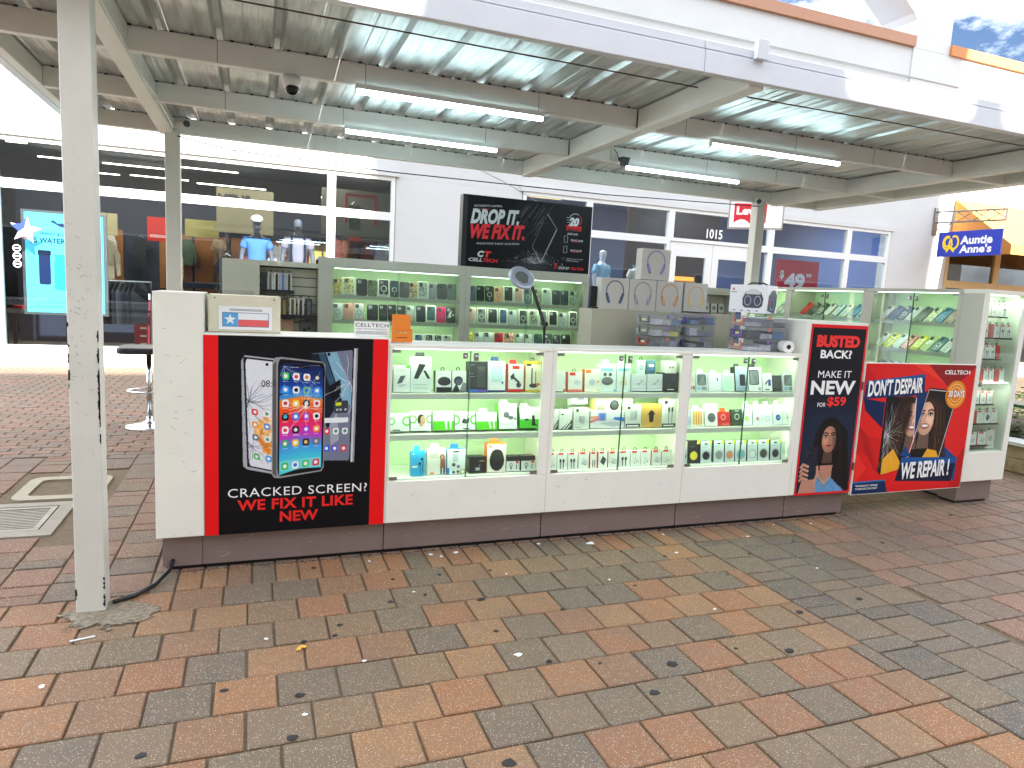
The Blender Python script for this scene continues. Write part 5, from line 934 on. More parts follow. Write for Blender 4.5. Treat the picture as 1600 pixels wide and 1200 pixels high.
# ------------------------------------------------------------------ products
KX = 3.76 / 3.84
def pack_T(T, u, v, n, tilt=0.0, yaw=0.0, d=0.04):
    return T @ Matrix.Translation((u, v + d * math.sin(tilt) + .0008, n)) @ Matrix.Rotation(yaw, 4, 'Y') @ Matrix.Rotation(-tilt, 4, 'X')
W_ = (238, 240, 240); G_ = (120, 124, 128); D_ = (34, 36, 40); R_ = (222, 40, 34)
GRN = (92, 206, 40)
def lines(x0, x1, ys, c=(150, 152, 156), h=.012): return [('r', x0, y, x1 - .06 * (i % 2), y + h, c) for i, y in enumerate(ys)]
STY = {   # front, side, prints, tab, depth
 'greycharger': (W_, (226, 228, 228), [('r', .75, .9, 1, 1, GRN), ('q', [(.2, .3), (.5, .34), (.72, .62), (.40, .60)], (88, 92, 100)), ('q', [(.3, .2), (.75, .25), (.72, .3), (.3, .26)], (196, 206, 216))] + lines(.15, .75, [.78, .84]), None, .05),
 'blackstand': ((218, 230, 226), (236, 240, 238), [('q', [(.15, .38), (.35, .37), (.72, .78), (.40, .80)], (40, 42, 44)), ('q', [(.6, .60), (.70, .62), (.94, .38), (.80, .38)], (30, 32, 34)), ('c', .3, .94, .03, D_)] + lines(.15, .85, [.1, .2]), D_, .04),
 'blackpuck': (W_, (30, 32, 36), [('r', .05, 0, 1, .22, D_), ('e', .55, .52, .40, .20, (70, 74, 82)), ('e', .55, .48, .42, .19, (26, 28, 32))] + lines(.12, .5, [.84]), 'hook', .05),
 'darkmount': (W_, (30, 32, 36), [('q', [(0, 0), (.6, 0), (.3, .4)], D_), ('q', [(.5, 0), (1, 0), (1, .4), (.8, .45)], (130, 134, 140)), ('e', .45, .52, .32, .22, (40, 44, 60)), ('e', .48, .46, .22, .16, (78, 82, 112))], 'hook', .05),
 'powerbank': ((46, 50, 54), (30, 32, 34), [('q', [(.42, .12), (.9, .12), (.84, .84), (.46, .84)], (66, 70, 72)), ('q', [(.55, .72), (.85, .66), (.84, .84), (.46, .84)], (84, 88, 90)), ('r', 0, 0, .5, .08, (60, 110, 200)), ('r', .5, 0, 1, .08, (98, 78, 172))] + lines(.06, .34, [.5, .6, .88], (170, 174, 178)), None, .05),
 'bluephone': (W_, (214, 220, 232), [('R', .22, .35, .80, .84, (186, 224, 236)), ('R', .27, .39, .75, .80, (206, 236, 244)), ('r', 0, 0, 1, .05, (36, 50, 110)), ('c', .84, .30, .06, (40, 60, 140))] + lines(.1, .6, [.94]), (44, 66, 104), .04),
 'redmount': (W_, R_, [('r', 0, 0, 1, .09, R_), ('r', .26, .82, .72, .94, R_), ('q', [(.12, .55), (.35, .68), (.42, .50), (.2, .42)], (44, 48, 54)), ('q', [(.35, .56), (.75, .36), (.70, .28), (.3, .48)], (56, 60, 66)), ('c', .68, .24, .16, (50, 54, 60))], R_, .06),
 'yellowcable': ((240, 236, 214), (222, 190, 60), [('r', 0, 0, 1, .06, (216, 186, 60)), ('r', 0, .9, 1, 1, (216, 186, 60)), ('r', .05, .84, .35, .9, D_), ('q', [(.36, .22), (.44, .22), (.44, .78), (.36, .78)], (62, 66, 72)), ('q', [(.62, .25), (.68, .25), (.66, .66), (.62, .66)], (62, 66, 72)), ('e', .5, .2, .28, .07, (40, 44, 50)), ('r', .70, .2, .92, .28, (230, 110, 40))], 'hook', .04),
 'greenring': (W_, (226, 230, 226), [('o', .88, .55, .26, GRN), ('o', .05, .55, .2, GRN), ('r', .1, .02, .5, .09, (90, 94, 98))] + lines(.1, .6, [.9]), None, .07),
 'portrait': (W_, (222, 228, 222), [('o', .10, .58, .2, GRN), ('o', .95, .58, .2, GRN), ('e', .52, .56, .20, .28, (48, 40, 38)), ('e', .60, .54, .13, .22, (206, 160, 130)), ('r', .42, .22, .6, .4, (206, 160, 130))] + lines(.1, .5, [.93, .1]), None, .07),
 'greenhalf': (W_, (200, 226, 196), [('r', 0, 0, 1, .48, GRN), ('q', [(.55, .5), (.68, .5), (.68, .05), (.60, .05)], W_), ('q', [(.78, .5), (.9, .5), (.88, .05), (.82, .05)], W_)] + lines(.06, .5, [.9, .84]), None, .07),
 'bracket': (W_, (224, 228, 224), [('o', .02, .55, .24, GRN), ('o', .98, .55, .24, GRN), ('q', [(.32, .4), (.44, .66), (.62, .5), (.56, .32)], (54, 60, 60)), ('q', [(.44, .5), (.72, .66), (.70, .4), (.5, .36)], (74, 80, 80)), ('r', .4, .04, .7, .09, D_)], None, .07),
 'greenhalf2': (W_, (190, 220, 184), [('r', 0, 0, 1, .46, GRN), ('q', [(.52, .7), (.66, .7), (.72, .05), (.64, .05)], W_), ('q', [(.76, .7), (.88, .7), (.9, .05), (.84, .05)], W_)] + lines(.06, .5, [.9, .84]), (210, 226, 206), .07),
 'earbuds': (W_, GRN, [('e', .42, .56, .17, .13, (94, 98, 108)), ('e', .66, .44, .16, .08, (104, 108, 118)), ('e', .9, .40, .08, .06, (150, 154, 160))] + lines(.1, .8, [.88, .18], (120, 150, 110)), W_, .07),
 'greenstand': (W_, (60, 150, 50), [('r', 0, 0, 1, .42, (74, 190, 50)), ('q', [(.62, .6), (.75, .6), (.78, .2), (.88, .12), (.58, .12), (.62, .3)], (28, 32, 34)), ('e', .34, .40, .12, .05, (30, 34, 34))] + lines(.1, .6, [.9, .82]), W_, .08),
 'blueear': ((52, 176, 232), (40, 150, 210), [('c', .78, .68, .10, (30, 50, 80)), ('c', .62, .50, .10, (24, 40, 70)), ('q', [(.62, .45), (.66, .45), (.72, .05), (.68, .05)], (20, 40, 70)), ('q', [(.82, .6), (.86, .6), (.84, .05), (.80, .05)], (20, 40, 70)), ('r', .08, .34, .45, .42, W_), ('c', .16, .9, .06, W_)], (52, 176, 232), .04),
 'womanbox': ((228, 226, 218), (240, 240, 236), [('e', .80, .68, .13, .12, (90, 50, 36)), ('q', [(.68, .25), (.98, .25), (.95, .62), (.70, .62)], (150, 96, 76)), ('e', .80, .68, .08, .09, (206, 150, 120)), ('r', .70, .02, .78, .25, (40, 70, 110)), ('r', .86, .02, .95, .25, (40, 60, 100)), ('r', .16, .03, .36, .09, (230, 90, 60))] + lines(.14, .6, [.8, .74, .68], (120, 120, 124)), (196, 226, 160), .06),
 'gadgets': ((232, 238, 240), (60, 130, 196), [('R', .30, .5, .60, .82, (196, 204, 208)), ('c', .36, .38, .10, (80, 84, 90)), ('c', .62, .30, .09, (120, 124, 130)), ('r', 0, 0, .12, .26, (40, 140, 210)), ('o', .86, .10, .15, (190, 180, 60)), ('c', .36, .08, .08, (60, 64, 70)), ('c', .60, .1, .08, (90, 96, 100)), ('r', .3, .88, .65, .93, (60, 64, 70))], (40, 110, 190), .05),
 'blackbox': ((34, 36, 40), (22, 24, 26), [('q', [(.4, .14), (.62, .14), (.66, .32), (.36, .32)], (170, 174, 178)), ('c', .62, .44, .05, (130, 134, 138)), ('r', .6, .7, .92, .74, (196, 180, 110))], None, .08),
 'mouse': ((238, 232, 224), (222, 110, 40), [('e', .52, .40, .40, .36, (32, 34, 36)), ('e', .52, .58, .34, .22, (46, 48, 50)), ('r', .08, .86, .25, .92, (222, 80, 40)), ('r', 0, .96, 1, 1, (222, 110, 40))], (222, 104, 34), .06),
 'ringmount': ((226, 228, 228), (40, 42, 46), [('r', 0, .68, 1, 1, (40, 42, 46)), ('o', .36, .42, .12, (60, 64, 70)), ('r', .3, .12, .4, .3, (80, 84, 90)), ('r', .72, .52, .92, .66, R_), ('r', .74, .14, .80, .44, (70, 74, 80))], None, .07),
 'redcorner': ((240, 240, 238), (232, 232, 230), [('r', .88, 0, 1, .14, R_), ('r', 0, 0, 1, .03, (90, 90, 94))] + lines(.5, .8, [.8], (200, 200, 200)), None, .03),
 'redside': ((242, 240, 236), (196, 40, 40), [('r', .1, .82, .5, .97, R_), ('q', [(.4, .4), (.8, .32), (.9, .52), (.5, .62)], (214, 216, 220)), ('r', 0, 0, 1, .12, (236, 120, 110))], 'hook', .04),
 'orangeside': ((244, 242, 230), (214, 100, 40), [('r', .06, .82, .42, .96, (240, 130, 50)), ('e', .5, .42, .20, .14, (200, 214, 226)), ('r', .82, .4, .96, .5, (244, 190, 70)), ('q', [(.8, .05), (.98, .05), (.98, .12)], (244, 190, 70))], None, .04),
 'tealgrey': ((226, 238, 236), (210, 226, 226), [('r', .12, .74, .82, .84, (130, 200, 214)), ('e', .50, .38, .34, .15, (96, 98, 98)), ('c', .36, .62, .10, (90, 92, 92)), ('c', .66, .62, .10, (90, 92, 92)), ('e', .5, .42, .3, .1, (120, 122, 122)), ('c', .92, .05, .05, (60, 120, 200))], (190, 226, 220), .04),
 'tealcream': ((228, 240, 236), (210, 226, 226), [('r', .10, .74, .92, .84, (130, 210, 214)), ('e', .50, .32, .26, .12, (224, 214, 186)), ('c', .4, .50, .08, (226, 216, 190)), ('c', .68, .50, .08, (226, 216, 190)), ('c', .92, .05, .05, (60, 120, 200))], (190, 226, 220), .04),
 'silver': ((206, 212, 216), (190, 196, 200), [('c', .46, .42, .05, (120, 126, 134)), ('c', .70, .62, .05, (120, 126, 134)), ('q', [(.44, .38), (.50, .38), (.74, .60), (.68, .62)], (160, 166, 172)), ('r', 0, .24, 1, .28, (236, 238, 240))], None, .08),
 'blackwhite': ((36, 38, 44), (24, 26, 30), [('r', .28, .05, .72, .11, (220, 224, 228)), ('R', .55, .5, .8, .82, (52, 56, 66))], None, .08),
 'bars': ((232, 234, 232), (220, 222, 220), [('q', [(0, 0), (1, 0), (1, .5)], (60, 64, 66)), ('q', [(.2, .02), (.34, .02), (.9, .40), (.8, .40)], W_), ('q', [(.5, .02), (.60, .02), (.96, .28), (.9, .3)], W_), ('r', .1, .74, .3, .8, D_)], 'hook', .03),
 'plug': ((222, 224, 218), (206, 208, 204), [('R', .44, .3, .72, .62, (180, 184, 190)), ('q', [(.44, .3), (.36, .34), (.36, .62), (.44, .62)], (150, 154, 160)), ('r', .14, .82, .3, .95, (40, 42, 44)), ('r', .48, .22, .52, .3, G_), ('r', .64, .22, .68, .3, G_), ('r', .1, .06, .5, .09, G_)], None, .08),
 'swirl': ((222, 222, 226), (206, 206, 210), [('R', .22, .42, .46, .9, (150, 150, 206)), ('q', [(0, .3), (.24, .5), (.24, .62), (0, .44)], (236, 120, 110)), ('q', [(0, .56), (.22, .62), (.22, .7), (0, .68)], (240, 150, 110)), ('q', [(.66, .52), (1, .36), (1, .60), (.72, .64)], (50, 120, 220)), ('q', [(.26, .30), (.66, .06), (.9, .16), (.9, .30), (.6, .36)], (186, 190, 200)), ('R', .27, .5, .42, .82, (96, 130, 214))], None, .10),
 'plugblack': ((216, 218, 212), (200, 202, 198), [('R', .30, .34, .62, .74, (186, 190, 196)), ('q', [(.62, .34), (.72, .4), (.72, .76), (.62, .74)], (150, 154, 160)), ('r', .04, .02, .96, .18, (56, 58, 60)), ('r', .12, .06, .84, .12, W_), ('r', .12, .82, .3, .94, (40, 42, 44))], None, .08),
 'gold': ((206, 164, 86), (206, 214, 90), [('q', [(.36, .62), (.64, .66), (.60, .24), (.42, .22)], (40, 40, 42)), ('c', .50, .62, .12, (36, 36, 38)), ('r', .30, .56, .70, .60, (40, 40, 42)), ('r', .55, .04, .9, .06, (90, 70, 30))], None, .09),
 'cables': ((226, 228, 224), (214, 216, 212), [('r', 0, .01, 1, .14, (60, 62, 64)), ('r', .1, .05, .8, .09, W_), ('r', .42, .16, .46, .6, (70, 72, 76)), ('r', .64, .16, .68, .6, (70, 72, 76)), ('r', .38, .56, .50, .72, (50, 52, 56)), ('r', .60, .56, .72, .72, (50, 52, 56)), ('r', .12, .84, .34, .97, (40, 42, 44))], (240, 232, 120), .05),
 'swatch': ((224, 226, 222), (214, 218, 214), [('r', .1, .5, .9, .9, (220, 206, 190)), ('r', .05, .12, .28, .3, (170, 130, 124)), ('r', .34, .12, .6, .3, (196, 160, 150)), ('r', .66, .12, .94, .3, (150, 112, 108))], (214, 220, 218), .02),
 'cleargrey': ((214, 222, 222), (200, 212, 212), [('R', .10, .32, .86, .92, (96, 102, 108)), ('q', [(.15, .36), (.8, .36), (.6, .88)], (126, 134, 140)), ('r', .08, .08, .36, .26, (150, 196, 226)), ('r', .44, .08, .88, .26, (150, 140, 146))], (206, 216, 216), .02),
 'clearwhite': ((220, 226, 232), (200, 212, 216), [('R', .06, .08, .94, .92, (236, 238, 244)), ('c', .68, .70, .06, (60, 64, 76)), ('c', .68, .62, .05, (60, 64, 76))], (206, 216, 216), .02),
 'clearmint': ((206, 220, 216), (196, 212, 208), [('R', .08, .08, .92, .92, (214, 240, 222)), ('R', .14, .14, .86, .86, (196, 232, 206))], (206, 216, 216), .02),
 'bluewin': ((176, 196, 214), (36, 40, 46), [('R', .34, .2, .82, .68, (20, 22, 28)), ('r', .4, .8, .76, .84, (220, 226, 232)), ('r', .1, .04, .9, .14, (150, 176, 200))], (30, 34, 40), .05),
 'greyphone': ((232, 234, 234), (214, 218, 220), [('R', .06, .26, .80, .9, (50, 54, 60)), ('R', .12, .30, .74, .86, (116, 122, 128)), ('q', [(.12, .30), (.5, .30), (.2, .84)], (140, 146, 152)), ('r', .7, .04, .92, .16, (170, 174, 178))], (34, 44, 40), .03),
 'blueadapter': ((236, 238, 238), (220, 224, 226), [('R', .58, .30, .86, .66, (54, 70, 150)), ('q', [(.2, .4), (.32, .36), (.56, .56), (.5, .62)], (36, 40, 60)), ('r', .2, .06, .7, .12, (70, 80, 130))] + lines(.15, .7, [.84, .76], (110, 120, 140)), None, .03),
 'plainblack': ((48, 52, 56), (36, 40, 44), [('R', .08, .06, .92, .94, (56, 60, 64))], None, .02),
 'violet': ((206, 208, 230), (196, 200, 220), [('R', .1, .1, .9, .9, (190, 194, 226)), ('q', [(.1, .5), (.9, .7), (.9, .8), (.1, .6)], (226, 228, 244))], None, .02),
 'orangedots': ((226, 230, 228), (214, 220, 218), [('R', .08, .06, .92, .9, (240, 224, 190))] + [('c', .22 + .19 * i, .16 + .13 * j, .075, (226, 160, 56)) for i in range(4) for j in range(6)], (206, 216, 216), .02),
 'greydisc': ((236, 236, 234), (220, 222, 220), [('c', .52, .38, .34, (120, 122, 126)), ('c', .52, .38, .27, (96, 98, 102)), ('r', .38, .88, .72, .93, (40, 42, 46))] + lines(.15, .6, [.72], (90, 94, 98)), None, .03),
 'redring': ((200, 44, 46), (170, 36, 38), [('o', .42, .62, .20, (236, 150, 140)), ('r', .3, .08, .9, .14, (226, 130, 120))], (196, 92, 40), .02),
 'greenringp': ((56, 76, 62), (44, 60, 50), [('o', .52, .55, .24, (190, 206, 170)), ('r', .35, .88, .7, .94, (190, 200, 190))], None, .02),
 'limedisc': ((228, 234, 236), (214, 220, 222), [('c', .42, .32, .24, (190, 226, 120)), ('r', .38, .92, .62, .96, D_)], (224, 232, 234), .02),
 'rosedisc': ((228, 234, 236), (214, 220, 222), [('c', .50, .32, .26, (214, 220, 224)), ('c', .46, .32, .14, (206, 120, 110)), ('r', .38, .92, .62, .96, D_)], (224, 232, 234), .02),
 'paledisc': ((228, 234, 236), (214, 220, 222), [('o', .50, .32, .25, (170, 190, 200)), ('r', .38, .92, .62, .96, D_)], (224, 232, 234), .02),
 'bluedisc': ((230, 234, 236), (214, 220, 222), [('c', .52, .36, .28, (40, 90, 160)), ('q', [(.36, .32), (.7, .40), (.66, .34)], (160, 200, 220)), ('r', .38, .92, .62, .96, D_)], (224, 232, 234), .02),
 'leafdisc': ((230, 234, 236), (214, 220, 222), [('c', .52, .36, .28, (220, 226, 224)), ('q', [(.4, .3), (.55, .42), (.6, .34)], (50, 60, 60)), ('q', [(.5, .44), (.66, .40), (.58, .48)], (60, 70, 70)), ('r', .38, .92, .62, .96, D_)], (224, 232, 234), .02),
 'frost': ((212, 226, 220), (200, 216, 210), [('o', .5, .5, .3, (190, 206, 204))], None, .02),
}
def grip(c1, body=(196, 206, 212), disc=(150, 160, 166)): return (body, (60, 64, 66), [('c', .52, .34, .38, disc), ('c', .50, .33, .31, c1), ('q', [(.74, .84), (1, .84), (1, 1), (.80, 1)], (196, 226, 40)), ('e', .48, .86, .16, .035, (40, 44, 46))] + lines(.1, .6, [.72], (120, 126, 130)), None, .03)
STY.update({'greygrip': grip((136, 138, 136)), 'yellowgrip': grip((240, 222, 70), (36, 38, 40), (70, 72, 74)), 'clovergrip': grip((34, 38, 48)), 'orangegrip': grip((226, 140, 90)), 'tealgrip': grip((106, 166, 176)), 'whitegrip': grip((214, 218, 218)), 'olivegrip': grip((64, 66, 50)), 'blackgrip': grip((44, 46, 56))})
def hangpack(kind):
    base = [('r', .12, .86, .62, .97, R_)]
    g = {'earwire': [('q', [(.35, .15), (.38, .15), (.48, .55), (.45, .55)], (180, 184, 188)), ('q', [(.62, .15), (.65, .15), (.55, .55), (.52, .55)], (180, 184, 188)), ('c', .4, .2, .06, (120, 124, 130)), ('c', .66, .28, .06, (120, 124, 130))],
         'cable': [('r', .30, .05, .38, .5, (60, 62, 68)), ('r', .58, .05, .66, .5, (60, 62, 68)), ('r', .24, .42, .42, .60, (44, 46, 52)), ('r', .54, .42, .72, .60, (44, 46, 52))],
         'cable2': [('r', .30, .05, .40, .5, (60, 62, 68)), ('r', .56, .05, .66, .5, (60, 62, 68)), ('r', .86, 0, 1, 1, R_)],
         'plugw': [('q', [(.3, .28), (.7, .18), (.85, .45), (.45, .60)], (206, 210, 214)), ('q', [(.3, .28), (.7, .18), (.70, .24), (.32, .34)], (160, 166, 172)), ('r', .95, 0, 1, .9, R_)],
         'bank': [('q', [(.22, .36), (.60, .14), (.88, .50), (.5, .72)], (40, 42, 48)), ('q', [(.3, .38), (.58, .22), (.78, .48), (.52, .62)], (84, 88, 94))]}[kind]
    return ((236, 236, 232), (214, 60, 50) if kind in ('cable2', 'plugw') else (220, 220, 218), base + g, 'hook', .02)
for k_ in ('earwire', 'cable', 'cable2', 'plugw', 'bank'): STY[k_] = hangpack(k_)
def product(T, u, v, n, w, h, sty, label, group, tilt=.12, yaw=0.0, name='product_box', cat='box', noback=False):
    fc, sc, ops, tab, d = STY[sty] if isinstance(sty, str) else sty
    TT = pack_T(T, u, v, n, tilt, yaw, d); org = tuple(T @ Vector((u, v, n)))
    mats = [K(*fc), K(*sc)]; idx = {fc: 0, sc: 1}
    def mi(c):
        if c not in idx: idx[c] = len(mats); mats.append(K(*c))
        return idx[c]
    mb = MB(); hw = w / 2; mb.add([(-hw, 0, 0), (hw, 0, 0), (hw, h, 0), (-hw, h, 0)], [(0, 1, 2, 3)], 0, TT)
    mb.add([(-hw, 0, 0), (hw, 0, 0), (hw, h, 0), (-hw, h, 0), (-hw, 0, -d), (hw, 0, -d), (hw, h, -d), (-hw, h, -d)], [(4, 7, 6, 5), (0, 4, 5, 1), (3, 2, 6, 7), (1, 5, 6, 2), (0, 3, 7, 4)], 1, TT)
    z = .0006
    for op in ops:
        z += .00012; k = op[0]; P = lambda a, b_: (-hw + a * w, b_ * h)
        if k == 'r': mb.flat([P(op[1], op[2]), P(op[3], op[2]), P(op[3], op[4]), P(op[1], op[4])], z, mi(op[5]), TT)
        elif k == 'R': a, b_ = P(op[1], op[2]); c_, e_ = P(op[3], op[4]); mb.flat(rrect(a, b_, c_, e_, min(c_ - a, e_ - b_) * .16, 3), z, mi(op[5]), TT)
        elif k == 'q': mb.flat([P(*p) for p in op[1]], z, mi(op[2]), TT)
        elif k == 'e': c_ = P(op[1], op[2]); mb.flat(ell(c_[0], c_[1], op[3] * w, op[4] * h, 14), z, mi(op[5]), TT)
        elif k == 'c': c_ = P(op[1], op[2]); mb.flat(ell(c_[0], c_[1], op[3] * w, op[3] * w, 14), z, mi(op[4]), TT)
        elif k == 'o':
            c_ = P(op[1], op[2]); r1 = op[3] * w; o1 = [p for p in ell(c_[0], c_[1], r1, r1, 18)]; i1 = ell(c_[0], c_[1], r1 * .68, r1 * .68, 18)
            cl = lambda p: (max(-hw, min(hw, p[0])), max(0, min(h, p[1])))
            mb.add([(*cl(p), z) for p in o1] + [(*cl(p), z) for p in i1], [(i, (i + 1) % 18, 18 + (i + 1) % 18, 18 + i) for i in range(18)], mi(op[4]), TT)
    o = tag(mb.build(name, mats, None, org), label, cat, group)
    if tab == 'hook': MB().tube([TT @ Vector((math.cos(a) * .010, h + .008 + math.sin(a) * .010, -d / 2)) for a in [k * math.pi / 5 for k in range(11)]], .0025, 0, 5).build('hang_loop', BLACK, o)
    elif tab: MB().add([(-w * .24, h, -d + .002), (w * .24, h, -d + .002), (w * .20, h + .026, -d + .002), (-w * .20, h + .026, -d + .002), (-w * .24, h, -d), (w * .24, h, -d), (w * .20, h + .026, -d), (-w * .20, h + .026, -d)], [(0, 1, 2, 3), (5, 4, 7, 6), (0, 3, 7, 4), (1, 5, 6, 2), (3, 2, 6, 7)], 0, TT).build('hang_tab', K(*tab), o)
    return o
C1_TOP = [
    (0.791, 0.096, 0.152, 'white charger box with a green top corner', 'greycharger'),
    (0.903, 0.125, 0.203, 'tall pale box with a folded black phone stand on it', 'blackstand'),
    (1.035, 0.096, 0.123, 'white box with a round black charging pad', 'blackpuck'),
    (1.131, 0.087, 0.124, 'white box showing a dark lens shaped car mount', 'darkmount'),
    (1.245, 0.123, 0.180, 'black power bank box with a blue and purple base stripe', 'powerbank'),
    (1.365, 0.113, 0.185, 'white box with a pale blue phone outline and navy base', 'bluephone'),
    (1.488, 0.100, 0.167, 'red and white box with a black arm mount', 'redmount'),
    (1.604, 0.104, 0.189, 'yellow edged box holding a black cable mount', 'yellowcable'),
]
C1_MID = [
    (0.787, 0.109, 0.105, 'low white box with a green ring, leftmost', 'greenring'),
    (0.912, 0.122, 0.115, 'low white and green box with a portrait of a woman', 'portrait'),
    (1.046, 0.125, 0.114, 'white over green box with two white stripes, nearer the portrait box', 'greenhalf'),
    (1.180, 0.128, 0.108, 'white box with a black bracket between two green arcs', 'bracket'),
    (1.315, 0.131, 0.104, 'white over green box with white stripes, left of the earbud box', 'greenhalf2'),
    (1.453, 0.118, 0.154, 'taller white box with a green side and grey earbuds', 'earbuds'),
    (1.595, 0.131, 0.131, 'white over green box with a small black phone stand', 'greenstand'),
]
C1_BOT = [
    (0.901, 0.083, 0.145, 'bright blue earphone box', 'blueear'),
    (1.014, 0.115, 0.152, 'white box with a photo of a woman in a striped top', 'womanbox'),
    (1.133, 0.112, 0.150, 'white and blue box printed with small round gadgets', 'gadgets'),
    (1.268, 0.105, 0.097, 'small square black gadget box', 'blackbox'),
    (1.388, 0.122, 0.178, 'orange edged box with a large black oval mouse', 'mouse'),
    (1.498, 0.088, 0.092, 'small white box with a black lid and ring mount, left of its twin', 'ringmount'),
    (1.598, 0.095, 0.092, 'small white box with a black lid and ring mount, right of its twin', 'ringmount'),
]
C2_TOP = [
    (1.776, 0.079, 0.133, 'plain white box with a red corner', 'redcorner'),
    (1.889, 0.099, 0.125, 'white box with a red side and a white gadget', 'redside'),
    (2.006, 0.108, 0.146, 'white box with an orange side', 'orangeside'),
    (2.117, 0.126, 0.178, 'tall pale earbud box with dark grey earbuds', 'tealgrey'),
    (2.233, 0.101, 0.180, 'tall pale earbud box with cream earbuds', 'tealcream'),
    (2.349, 0.115, 0.109, 'silver box with tiny earbuds, left of its twin', 'silver'),
    (2.468, 0.114, 0.112, 'silver box with tiny earbuds, right of its twin', 'silver'),
    (2.591, 0.126, 0.123, 'black box with small white lettering along the base', 'blackwhite'),
]
C2_MID = [
    (1.764, 0.066, 0.125, 'white pack with diagonal black bars, half behind its neighbour', 'bars'),
    (1.841, 0.085, 0.127, 'white pack with diagonal black bars, in front of its neighbour', 'bars'),
    (1.946, 0.109, 0.134, 'pale charger box with a small grey plug', 'plug'),
    (2.135, 0.249, 0.113, 'wide pale box with red, blue and violet swirls', 'swirl'),
    (2.323, 0.120, 0.151, 'pale charger box with a black base band', 'plugblack'),
    (2.462, 0.155, 0.153, 'golden box with a black car mount', 'gold'),
    (2.601, 0.118, 0.187, 'tall pale box with two black cables and a black base band', 'cables'),
]
C2_BOT = [
    (1.763, 0.058, 0.112, 'white hanging pack with thin grey earphones', 'earwire'),
    (1.832, 0.071, 0.110, 'white hanging pack with two dark cables', 'cable'),
    (1.905, 0.069, 0.110, 'white hanging pack with dark cables and a red edge', 'cable'),
    (1.985, 0.079, 0.109, 'white hanging pack with a pale plug', 'plugw'),
    (2.056, 0.055, 0.109, 'narrow white hanging pack with black cables and red edge', 'cable2'),
    (2.122, 0.067, 0.108, 'white hanging pack with a black power bank', 'bank'),
    (2.197, 0.075, 0.108, 'white hanging pack with a faint grey plug', 'plugw'),
    (2.282, 0.083, 0.107, 'white hanging pack with two bold black cables', 'cable'),
    (2.364, 0.073, 0.106, 'white hanging pack with fine white earphones', 'earwire'),
    (2.444, 0.077, 0.106, 'white hanging pack with pale earphones and red foot', 'earwire'),
    (2.526, 0.077, 0.105, 'white hanging pack with a slanted pale plug', 'plugw'),
    (2.608, 0.080, 0.105, 'white hanging pack with looped pale earphones', 'earwire'),
]
C3_TOP = [
    (2.760, 0.052, 0.126, 'pale pack with brown swatches', 'swatch'),
    (2.845, 0.097, 0.128, 'clear pack holding a dark grey phone case', 'cleargrey'),
    (2.949, 0.111, 0.125, 'clear pack holding a white phone case', 'clearwhite'),
    (3.061, 0.105, 0.126, 'clear pack holding a mint phone case', 'clearmint'),
    (3.170, 0.102, 0.167, 'pale blue pack with a black phone window', 'bluewin'),
    (3.291, 0.117, 0.168, 'white pack with a large grey phone', 'greyphone'),
    (3.394, 0.082, 0.127, 'white pack with a blue adapter', 'blueadapter'),
    (3.481, 0.083, 0.114, 'plain black case pack', 'plainblack'),
    (3.588, 0.119, 0.129, 'clear pack with a grey phone and folded corner', 'cleargrey'),
]
C3_MID = [
    (2.752, 0.042, 0.110, 'pale violet patterned pack', 'violet'),
    (2.831, 0.102, 0.118, 'clear pack with rows of orange dots', 'orangedots'),
    (2.943, 0.102, 0.152, 'white pack with a round grey grip', 'greydisc'),
    (3.053, 0.105, 0.097, 'red pack with a ring', 'redring'),
    (3.156, 0.094, 0.113, 'dark green pack with a pale ring', 'greenringp'),
    (3.251, 0.080, 0.142, 'white pack with a lime disc', 'limedisc'),
    (3.338, 0.084, 0.143, 'white pack with a rose and white disc', 'rosedisc'),
    (3.428, 0.087, 0.140, 'white pack with a pale ring disc', 'paledisc'),
    (3.516, 0.081, 0.144, 'white pack with a marbled blue disc', 'bluedisc'),
    (3.606, 0.088, 0.141, 'white pack with a black and white leaf disc', 'leafdisc'),
]
C3_BOT = [
    (2.751, 0.036, 0.154, 'narrow pale pack with a ringed grip at the left end', 'greygrip'),
    (2.824, 0.098, 0.158, 'black pack with a yellow grip', 'yellowgrip'),
    (2.922, 0.091, 0.153, 'pale pack with a black clover grip', 'clovergrip'),
    (3.032, 0.086, 0.153, 'pale pack with a grey glitter grip', 'greygrip'),
    (3.120, 0.081, 0.152, 'pale pack with an orange grip', 'orangegrip'),
    (3.218, 0.096, 0.150, 'pale pack with a teal marbled grip', 'tealgrip'),
    (3.316, 0.085, 0.150, 'pale pack with a white grip', 'whitegrip'),
    (3.417, 0.099, 0.149, 'pale pack with a dark olive grip', 'olivegrip'),
    (3.521, 0.091, 0.146, 'pale pack with a plain black grip', 'blackgrip'),
    (3.608, 0.062, 0.130, 'clear frosted pack at the right end', 'frost'),
]
TF = FRONT(0, YF, 0)
WHERE = {'C1': 'case beside the cracked screen poster', 'C2': 'middle counter case', 'C3': 'case beside the busted back poster'}
def fill(tab, key, lev, v, tilt):
    for i, r in enumerate(tab):
        x, w, h, lab, st = r[:5]; back = .035 if lev != 'bottom' else .04
        nd = STY[st][4]
        product(TF, x * KX, v, -.050 - (i % 2) * .004 - (.02 if 'half behind' in lab else 0), w * KX * .985, h * KX, st, f'{lab}, {lev} shelf of {WHERE[key]}' if len((lab + ' ' + lev + ' ' + WHERE[key]).split()) <= 13 else f'{lab}, {lev} shelf', 'boxes and packs in the counter cases', tilt)
fill(C1_TOP, 'C1', 'top', .925, .10); fill(C1_MID, 'C1', 'middle', .69, .22); fill(C1_BOT, 'C1', 'bottom', .438, .08)
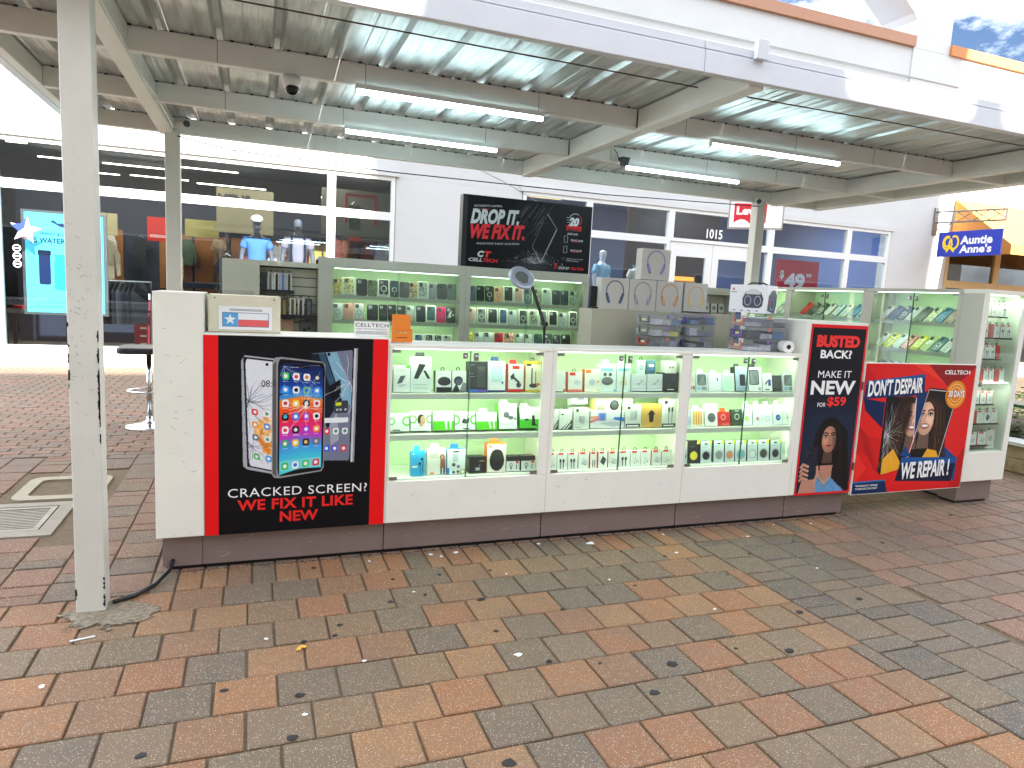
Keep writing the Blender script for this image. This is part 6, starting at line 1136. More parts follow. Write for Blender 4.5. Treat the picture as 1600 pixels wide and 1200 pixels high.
fill(C2_TOP, 'C2', 'top', .925, .10); fill(C2_MID, 'C2', 'middle', .69, .06); fill(C2_BOT, 'C2', 'bottom', .438, .08)
fill(C3_TOP, 'C3', 'top', .925, .22); fill(C3_MID, 'C3', 'middle', .69, .20); fill(C3_BOT, 'C3', 'bottom', .438, .10)
g_ = 'boxes and packs in the counter cases'
product(TF, 2.315, 1.034, -.065, .055, .095, ((206, 226, 220), (190, 210, 206), [('c', .5, .5, .25, (170, 190, 190)), ('o', .5, .5, .3, (120, 140, 140))], 'hook', .03), 'small mint pack standing on the left silver box', g_, .05)
product(TF, 2.388, 1.036, -.065, .065, .090, ((60, 96, 112), (50, 80, 96), [('c', .4, .62, .15, (220, 226, 226)), ('c', .68, .62, .15, (220, 226, 226)), ('q', [(.3, .2), (.7, .3), (.8, .5), (.4, .4)], (40, 110, 180)), ('r', .3, .12, .8, .2, (20, 30, 40))], None, .03), 'small dark teal pack with white doodles standing on the silver boxes', g_, .15)
product(TF, 2.535, 1.048, -.065, .085, .078, ((236, 236, 232), (220, 222, 220), [('c', .4, .5, .08, (90, 100, 90)), ('c', .65, .5, .08, (120, 120, 110))], None, .06), 'small white box standing on the black box, top shelf of middle case', g_, 0)
product(TF, 2.14, .803, -.07, .26, .075, ((196, 192, 184), (236, 230, 150), [('c', .5, .5, .13, (40, 42, 46)), ('r', .44, .2, .56, .8, (44, 46, 50)), ('c', .5, .5, .09, (80, 84, 90))] + [('q', [(.05 + .04 * k, .1), (.07 + .04 * k, .1), (.03 + .05 * k, .9), (.02 + .05 * k, .9)], (150, 136, 110)) for k in range(5)], None, .09), 'long grey watch box lying on the swirl box, middle case', g_, 0)
product(TF, 1.90, .825, -.07, .10, .05, ((236, 236, 232), (226, 228, 222), [('e', .55, .5, .25, .25, (60, 64, 66))], None, .08), 'small white puck box lying on the pale charger box', g_, .35)
# ---- phone cases
GLIT = {}
def glitter(rgb):
    if rgb in GLIT: return GLIT[rgb]
    m = bpy.data.materials.new('glitter_case'); m.use_nodes = True; t = m.node_tree; b = t.nodes['Principled BSDF']; g = N(t, 'ShaderNodeNewGeometry'); v = N(t, 'ShaderNodeTexVoronoi', i_Scale=170); t.links.new(g.outputs['Position'], v.inputs['Vector'])
    s = N(t, 'ShaderNodeSeparateColor'); t.links.new(v.outputs['Color'], s.inputs[0]); r = N(t, 'ShaderNodeValToRGB'); c = lin(rgb); e = r.color_ramp.elements
    e[0].color = (c[0] * .35, c[1] * .33, c[2] * .30, 1); e[1].color = (min(1, c[0] * 1.9), min(1, c[1] * 1.9), min(1, c[2] * 1.8), 1); e[0].position = .2; e[1].position = .9; t.links.new(s.outputs[0], r.inputs[0]); t.links.new(r.outputs[0], b.inputs['Base Color']); b.inputs['Roughness'].default_value = .3
    GLIT[rgb] = m; return m
def phone_case(T, u, v, n, w, h, rgb, kind, label, group, tilt=.2, yaw=0.0, lean=0.0):
    """a case back: rounded slab, camera island, lenses; optionally a magnet ring or a pale retail box round it"""
    o_ = tuple(T @ Vector((u, v, n))); R = Matrix.Rotation(lean, 4, 'Z')
    gl = 'glitter' in kind; cm = glitter(rgb) if gl else mat('case_%d_%d_%d' % rgb, rgb, .32, var=.05)
    d = .025 if 'boxed' in kind else .010
    TT = pack_T(T, u, v, n, tilt, yaw, d) @ R; hw = w / 2; mb = MB(); mats = [cm, K(24, 25, 28), K(226, 226, 216), K(180, 184, 186), K(90, 94, 98)]
    if 'boxed' in kind:
        mb.box(-hw, hw, 0, h, -d, 0, 2, TT); a = .1 * w; mb.flat(rrect(-hw + a, h * .10, hw - a, h * .95, .008, 3), .0006, 0, TT); mb.flat([(-hw + a, h * .02), (hw - a, h * .02), (hw - a, h * .08), (-hw + a, h * .08)], .0006, 3, TT); z = .001; s = .8
    else:
        mb.prism(rrect(-hw, 0, hw, h, w * .16, 4), -d, 0, 0, TT); z = .0006; s = 1.0
        if 'clear' in kind: mb.flat(rrect(-hw * .86, h * .04, hw * .86, h * .96, w * .13, 4), .0005, 3 if not gl else 0, TT); z = .001
    cx, cy = -hw * .42 * s, h * (.80 if s < 1 else .82); cs = w * .19 * s
    mb.prism(rrect(cx - cs, cy - cs, cx + cs, cy + cs, cs * .4, 3), z, z + .0025, 1 if sum(rgb) > 200 else 4, TT)
    for a, b_ in ((-.4, .4), (.4, 0), (-.4, -.4)): mb.flat(ell(cx + a * cs, cy + b_ * cs, cs * .30, cs * .30, 10), z + .003, 4 if sum(rgb) > 200 else 3, TT)
    if 'ring' in kind:
        r1 = w * .27; c_ = (0, h * .45); n_ = 22; rc = 2 if sum(rgb) < 420 else 4
        mb.add([(*p, z + .0004) for p in ell(*c_, r1, r1, n_)] + [(*p, z + .0004) for p in ell(*c_, r1 * .8, r1 * .8, n_)], [(i, (i + 1) % n_, n_ + (i + 1) % n_, n_ + i) for i in range(n_)], rc, TT); mb.flat([(-.003, h * .12), (.003, h * .12), (.003, h * .22), (-.003, h * .22)], z + .0004, rc, TT)
    if 'flower' in kind:
        for k in range(6): mb.flat(ell(rnd.uniform(-hw * .6, hw * .6), rnd.uniform(h * .15, h * .7), w * .13, w * .13, 7), z + .0005 + k * .0001, 2 if k % 2 else 3, TT)
    return tag(mb.build('phone_case', mats, None, o_), label, 'phone case', group)
ORD = ['first', 'second', 'third', 'fourth', 'fifth', 'sixth', 'seventh', 'eighth', 'ninth', 'tenth', 'eleventh', 'twelfth', 'thirteenth']
def short(s):
    for a, b_ in ((' between speaker box and gate case', ' left of the gate case'), (' phone case', ' case'), (' under the repair sign', ' under the sign')):
        if len(s.split()) > 14: s = s.replace(a, b_)
    s = s.replace('boxed grey and black', 'boxed two-tone') if len(s.split()) > 14 else s
    return s
def shelf_row(T, v, items, o, s, plane, where, grp, tilt=.16, hh=.145, dn=-.05, axis='x', lean=0.0, k0=0):
    for i, (a, b_, rgb, kind, nm) in enumerate(items):
        phone_case(T, (a + b_) / 2, v, dn, (b_ - a) * .97, hh * (1.04 if 'boxed' in kind else .96 + .02 * (i % 3)), rgb, kind, short(f'{nm}, {ORD[i + k0]} on {where}'), grp, tilt, 0, lean + (rnd.uniform(-.02, .02) if not lean else 0))
def px(o, s, f): return lambda z: f(o + z / s)
# u positions: pixel columns of the photograph turned once into metres along the shelf
LP = lambda z: .626 + (z - 765) * (1.738 - .64) / (1555 - 765)
row = [(765, 822, (196, 170, 100), 'clear glitter', 'gold glitter phone case'), (822, 900, (190, 176, 130), 'boxed glitter', 'boxed gold glitter phone case'), (905, 975, (26, 27, 30), 'plain', 'black phone case'), (975, 1036, (90, 100, 80), 'glitter', 'dark glitter phone case'), (1040, 1115, (44, 48, 54), 'boxed ring', 'boxed dark phone case with a ring'), (1116, 1174, (54, 66, 84), 'ring', 'slate blue phone case with a ring'), (1176, 1240, (84, 84, 88), 'plain', 'dark grey phone case'), (1238, 1290, (176, 150, 120), 'glitter ring', 'tan glitter phone case with a ring'), (1292, 1364, (150, 160, 160), 'boxed glitter', 'boxed silver glitter phone case'), (1366, 1420, (146, 144, 158), 'plain', 'lilac grey phone case'), (1422, 1490, (74, 76, 78), 'plain', 'charcoal phone case'), (1490, 1552, (104, 116, 112), 'plain', 'grey green phone case with a pale window')]
G1 = 'phone cases in the left rear case'; G2 = 'phone cases in the rear case under the sign'
TB = FRONT(0, YB, 0)
mkrow = lambda row, f: [(f(a), f(b_), c, k, nm) for a, b_, c, k, nm in row]
shelf_row(TB, 1.425, mkrow(row, LP), 0, 0, 0, 'top shelf of the left rear case', G1)
row = [(768, 828, (176, 176, 166), 'clear ring', 'clear phone case with a ring'), (832, 894, (190, 136, 124), 'plain', 'rose phone case'), (897, 958, (206, 140, 150), 'clear ring', 'pink edged phone case with a ring'), (975, 1046, (20, 20, 22), 'plain', 'tall black phone case'), (1050, 1105, (22, 22, 25), 'plain', 'low black wallet case'), (1108, 1162, (28, 28, 30), 'plain', 'second low black wallet case'), (1166, 1224, (40, 42, 46), 'plain', 'charcoal phone case'), (1226, 1280, (130, 136, 132), 'clear ring', 'smoky clear phone case with a ring'), (1290, 1350, (34, 38, 52), 'plain', 'navy phone case'), (1352, 1420, (60, 96, 104), 'boxed', 'boxed teal phone case'), (1422, 1484, (206, 30, 100), 'plain', 'hot pink phone case'), (1486, 1550, (48, 50, 50), 'flower', 'dark phone case with a yellow charm')]
shelf_row(TB, 1.215, mkrow(row, LP), 0, 0, 0, 'middle shelf of the left rear case', G1)
row = [(820, 880, (150, 150, 146), 'boxed', 'boxed grey phone case'), (900, 960, (60, 62, 66), 'plain', 'dark grey phone case'), (1000, 1060, (90, 60, 60), 'plain', 'maroon phone case'), (1280, 1340, (70, 110, 150), 'boxed', 'boxed blue phone case'), (1350, 1408, (50, 52, 56), 'boxed ring', 'boxed black phone case with a ring'), (1412, 1468, (56, 60, 60), 'boxed ring', 'boxed dark green phone case with a ring'), (1475, 1530, (180, 180, 176), 'boxed', 'boxed silver phone case')]
shelf_row(TB, 1.0, mkrow(row, LP), 0, 0, 0, 'third shelf of the left rear case', G1, hh=.10)
LQ = lambda z: 1.845 + (z - 45) * (2.965 - 1.845) / (745 - 45)
row = [(45, 84, (100, 108, 128), 'plain', 'blue grey phone case'), (86, 135, (34, 38, 40), 'plain', 'black phone case'), (137, 193, (46, 50, 50), 'ring', 'black phone case with a ring'), (196, 245, (226, 164, 130), 'ring', 'peach phone case with a ring'), (250, 313, (40, 52, 48), 'boxed', 'boxed black phone case'), (316, 375, (206, 160, 144), 'boxed', 'boxed pink phone case'), (382, 430, (120, 120, 128), 'ring', 'grey phone case with a ring'), (440, 490, (150, 156, 130), 'glitter', 'silver glitter phone case'), (495, 555, (186, 196, 180), 'boxed clear', 'boxed clear phone case'), (562, 614, (56, 64, 66), 'plain', 'dark phone case with a shiny strap'), (617, 670, (60, 66, 74), 'plain', 'slate phone case'), (677, 738, (150, 160, 146), 'clear glitter', 'clear glitter phone case')]
shelf_row(TB, 1.425, mkrow(row, LQ), 0, 0, 0, 'top shelf under the repair sign', G2)
row = [(36, 88, (206, 170, 160), 'boxed', 'boxed pale pink phone case'), (95, 152, (120, 122, 124), 'boxed ring', 'boxed grey and black phone case'), (156, 224, (56, 58, 60), 'boxed', 'boxed charcoal phone case'), (230, 282, (70, 92, 130), 'boxed', 'boxed half blue phone case'), (290, 345, (170, 174, 160), 'clear', 'clear phone case'), (354, 412, (70, 74, 74), 'boxed ring', 'boxed smoky phone case with a ring'), (415, 482, (150, 156, 140), 'boxed glitter ring', 'boxed glitter phone case with a ring'), (486, 538, (110, 110, 106), 'boxed', 'boxed dull grey phone case'), (545, 607, (30, 30, 34), 'boxed', 'boxed black phone case'), (614, 670, (180, 172, 156), 'clear ring', 'cream phone case with a white ring'), (680, 738, (70, 76, 74), 'boxed ring', 'boxed dark clear phone case')]
shelf_row(TB, 1.215, mkrow(row, LQ), 0, 0, 0, 'middle shelf under the repair sign', G2)
row = [(28, 80, (186, 180, 90), 'glitter', 'gold glitter phone case'), (84, 140, (160, 160, 150), 'clear', 'clear phone case'), (143, 205, (170, 164, 156), 'clear', 'frosted phone case'), (210, 262, (176, 26, 40), 'plain', 'red phone case'), (268, 330, (196, 140, 130), 'glitter', 'pink glitter phone case'), (338, 392, (150, 140, 110), 'clear flower', 'clear phone case with gold flowers'), (397, 455, (110, 112, 100), 'clear ring', 'smoky phone case with a ring'), (460, 515, (60, 84, 84), 'plain', 'dark teal phone case'), (520, 580, (60, 64, 66), 'ring', 'dark phone case with a ring'), (583, 634, (50, 54, 56), 'plain', 'charcoal phone case'), (638, 700, (20, 20, 22), 'plain', 'plain black phone case')]
shelf_row(TB, 1.0, mkrow(row, LQ), 0, 0, 0, 'third shelf under the repair sign', G2)
# right arm, seen along the shelf: u grows towards the gate
G3 = 'phone cases in the right arm'; TA = SIDE(5.352, 4.885, 0); TBm = SIDE(5.352, 5.89, 0)
def arm_row(T, v, u0, step, items, where, h=.155):
    for i, (rgb, kind, nm) in enumerate(items): phone_case(T, u0 + step * i, v, -.075, .078, h, rgb, kind, short(f'{nm}, {ORD[i]} on {where}'), G3, .62, 0, -.30)
arm_row(TBm, 1.455, .13, .108, [((196, 40, 36), 'plain', 'red phone case'), ((36, 38, 40), 'plain', 'black phone case'), ((40, 44, 44), 'ring', 'black phone case with a ring'), ((150, 116, 90), 'clear', 'tan clear phone case'), ((60, 60, 56), 'clear', 'smoky phone case'), ((176, 176, 80), 'clear ring', 'yellow green phone case'), ((36, 96, 140), 'plain', 'blue phone case'), ((110, 88, 150), 'plain', 'purple phone case')], 'top shelf between speaker box and gate case')
arm_row(TBm, 1.205, .12, .105, [((60, 62, 66), 'plain', 'grey phone case'), ((150, 150, 140), 'clear', 'clear phone case'), ((90, 60, 50), 'plain', 'brown phone case'), ((40, 42, 50), 'ring', 'dark phone case with a ring'), ((170, 150, 90), 'glitter', 'gold glitter phone case'), ((60, 80, 110), 'plain', 'denim blue phone case'), ((36, 36, 40), 'plain', 'black phone case')], 'lower shelf between speaker box and gate case')
arm_row(TA, 1.455, .12, .094, [((190, 140, 96), 'clear', 'orange tinted clear phone case'), ((60, 76, 110), 'plain', 'navy phone case'), ((30, 40, 76), 'ring', 'dark navy phone case with a ring'), ((180, 190, 180), 'clear', 'clear phone case'), ((70, 76, 74), 'plain', 'dark grey phone case'), ((176, 180, 156), 'glitter', 'silver glitter phone case'), ((60, 110, 150), 'glitter', 'blue glitter phone case'), ((150, 120, 110), 'glitter', 'bronze glitter phone case'), ((170, 140, 136), 'glitter', 'rose glitter phone case')], 'top shelf behind the gate')
arm_row(TA, 1.205, .11, .094, [((206, 200, 60), 'clear', 'yellow tinted phone case'), ((200, 190, 50), 'glitter flower', 'yellow glitter phone case'), ((190, 196, 180), 'clear', 'clear phone case'), ((190, 130, 130), 'glitter', 'pink glitter phone case'), ((190, 186, 60), 'flower', 'yellow phone case with flowers'), ((150, 170, 110), 'flower', 'green phone case with flowers'), ((70, 100, 110), 'ring', 'teal phone case with a ring'), ((170, 190, 176), 'clear ring', 'pale clear phone case with a ring'), ((40, 50, 80), 'plain', 'navy phone case')], 'middle shelf behind the gate')
arm_row(TA, .97, .11, .094, [((30, 30, 34), 'plain', 'black phone case'), ((40, 38, 50), 'plain', 'dark violet phone case'), ((36, 36, 36), 'ring', 'black phone case with a ring'), ((90, 50, 50), 'plain', 'maroon phone case'), ((160, 110, 110), 'clear', 'pink clear phone case'), ((40, 40, 44), 'plain', 'charcoal phone case'), ((110, 60, 60), 'plain', 'brick red phone case'), ((60, 60, 64), 'plain', 'grey phone case')], 'third shelf behind the gate', .13)
arm_row(SIDE(5.352, 6.55, 0), 1.455, .42, .09, [((40, 44, 44), 'plain', 'black phone case'), ((36, 60, 50), 'plain', 'dark green phone case')], 'far case behind the speaker box')
# charger packs in the end cabinet
TE = FRONT(0, 3.75, 0); REDB = ((206, 50, 42), (190, 40, 36), [], 'hook', .03)
rows_ = [(1.53, 5.43, [('earwire', .055), ('plugw', .055), ('earwire', .055), ('cable', .05)]), (1.36, 5.425, [('cable', .06), (REDB, .055), ('plugw', .065), ('cable', .06), ('cable', .06)]), (1.19, 5.425, [('cable', .05), ('cable', .055), ('cable', .055), (REDB, .05)]), (1.00, 5.46, [(REDB, .035), ('plugw', .055), ('plugw', .06), (REDB, .05), ('earwire', .055)]), (.82, 5.425, [('plugw', .07), ('plugw', .07), ('plugw', .07)]), (.66, 5.42, [(REDB, .07), ('earwire', .075), ('bank', .075), ('earwire', .07)]), (.48, 5.42, [('plugw', .11), ('plugw', .11)])]
lev = ['top', 'second', 'third', 'fourth', 'fifth', 'sixth', 'lowest']; dn_ = {'earwire': 'white pack with earphones', 'plugw': 'white pack with a pale plug', 'cable': 'white pack with dark cables', 'bank': 'white pack with a black power bank'}
for r_, (v, x0, its) in enumerate(rows_):
    tot = sum(w for _, w in its) + .008 * len(its)
    t = tag(MB().box(x0 - .012, x0 + tot + .006, 3.79, 3.88, v - .012, v - .001).build('pack_shelf', BLACK, None, (x0, 3.83, v)), f'black shelf strip, {lev[r_]} in the tall end cabinet', 'shelf', 'black shelf strips in the end cabinet')
    for i, (k, w) in enumerate(its):
        product(TE, x0 + w / 2, v, -.045, w, .105, k, f"{dn_.get(k, 'solid red pack') if isinstance(k, str) else 'solid red pack'}, {ORD[i]} on the {lev[r_]} strip of the end cabinet", 'charger packs in the end cabinet', .06, 0, 'product_pack', 'pack'); x0 += w + .008
product(TE, 5.70, .445, -.05, .10, .15, ((226, 228, 226), (214, 216, 214), [('c', .5, .55, .25, (190, 194, 196)), ('r', .2, .1, .8, .2, (200, 204, 206))], 'hook', .03), 'larger white pack standing on the floor of the end cabinet', 'charger packs in the end cabinet', .06, 0, 'product_pack', 'pack')
# watch strap boxes and bags on the slatwall
TS = FRONT(0, 6.05, 0); g_ = 'packs on the slatted shelf unit'
for k, (v, x0, x1) in enumerate(((1.425, .05, .31), (1.225, .20, .49))): tag(MB().box(x0, x1, 6.0, 6.14, v - .012, v).box(x0, x1, 6.0, 6.006, v + .0005, v + .018).build('wire_shelf', BLACK, None, (x0, 6.05, v)), ['black tray shelf on the slatwall, upper', 'black tray shelf on the slatwall, lower'][k], 'shelf')
def strap(c, f=(222, 222, 216)): return (f, (60, 60, 62), [('r', .28, .06, .72, .88, c), ('r', .36, .88, .64, .96, (80, 80, 84))], 'hook', .03)
for i, (c, f, nm) in enumerate((((40, 40, 44), (60, 60, 64), 'black strap box'), ((120, 120, 112), (222, 222, 216), 'white box with a woven grey strap'), ((40, 40, 42), (222, 222, 216), 'white box with a black strap'), ((110, 140, 206), (206, 214, 230), 'white box with a blue strap'), ((60, 84, 66), (226, 224, 214), 'white box with a green strap'))): product(TS, .075 + i * .049, 1.427, -.01, .044, .155, strap(c, f), f'{nm} on the upper slatwall tray', g_, 0, 0, 'strap_box')
for i, (c, f, nm) in enumerate((((170, 140, 80), (90, 80, 66), 'brown box with a gold strap'), ((110, 90, 60), (222, 216, 200), 'cream box with a beaded strap'), ((60, 60, 90), (222, 216, 200), 'cream box with a dark patterned strap'), ((110, 116, 126), (60, 62, 66), 'dark box with a steel strap'))): product(TS, .235 + i * .066, 1.227, -.01, .052, .15, strap(c, f), f'{nm} on the lower slatwall tray', g_, 0, 0, 'strap_box')
product(TS, .235, 1.045, -.04, .15, .145, ((206, 150, 130), (190, 130, 116), [('R', .08, .1, .92, .85, (214, 160, 140)), ('q', [(.2, .3), (.6, .5), (.8, .4), (.5, .2)], (190, 196, 130))], 'hook', .02), 'pink bag pack hanging low on the slatwall', g_, .05); product(TS, .42, 1.045, -.04, .12, .145, ((70, 72, 74), (60, 60, 64), [('R', .1, .1, .9, .9, (96, 98, 100)), ('c', .35, .45, .14, (40, 42, 44)), ('c', .65, .55, .12, (44, 46, 48))], 'hook', .02), 'dark earphone pack hanging low on the slatwall', g_, .05)
for i, nm in enumerate(('small black and white pack leaning in the rear slatted unit, left', 'small black and white pack leaning in the rear slatted unit, middle', 'small black and white pack leaning in the rear slatted unit, right')): product(FRONT(0, 6.38, 0), 4.68 + i * .10, 1.42, 0, .08, .10, ((206, 206, 196), (80, 80, 80), [('c', .5, .5, .3, (60, 62, 62)), ('o', .5, .5, .22, (190, 190, 180))], None, .02), nm, g_, .1)
# headphone boxes
HB = mat('headphone_carton', (208, 205, 200), .45, var=.02)
def hp(x, z, w, h, rgb, label, y=4.61):
    t = thing('headphone_box', label, 'headphone box', (x, y, z), 'headphone boxes on the partition'); T = FRONT(x, y, z)
    MB().box(-w / 2, w / 2, 0, h, -.09, 0, 0, T).build('carton', HB, t, bevel=.001); mb = MB(); c1 = tuple(min(255, int(v * 1.18) + 8) for v in rgb)
    cy = h * .58; r = w * .31; arc = [(r * math.cos(math.radians(a)), cy + r * 1.05 * math.sin(math.radians(a))) for a in range(-8, 189, 9)]
    ribbon(mb, arc, .0042, T, .0008, 0)
    for s_ in (-1, 1):
        c_ = (s_ * r * .80, h * .36); dx, dy = -s_ * .34, -.94; L_ = h * .17; hw = w * .055; nx, ny = dy, -dx
        P = [(c_[0] + dx * a * L_ + nx * b_ * hw, c_[1] + dy * a * L_ + ny * b_ * hw) for a, b_ in ((-1, -.7), (-1.08, 0), (-1, .7), (0, 1), (1, .8), (1.06, 0), (1, -.8), (0, -1))]
        mb.flat(P, .0016, 0, T); mb.flat([(p[0] * .0 + c_[0] + (p[0] - c_[0]) * .45 + nx * hw * .25 * s_, c_[1] + (p[1] - c_[1]) * .85) for p in P], .0018, 1, T)
        mb.flat([(c_[0] - dx * L_ * .9 + nx * .003, c_[1] - dy * L_ * .9 + ny * .003), (c_[0] - dx * L_ * .9 - nx * .003, c_[1] - dy * L_ * .9 - ny * .003), (s_ * r - .003, cy), (s_ * r + .003, cy)], .0012, 1, T)
    mb.build('print', [K(*rgb), K(*c1)], t)
for i, (rgb, nm) in enumerate((((62, 84, 116), 'white box picturing navy headphones, bottom row'), ((150, 152, 164), 'white box picturing silver headphones, bottom row'), ((206, 150, 100), 'white box picturing copper headphones, bottom row'), ((224, 186, 128), 'white box picturing pale gold headphones, bottom row'))): hp(2.545 + i * .242, 1.432, .236 if i < 3 else .215, .235, rgb, nm)
hp(2.885, 1.670, .25, .235, (140, 122, 190), 'white box picturing violet headphones, alone on top')
t = thing('desk_gadget', 'small black phone stand left of the headphone boxes', 'gadget', (2.40, 4.66, 1.43)); MB().box(2.375, 2.425, 4.64, 4.70, 1.432, 1.445).build('base', BLACK, t); MB().prism(rrect(2.370, 1.446, 2.428, 1.60, .012), 4.665, 4.69, axis='y').build('body', BLACK, t, bevel=.002)
# speaker box on the drawers
Ms = Matrix.Translation((3.19, 4.09, 1.462)) @ Matrix.Rotation(-1.08, 4, 'Z'); T = Ms @ frame_m((0, 0, 0), (1, 0, 0), (0, 0, 1)); t = thing('speaker_box', 'white carton picturing a black speaker with a rainbow ring on the drawers', 'box', (3.2, 4.0, 1.462))
w, h, d = .265, .195, .20
MB().box(0, w, 0, h, -d, 0, 0, T).build('carton', K(234, 236, 242), t, bevel=.001)
mb = MB(); mb.flat([(.10, .05), (.095, .10), (.115, .145), (.15, .16), (.19, .16), (.225, .145), (.245, .10), (.24, .05), (.22, .035), (.12, .035)][::-1], .001, 0, T); mb.flat(loopp(.17, .13, .055, .038, 0, 180, 10) , .0012, 1, T)
for c_ in (.135, .205): mb.add([(*p, .0016) for p in ell(c_, .085, .026, .036, 16)] + [(*p, .0016) for p in ell(c_, .085, .020, .029, 16)], [(i, (i + 1) % 16, 16 + (i + 1) % 16, 16 + i) for i in range(16)], 2, T)
mb.flat([(.02, .155), (.032, .155), (.032, .172), (.02, .172)], .001, 3, T); mb.box(.01, .05, .14, .145, .0005, .001, 4, T)
for k in range(4): mb.box(.03 + .055 * k, .05 + .055 * k, .012, .018, .0005, .001, 4, T)
mb.build('print', [K(42, 48, 66), K(206, 208, 214), K(150, 158, 180), K(190, 30, 40), K(100, 104, 112)], t)
T2_ = Ms @ frame_m((w, 0, 0), (0, 1, 0), (0, 0, 1)); mb = MB(); mb.flat([(.03, .02), (.16, .0), (.19, .06), (.19, .13), (.15, .165), (.09, .16), (.04, .12)], .001, 0, T2_)
for k in range(20):
    a0, a1 = 2 * math.pi * k / 20, 2 * math.pi * (k + 1) / 20; mb.add([(.11 + r * math.cos(a), .065 + r * math.sin(a), .0016) for r, a in ((.042, a0), (.042, a1), (.034, a1), (.034, a0))], [(0, 1, 2, 3)], 1 + (k // 4) % 4, T2_)
mb.build('print', [K(36, 42, 60), K(60, 110, 230), K(130, 80, 220), K(226, 60, 90), K(60, 190, 220)], t)
MB().tube([T @ Vector((.08, h, -.1)), T @ Vector((.11, h + .016, -.1)), T @ Vector((.2, h + .016, -.1)), T @ Vector((.23, h, -.1))], .006, 0, 6).build('handle', BLACK, t)
# clear drawers with coloured latches
LAT = {'violet': mat('violet_latch', (140, 110, 190), .4), 'orange': mat('orange_latch', (226, 130, 100), .4), 'grey': mat('grey_latch', (110, 110, 96), .4), 'red': mat('red_latch', (206, 80, 72), .4)}
INS = [(90, 130, 180), (190, 190, 196), (140, 144, 156), (226, 220, 70), (90, 94, 106), (170, 160, 190), (210, 214, 224), (80, 120, 170), (200, 204, 210), (60, 62, 70)]
def bin_(x0, x1, y0, y1, z, h, lat, label, seed):
    R = random.Random(seed); t = thing('storage_drawer', label, 'drawer', ((x0 + x1) / 2, (y0 + y1) / 2, z), 'clear drawers stacked behind the counter'); th = .003
    mb = MB(); mb.box(x0, x1, y0, y0 + th, z, z + h); mb.box(x0, x1, y1 - th, y1, z, z + h); mb.box(x0, x0 + th, y0 + th, y1 - th, z, z + h); mb.box(x1 - th, x1, y0 + th, y1 - th, z, z + h); mb.box(x0 + th, x1 - th, y0 + th, y1 - th, z, z + th); mb.build('tub', CLEAR, t)
    MB().box(x0 - .004, x1 + .004, y0 - .004, y1 + .004, z + h + .0005, z + h + .007).build('lid', CLEAR, t)
    yc = (y0 + y1) / 2; u = (y1 - y0) * .24; mb = MB()
    for a, b_, c_, d_ in ((yc - u, yc - u + .008, z + .012, z + h - .008), (yc + u - .008, yc + u, z + .012, z + h - .008), (yc - u + .008, yc + u - .008, z + .012, z + .020)): mb.box(x0 - .010, x0 - .002, a, b_, c_, d_)
    mb.build('latch', LAT[lat], t); MB().box(x0 - .0045, x0 - .001, yc - u * .35, yc + u * .45, z + h * .38, z + h * .58).build('tag', K(226, 220, 170), t)
    xm = x0 + (x1 - x0) * .55
    for k in range(2): MB().box(xm - .018 + k * .03, xm + .002 + k * .03 - .004, y0 - .008, y0 - .0005, z + h * .72, z + h + .002).build('latch', LAT[R.choice(['orange', 'violet', 'grey'])], t) if k == 0 else None
    n = 3
    for k in range(n):
        a = x0 + .008 + (x1 - x0 - .016) * k / n; b_ = x0 + .004 + (x1 - x0 - .016) * (k + 1) / n; c_ = R.choice(INS)
        MB().box(a, b_, y0 + .01, y1 - .01, z + .0035, z + h * R.uniform(.35, .85)).build('contents', mat('parts_%d_%d_%d' % c_, c_, .5, var=.4, scale=60), t)
lat3 = ['red', 'violet', 'orange']
for k in range(3): bin_(3.165, 3.50, 3.83, 4.04, 1.2012 + k * .0835, .074, ['orange', 'violet', 'orange'][k], ['clear drawer with a red latch at the bottom of the stack by the white column', 'clear drawer with a violet latch in the middle of the stack by the column', 'clear drawer with an orange latch directly under the speaker box'][k], k)
nm = ['lowest', 'second lowest', 'third from the bottom', 'third from the top', 'second from the top', 'topmost']
for k in range(6): bin_(2.93, 3.15, 4.17, 4.42, .9465 + k * .0815, .072, ['grey', 'orange', 'violet', 'violet', 'grey', 'violet'][k], f'clear drawer, {nm[k]} in the middle stack', 20 + k)
for k in range(6): bin_(2.64, 2.86, 4.18, 4.44, .9465 + k * .079, .070, ['violet', 'grey', 'orange', 'red', 'grey', 'grey'][k], f'clear drawer, {nm[k]} in the stack against the beige partition', 40 + k)
tag(MB().box(2.98, 3.12, 4.20, 4.34, 1.437, 1.447).build('phone', BLACK, None, (3.05, 4.27, 1.437)), 'flat black device lying on top of the middle drawer stack', 'phone')
# paper roll
t = thing('paper_roll', 'white paper roll lying on the counter beside the drawers', 'paper roll', (3.45, 3.77, 1.201)); Tr = Matrix.Translation((3.452, 3.745, 1.2425)) @ Matrix.Rotation(-.25, 4, 'Z') @ Matrix.Rotation(-math.pi / 2, 4, 'X')
n = 28; vs = [(r * math.cos(2 * math.pi * k / n), r * math.sin(2 * math.pi * k / n), z) for r, z in ((.041, 0), (.041, .09), (.016, .09), (.016, 0)) for k in range(n)]
MB().add(vs, [(j * n + k, j * n + (k + 1) % n, ((j + 1) % 4) * n + (k + 1) % n, ((j + 1) % 4) * n + k) for j in range(4) for k in range(n)], 0, Tr).build('roll', K(236, 236, 234), t)
MB().lathe([(.0175, .001), (.0175, .02)], n=16, T=Tr).build('core', K(30, 26, 24), t)
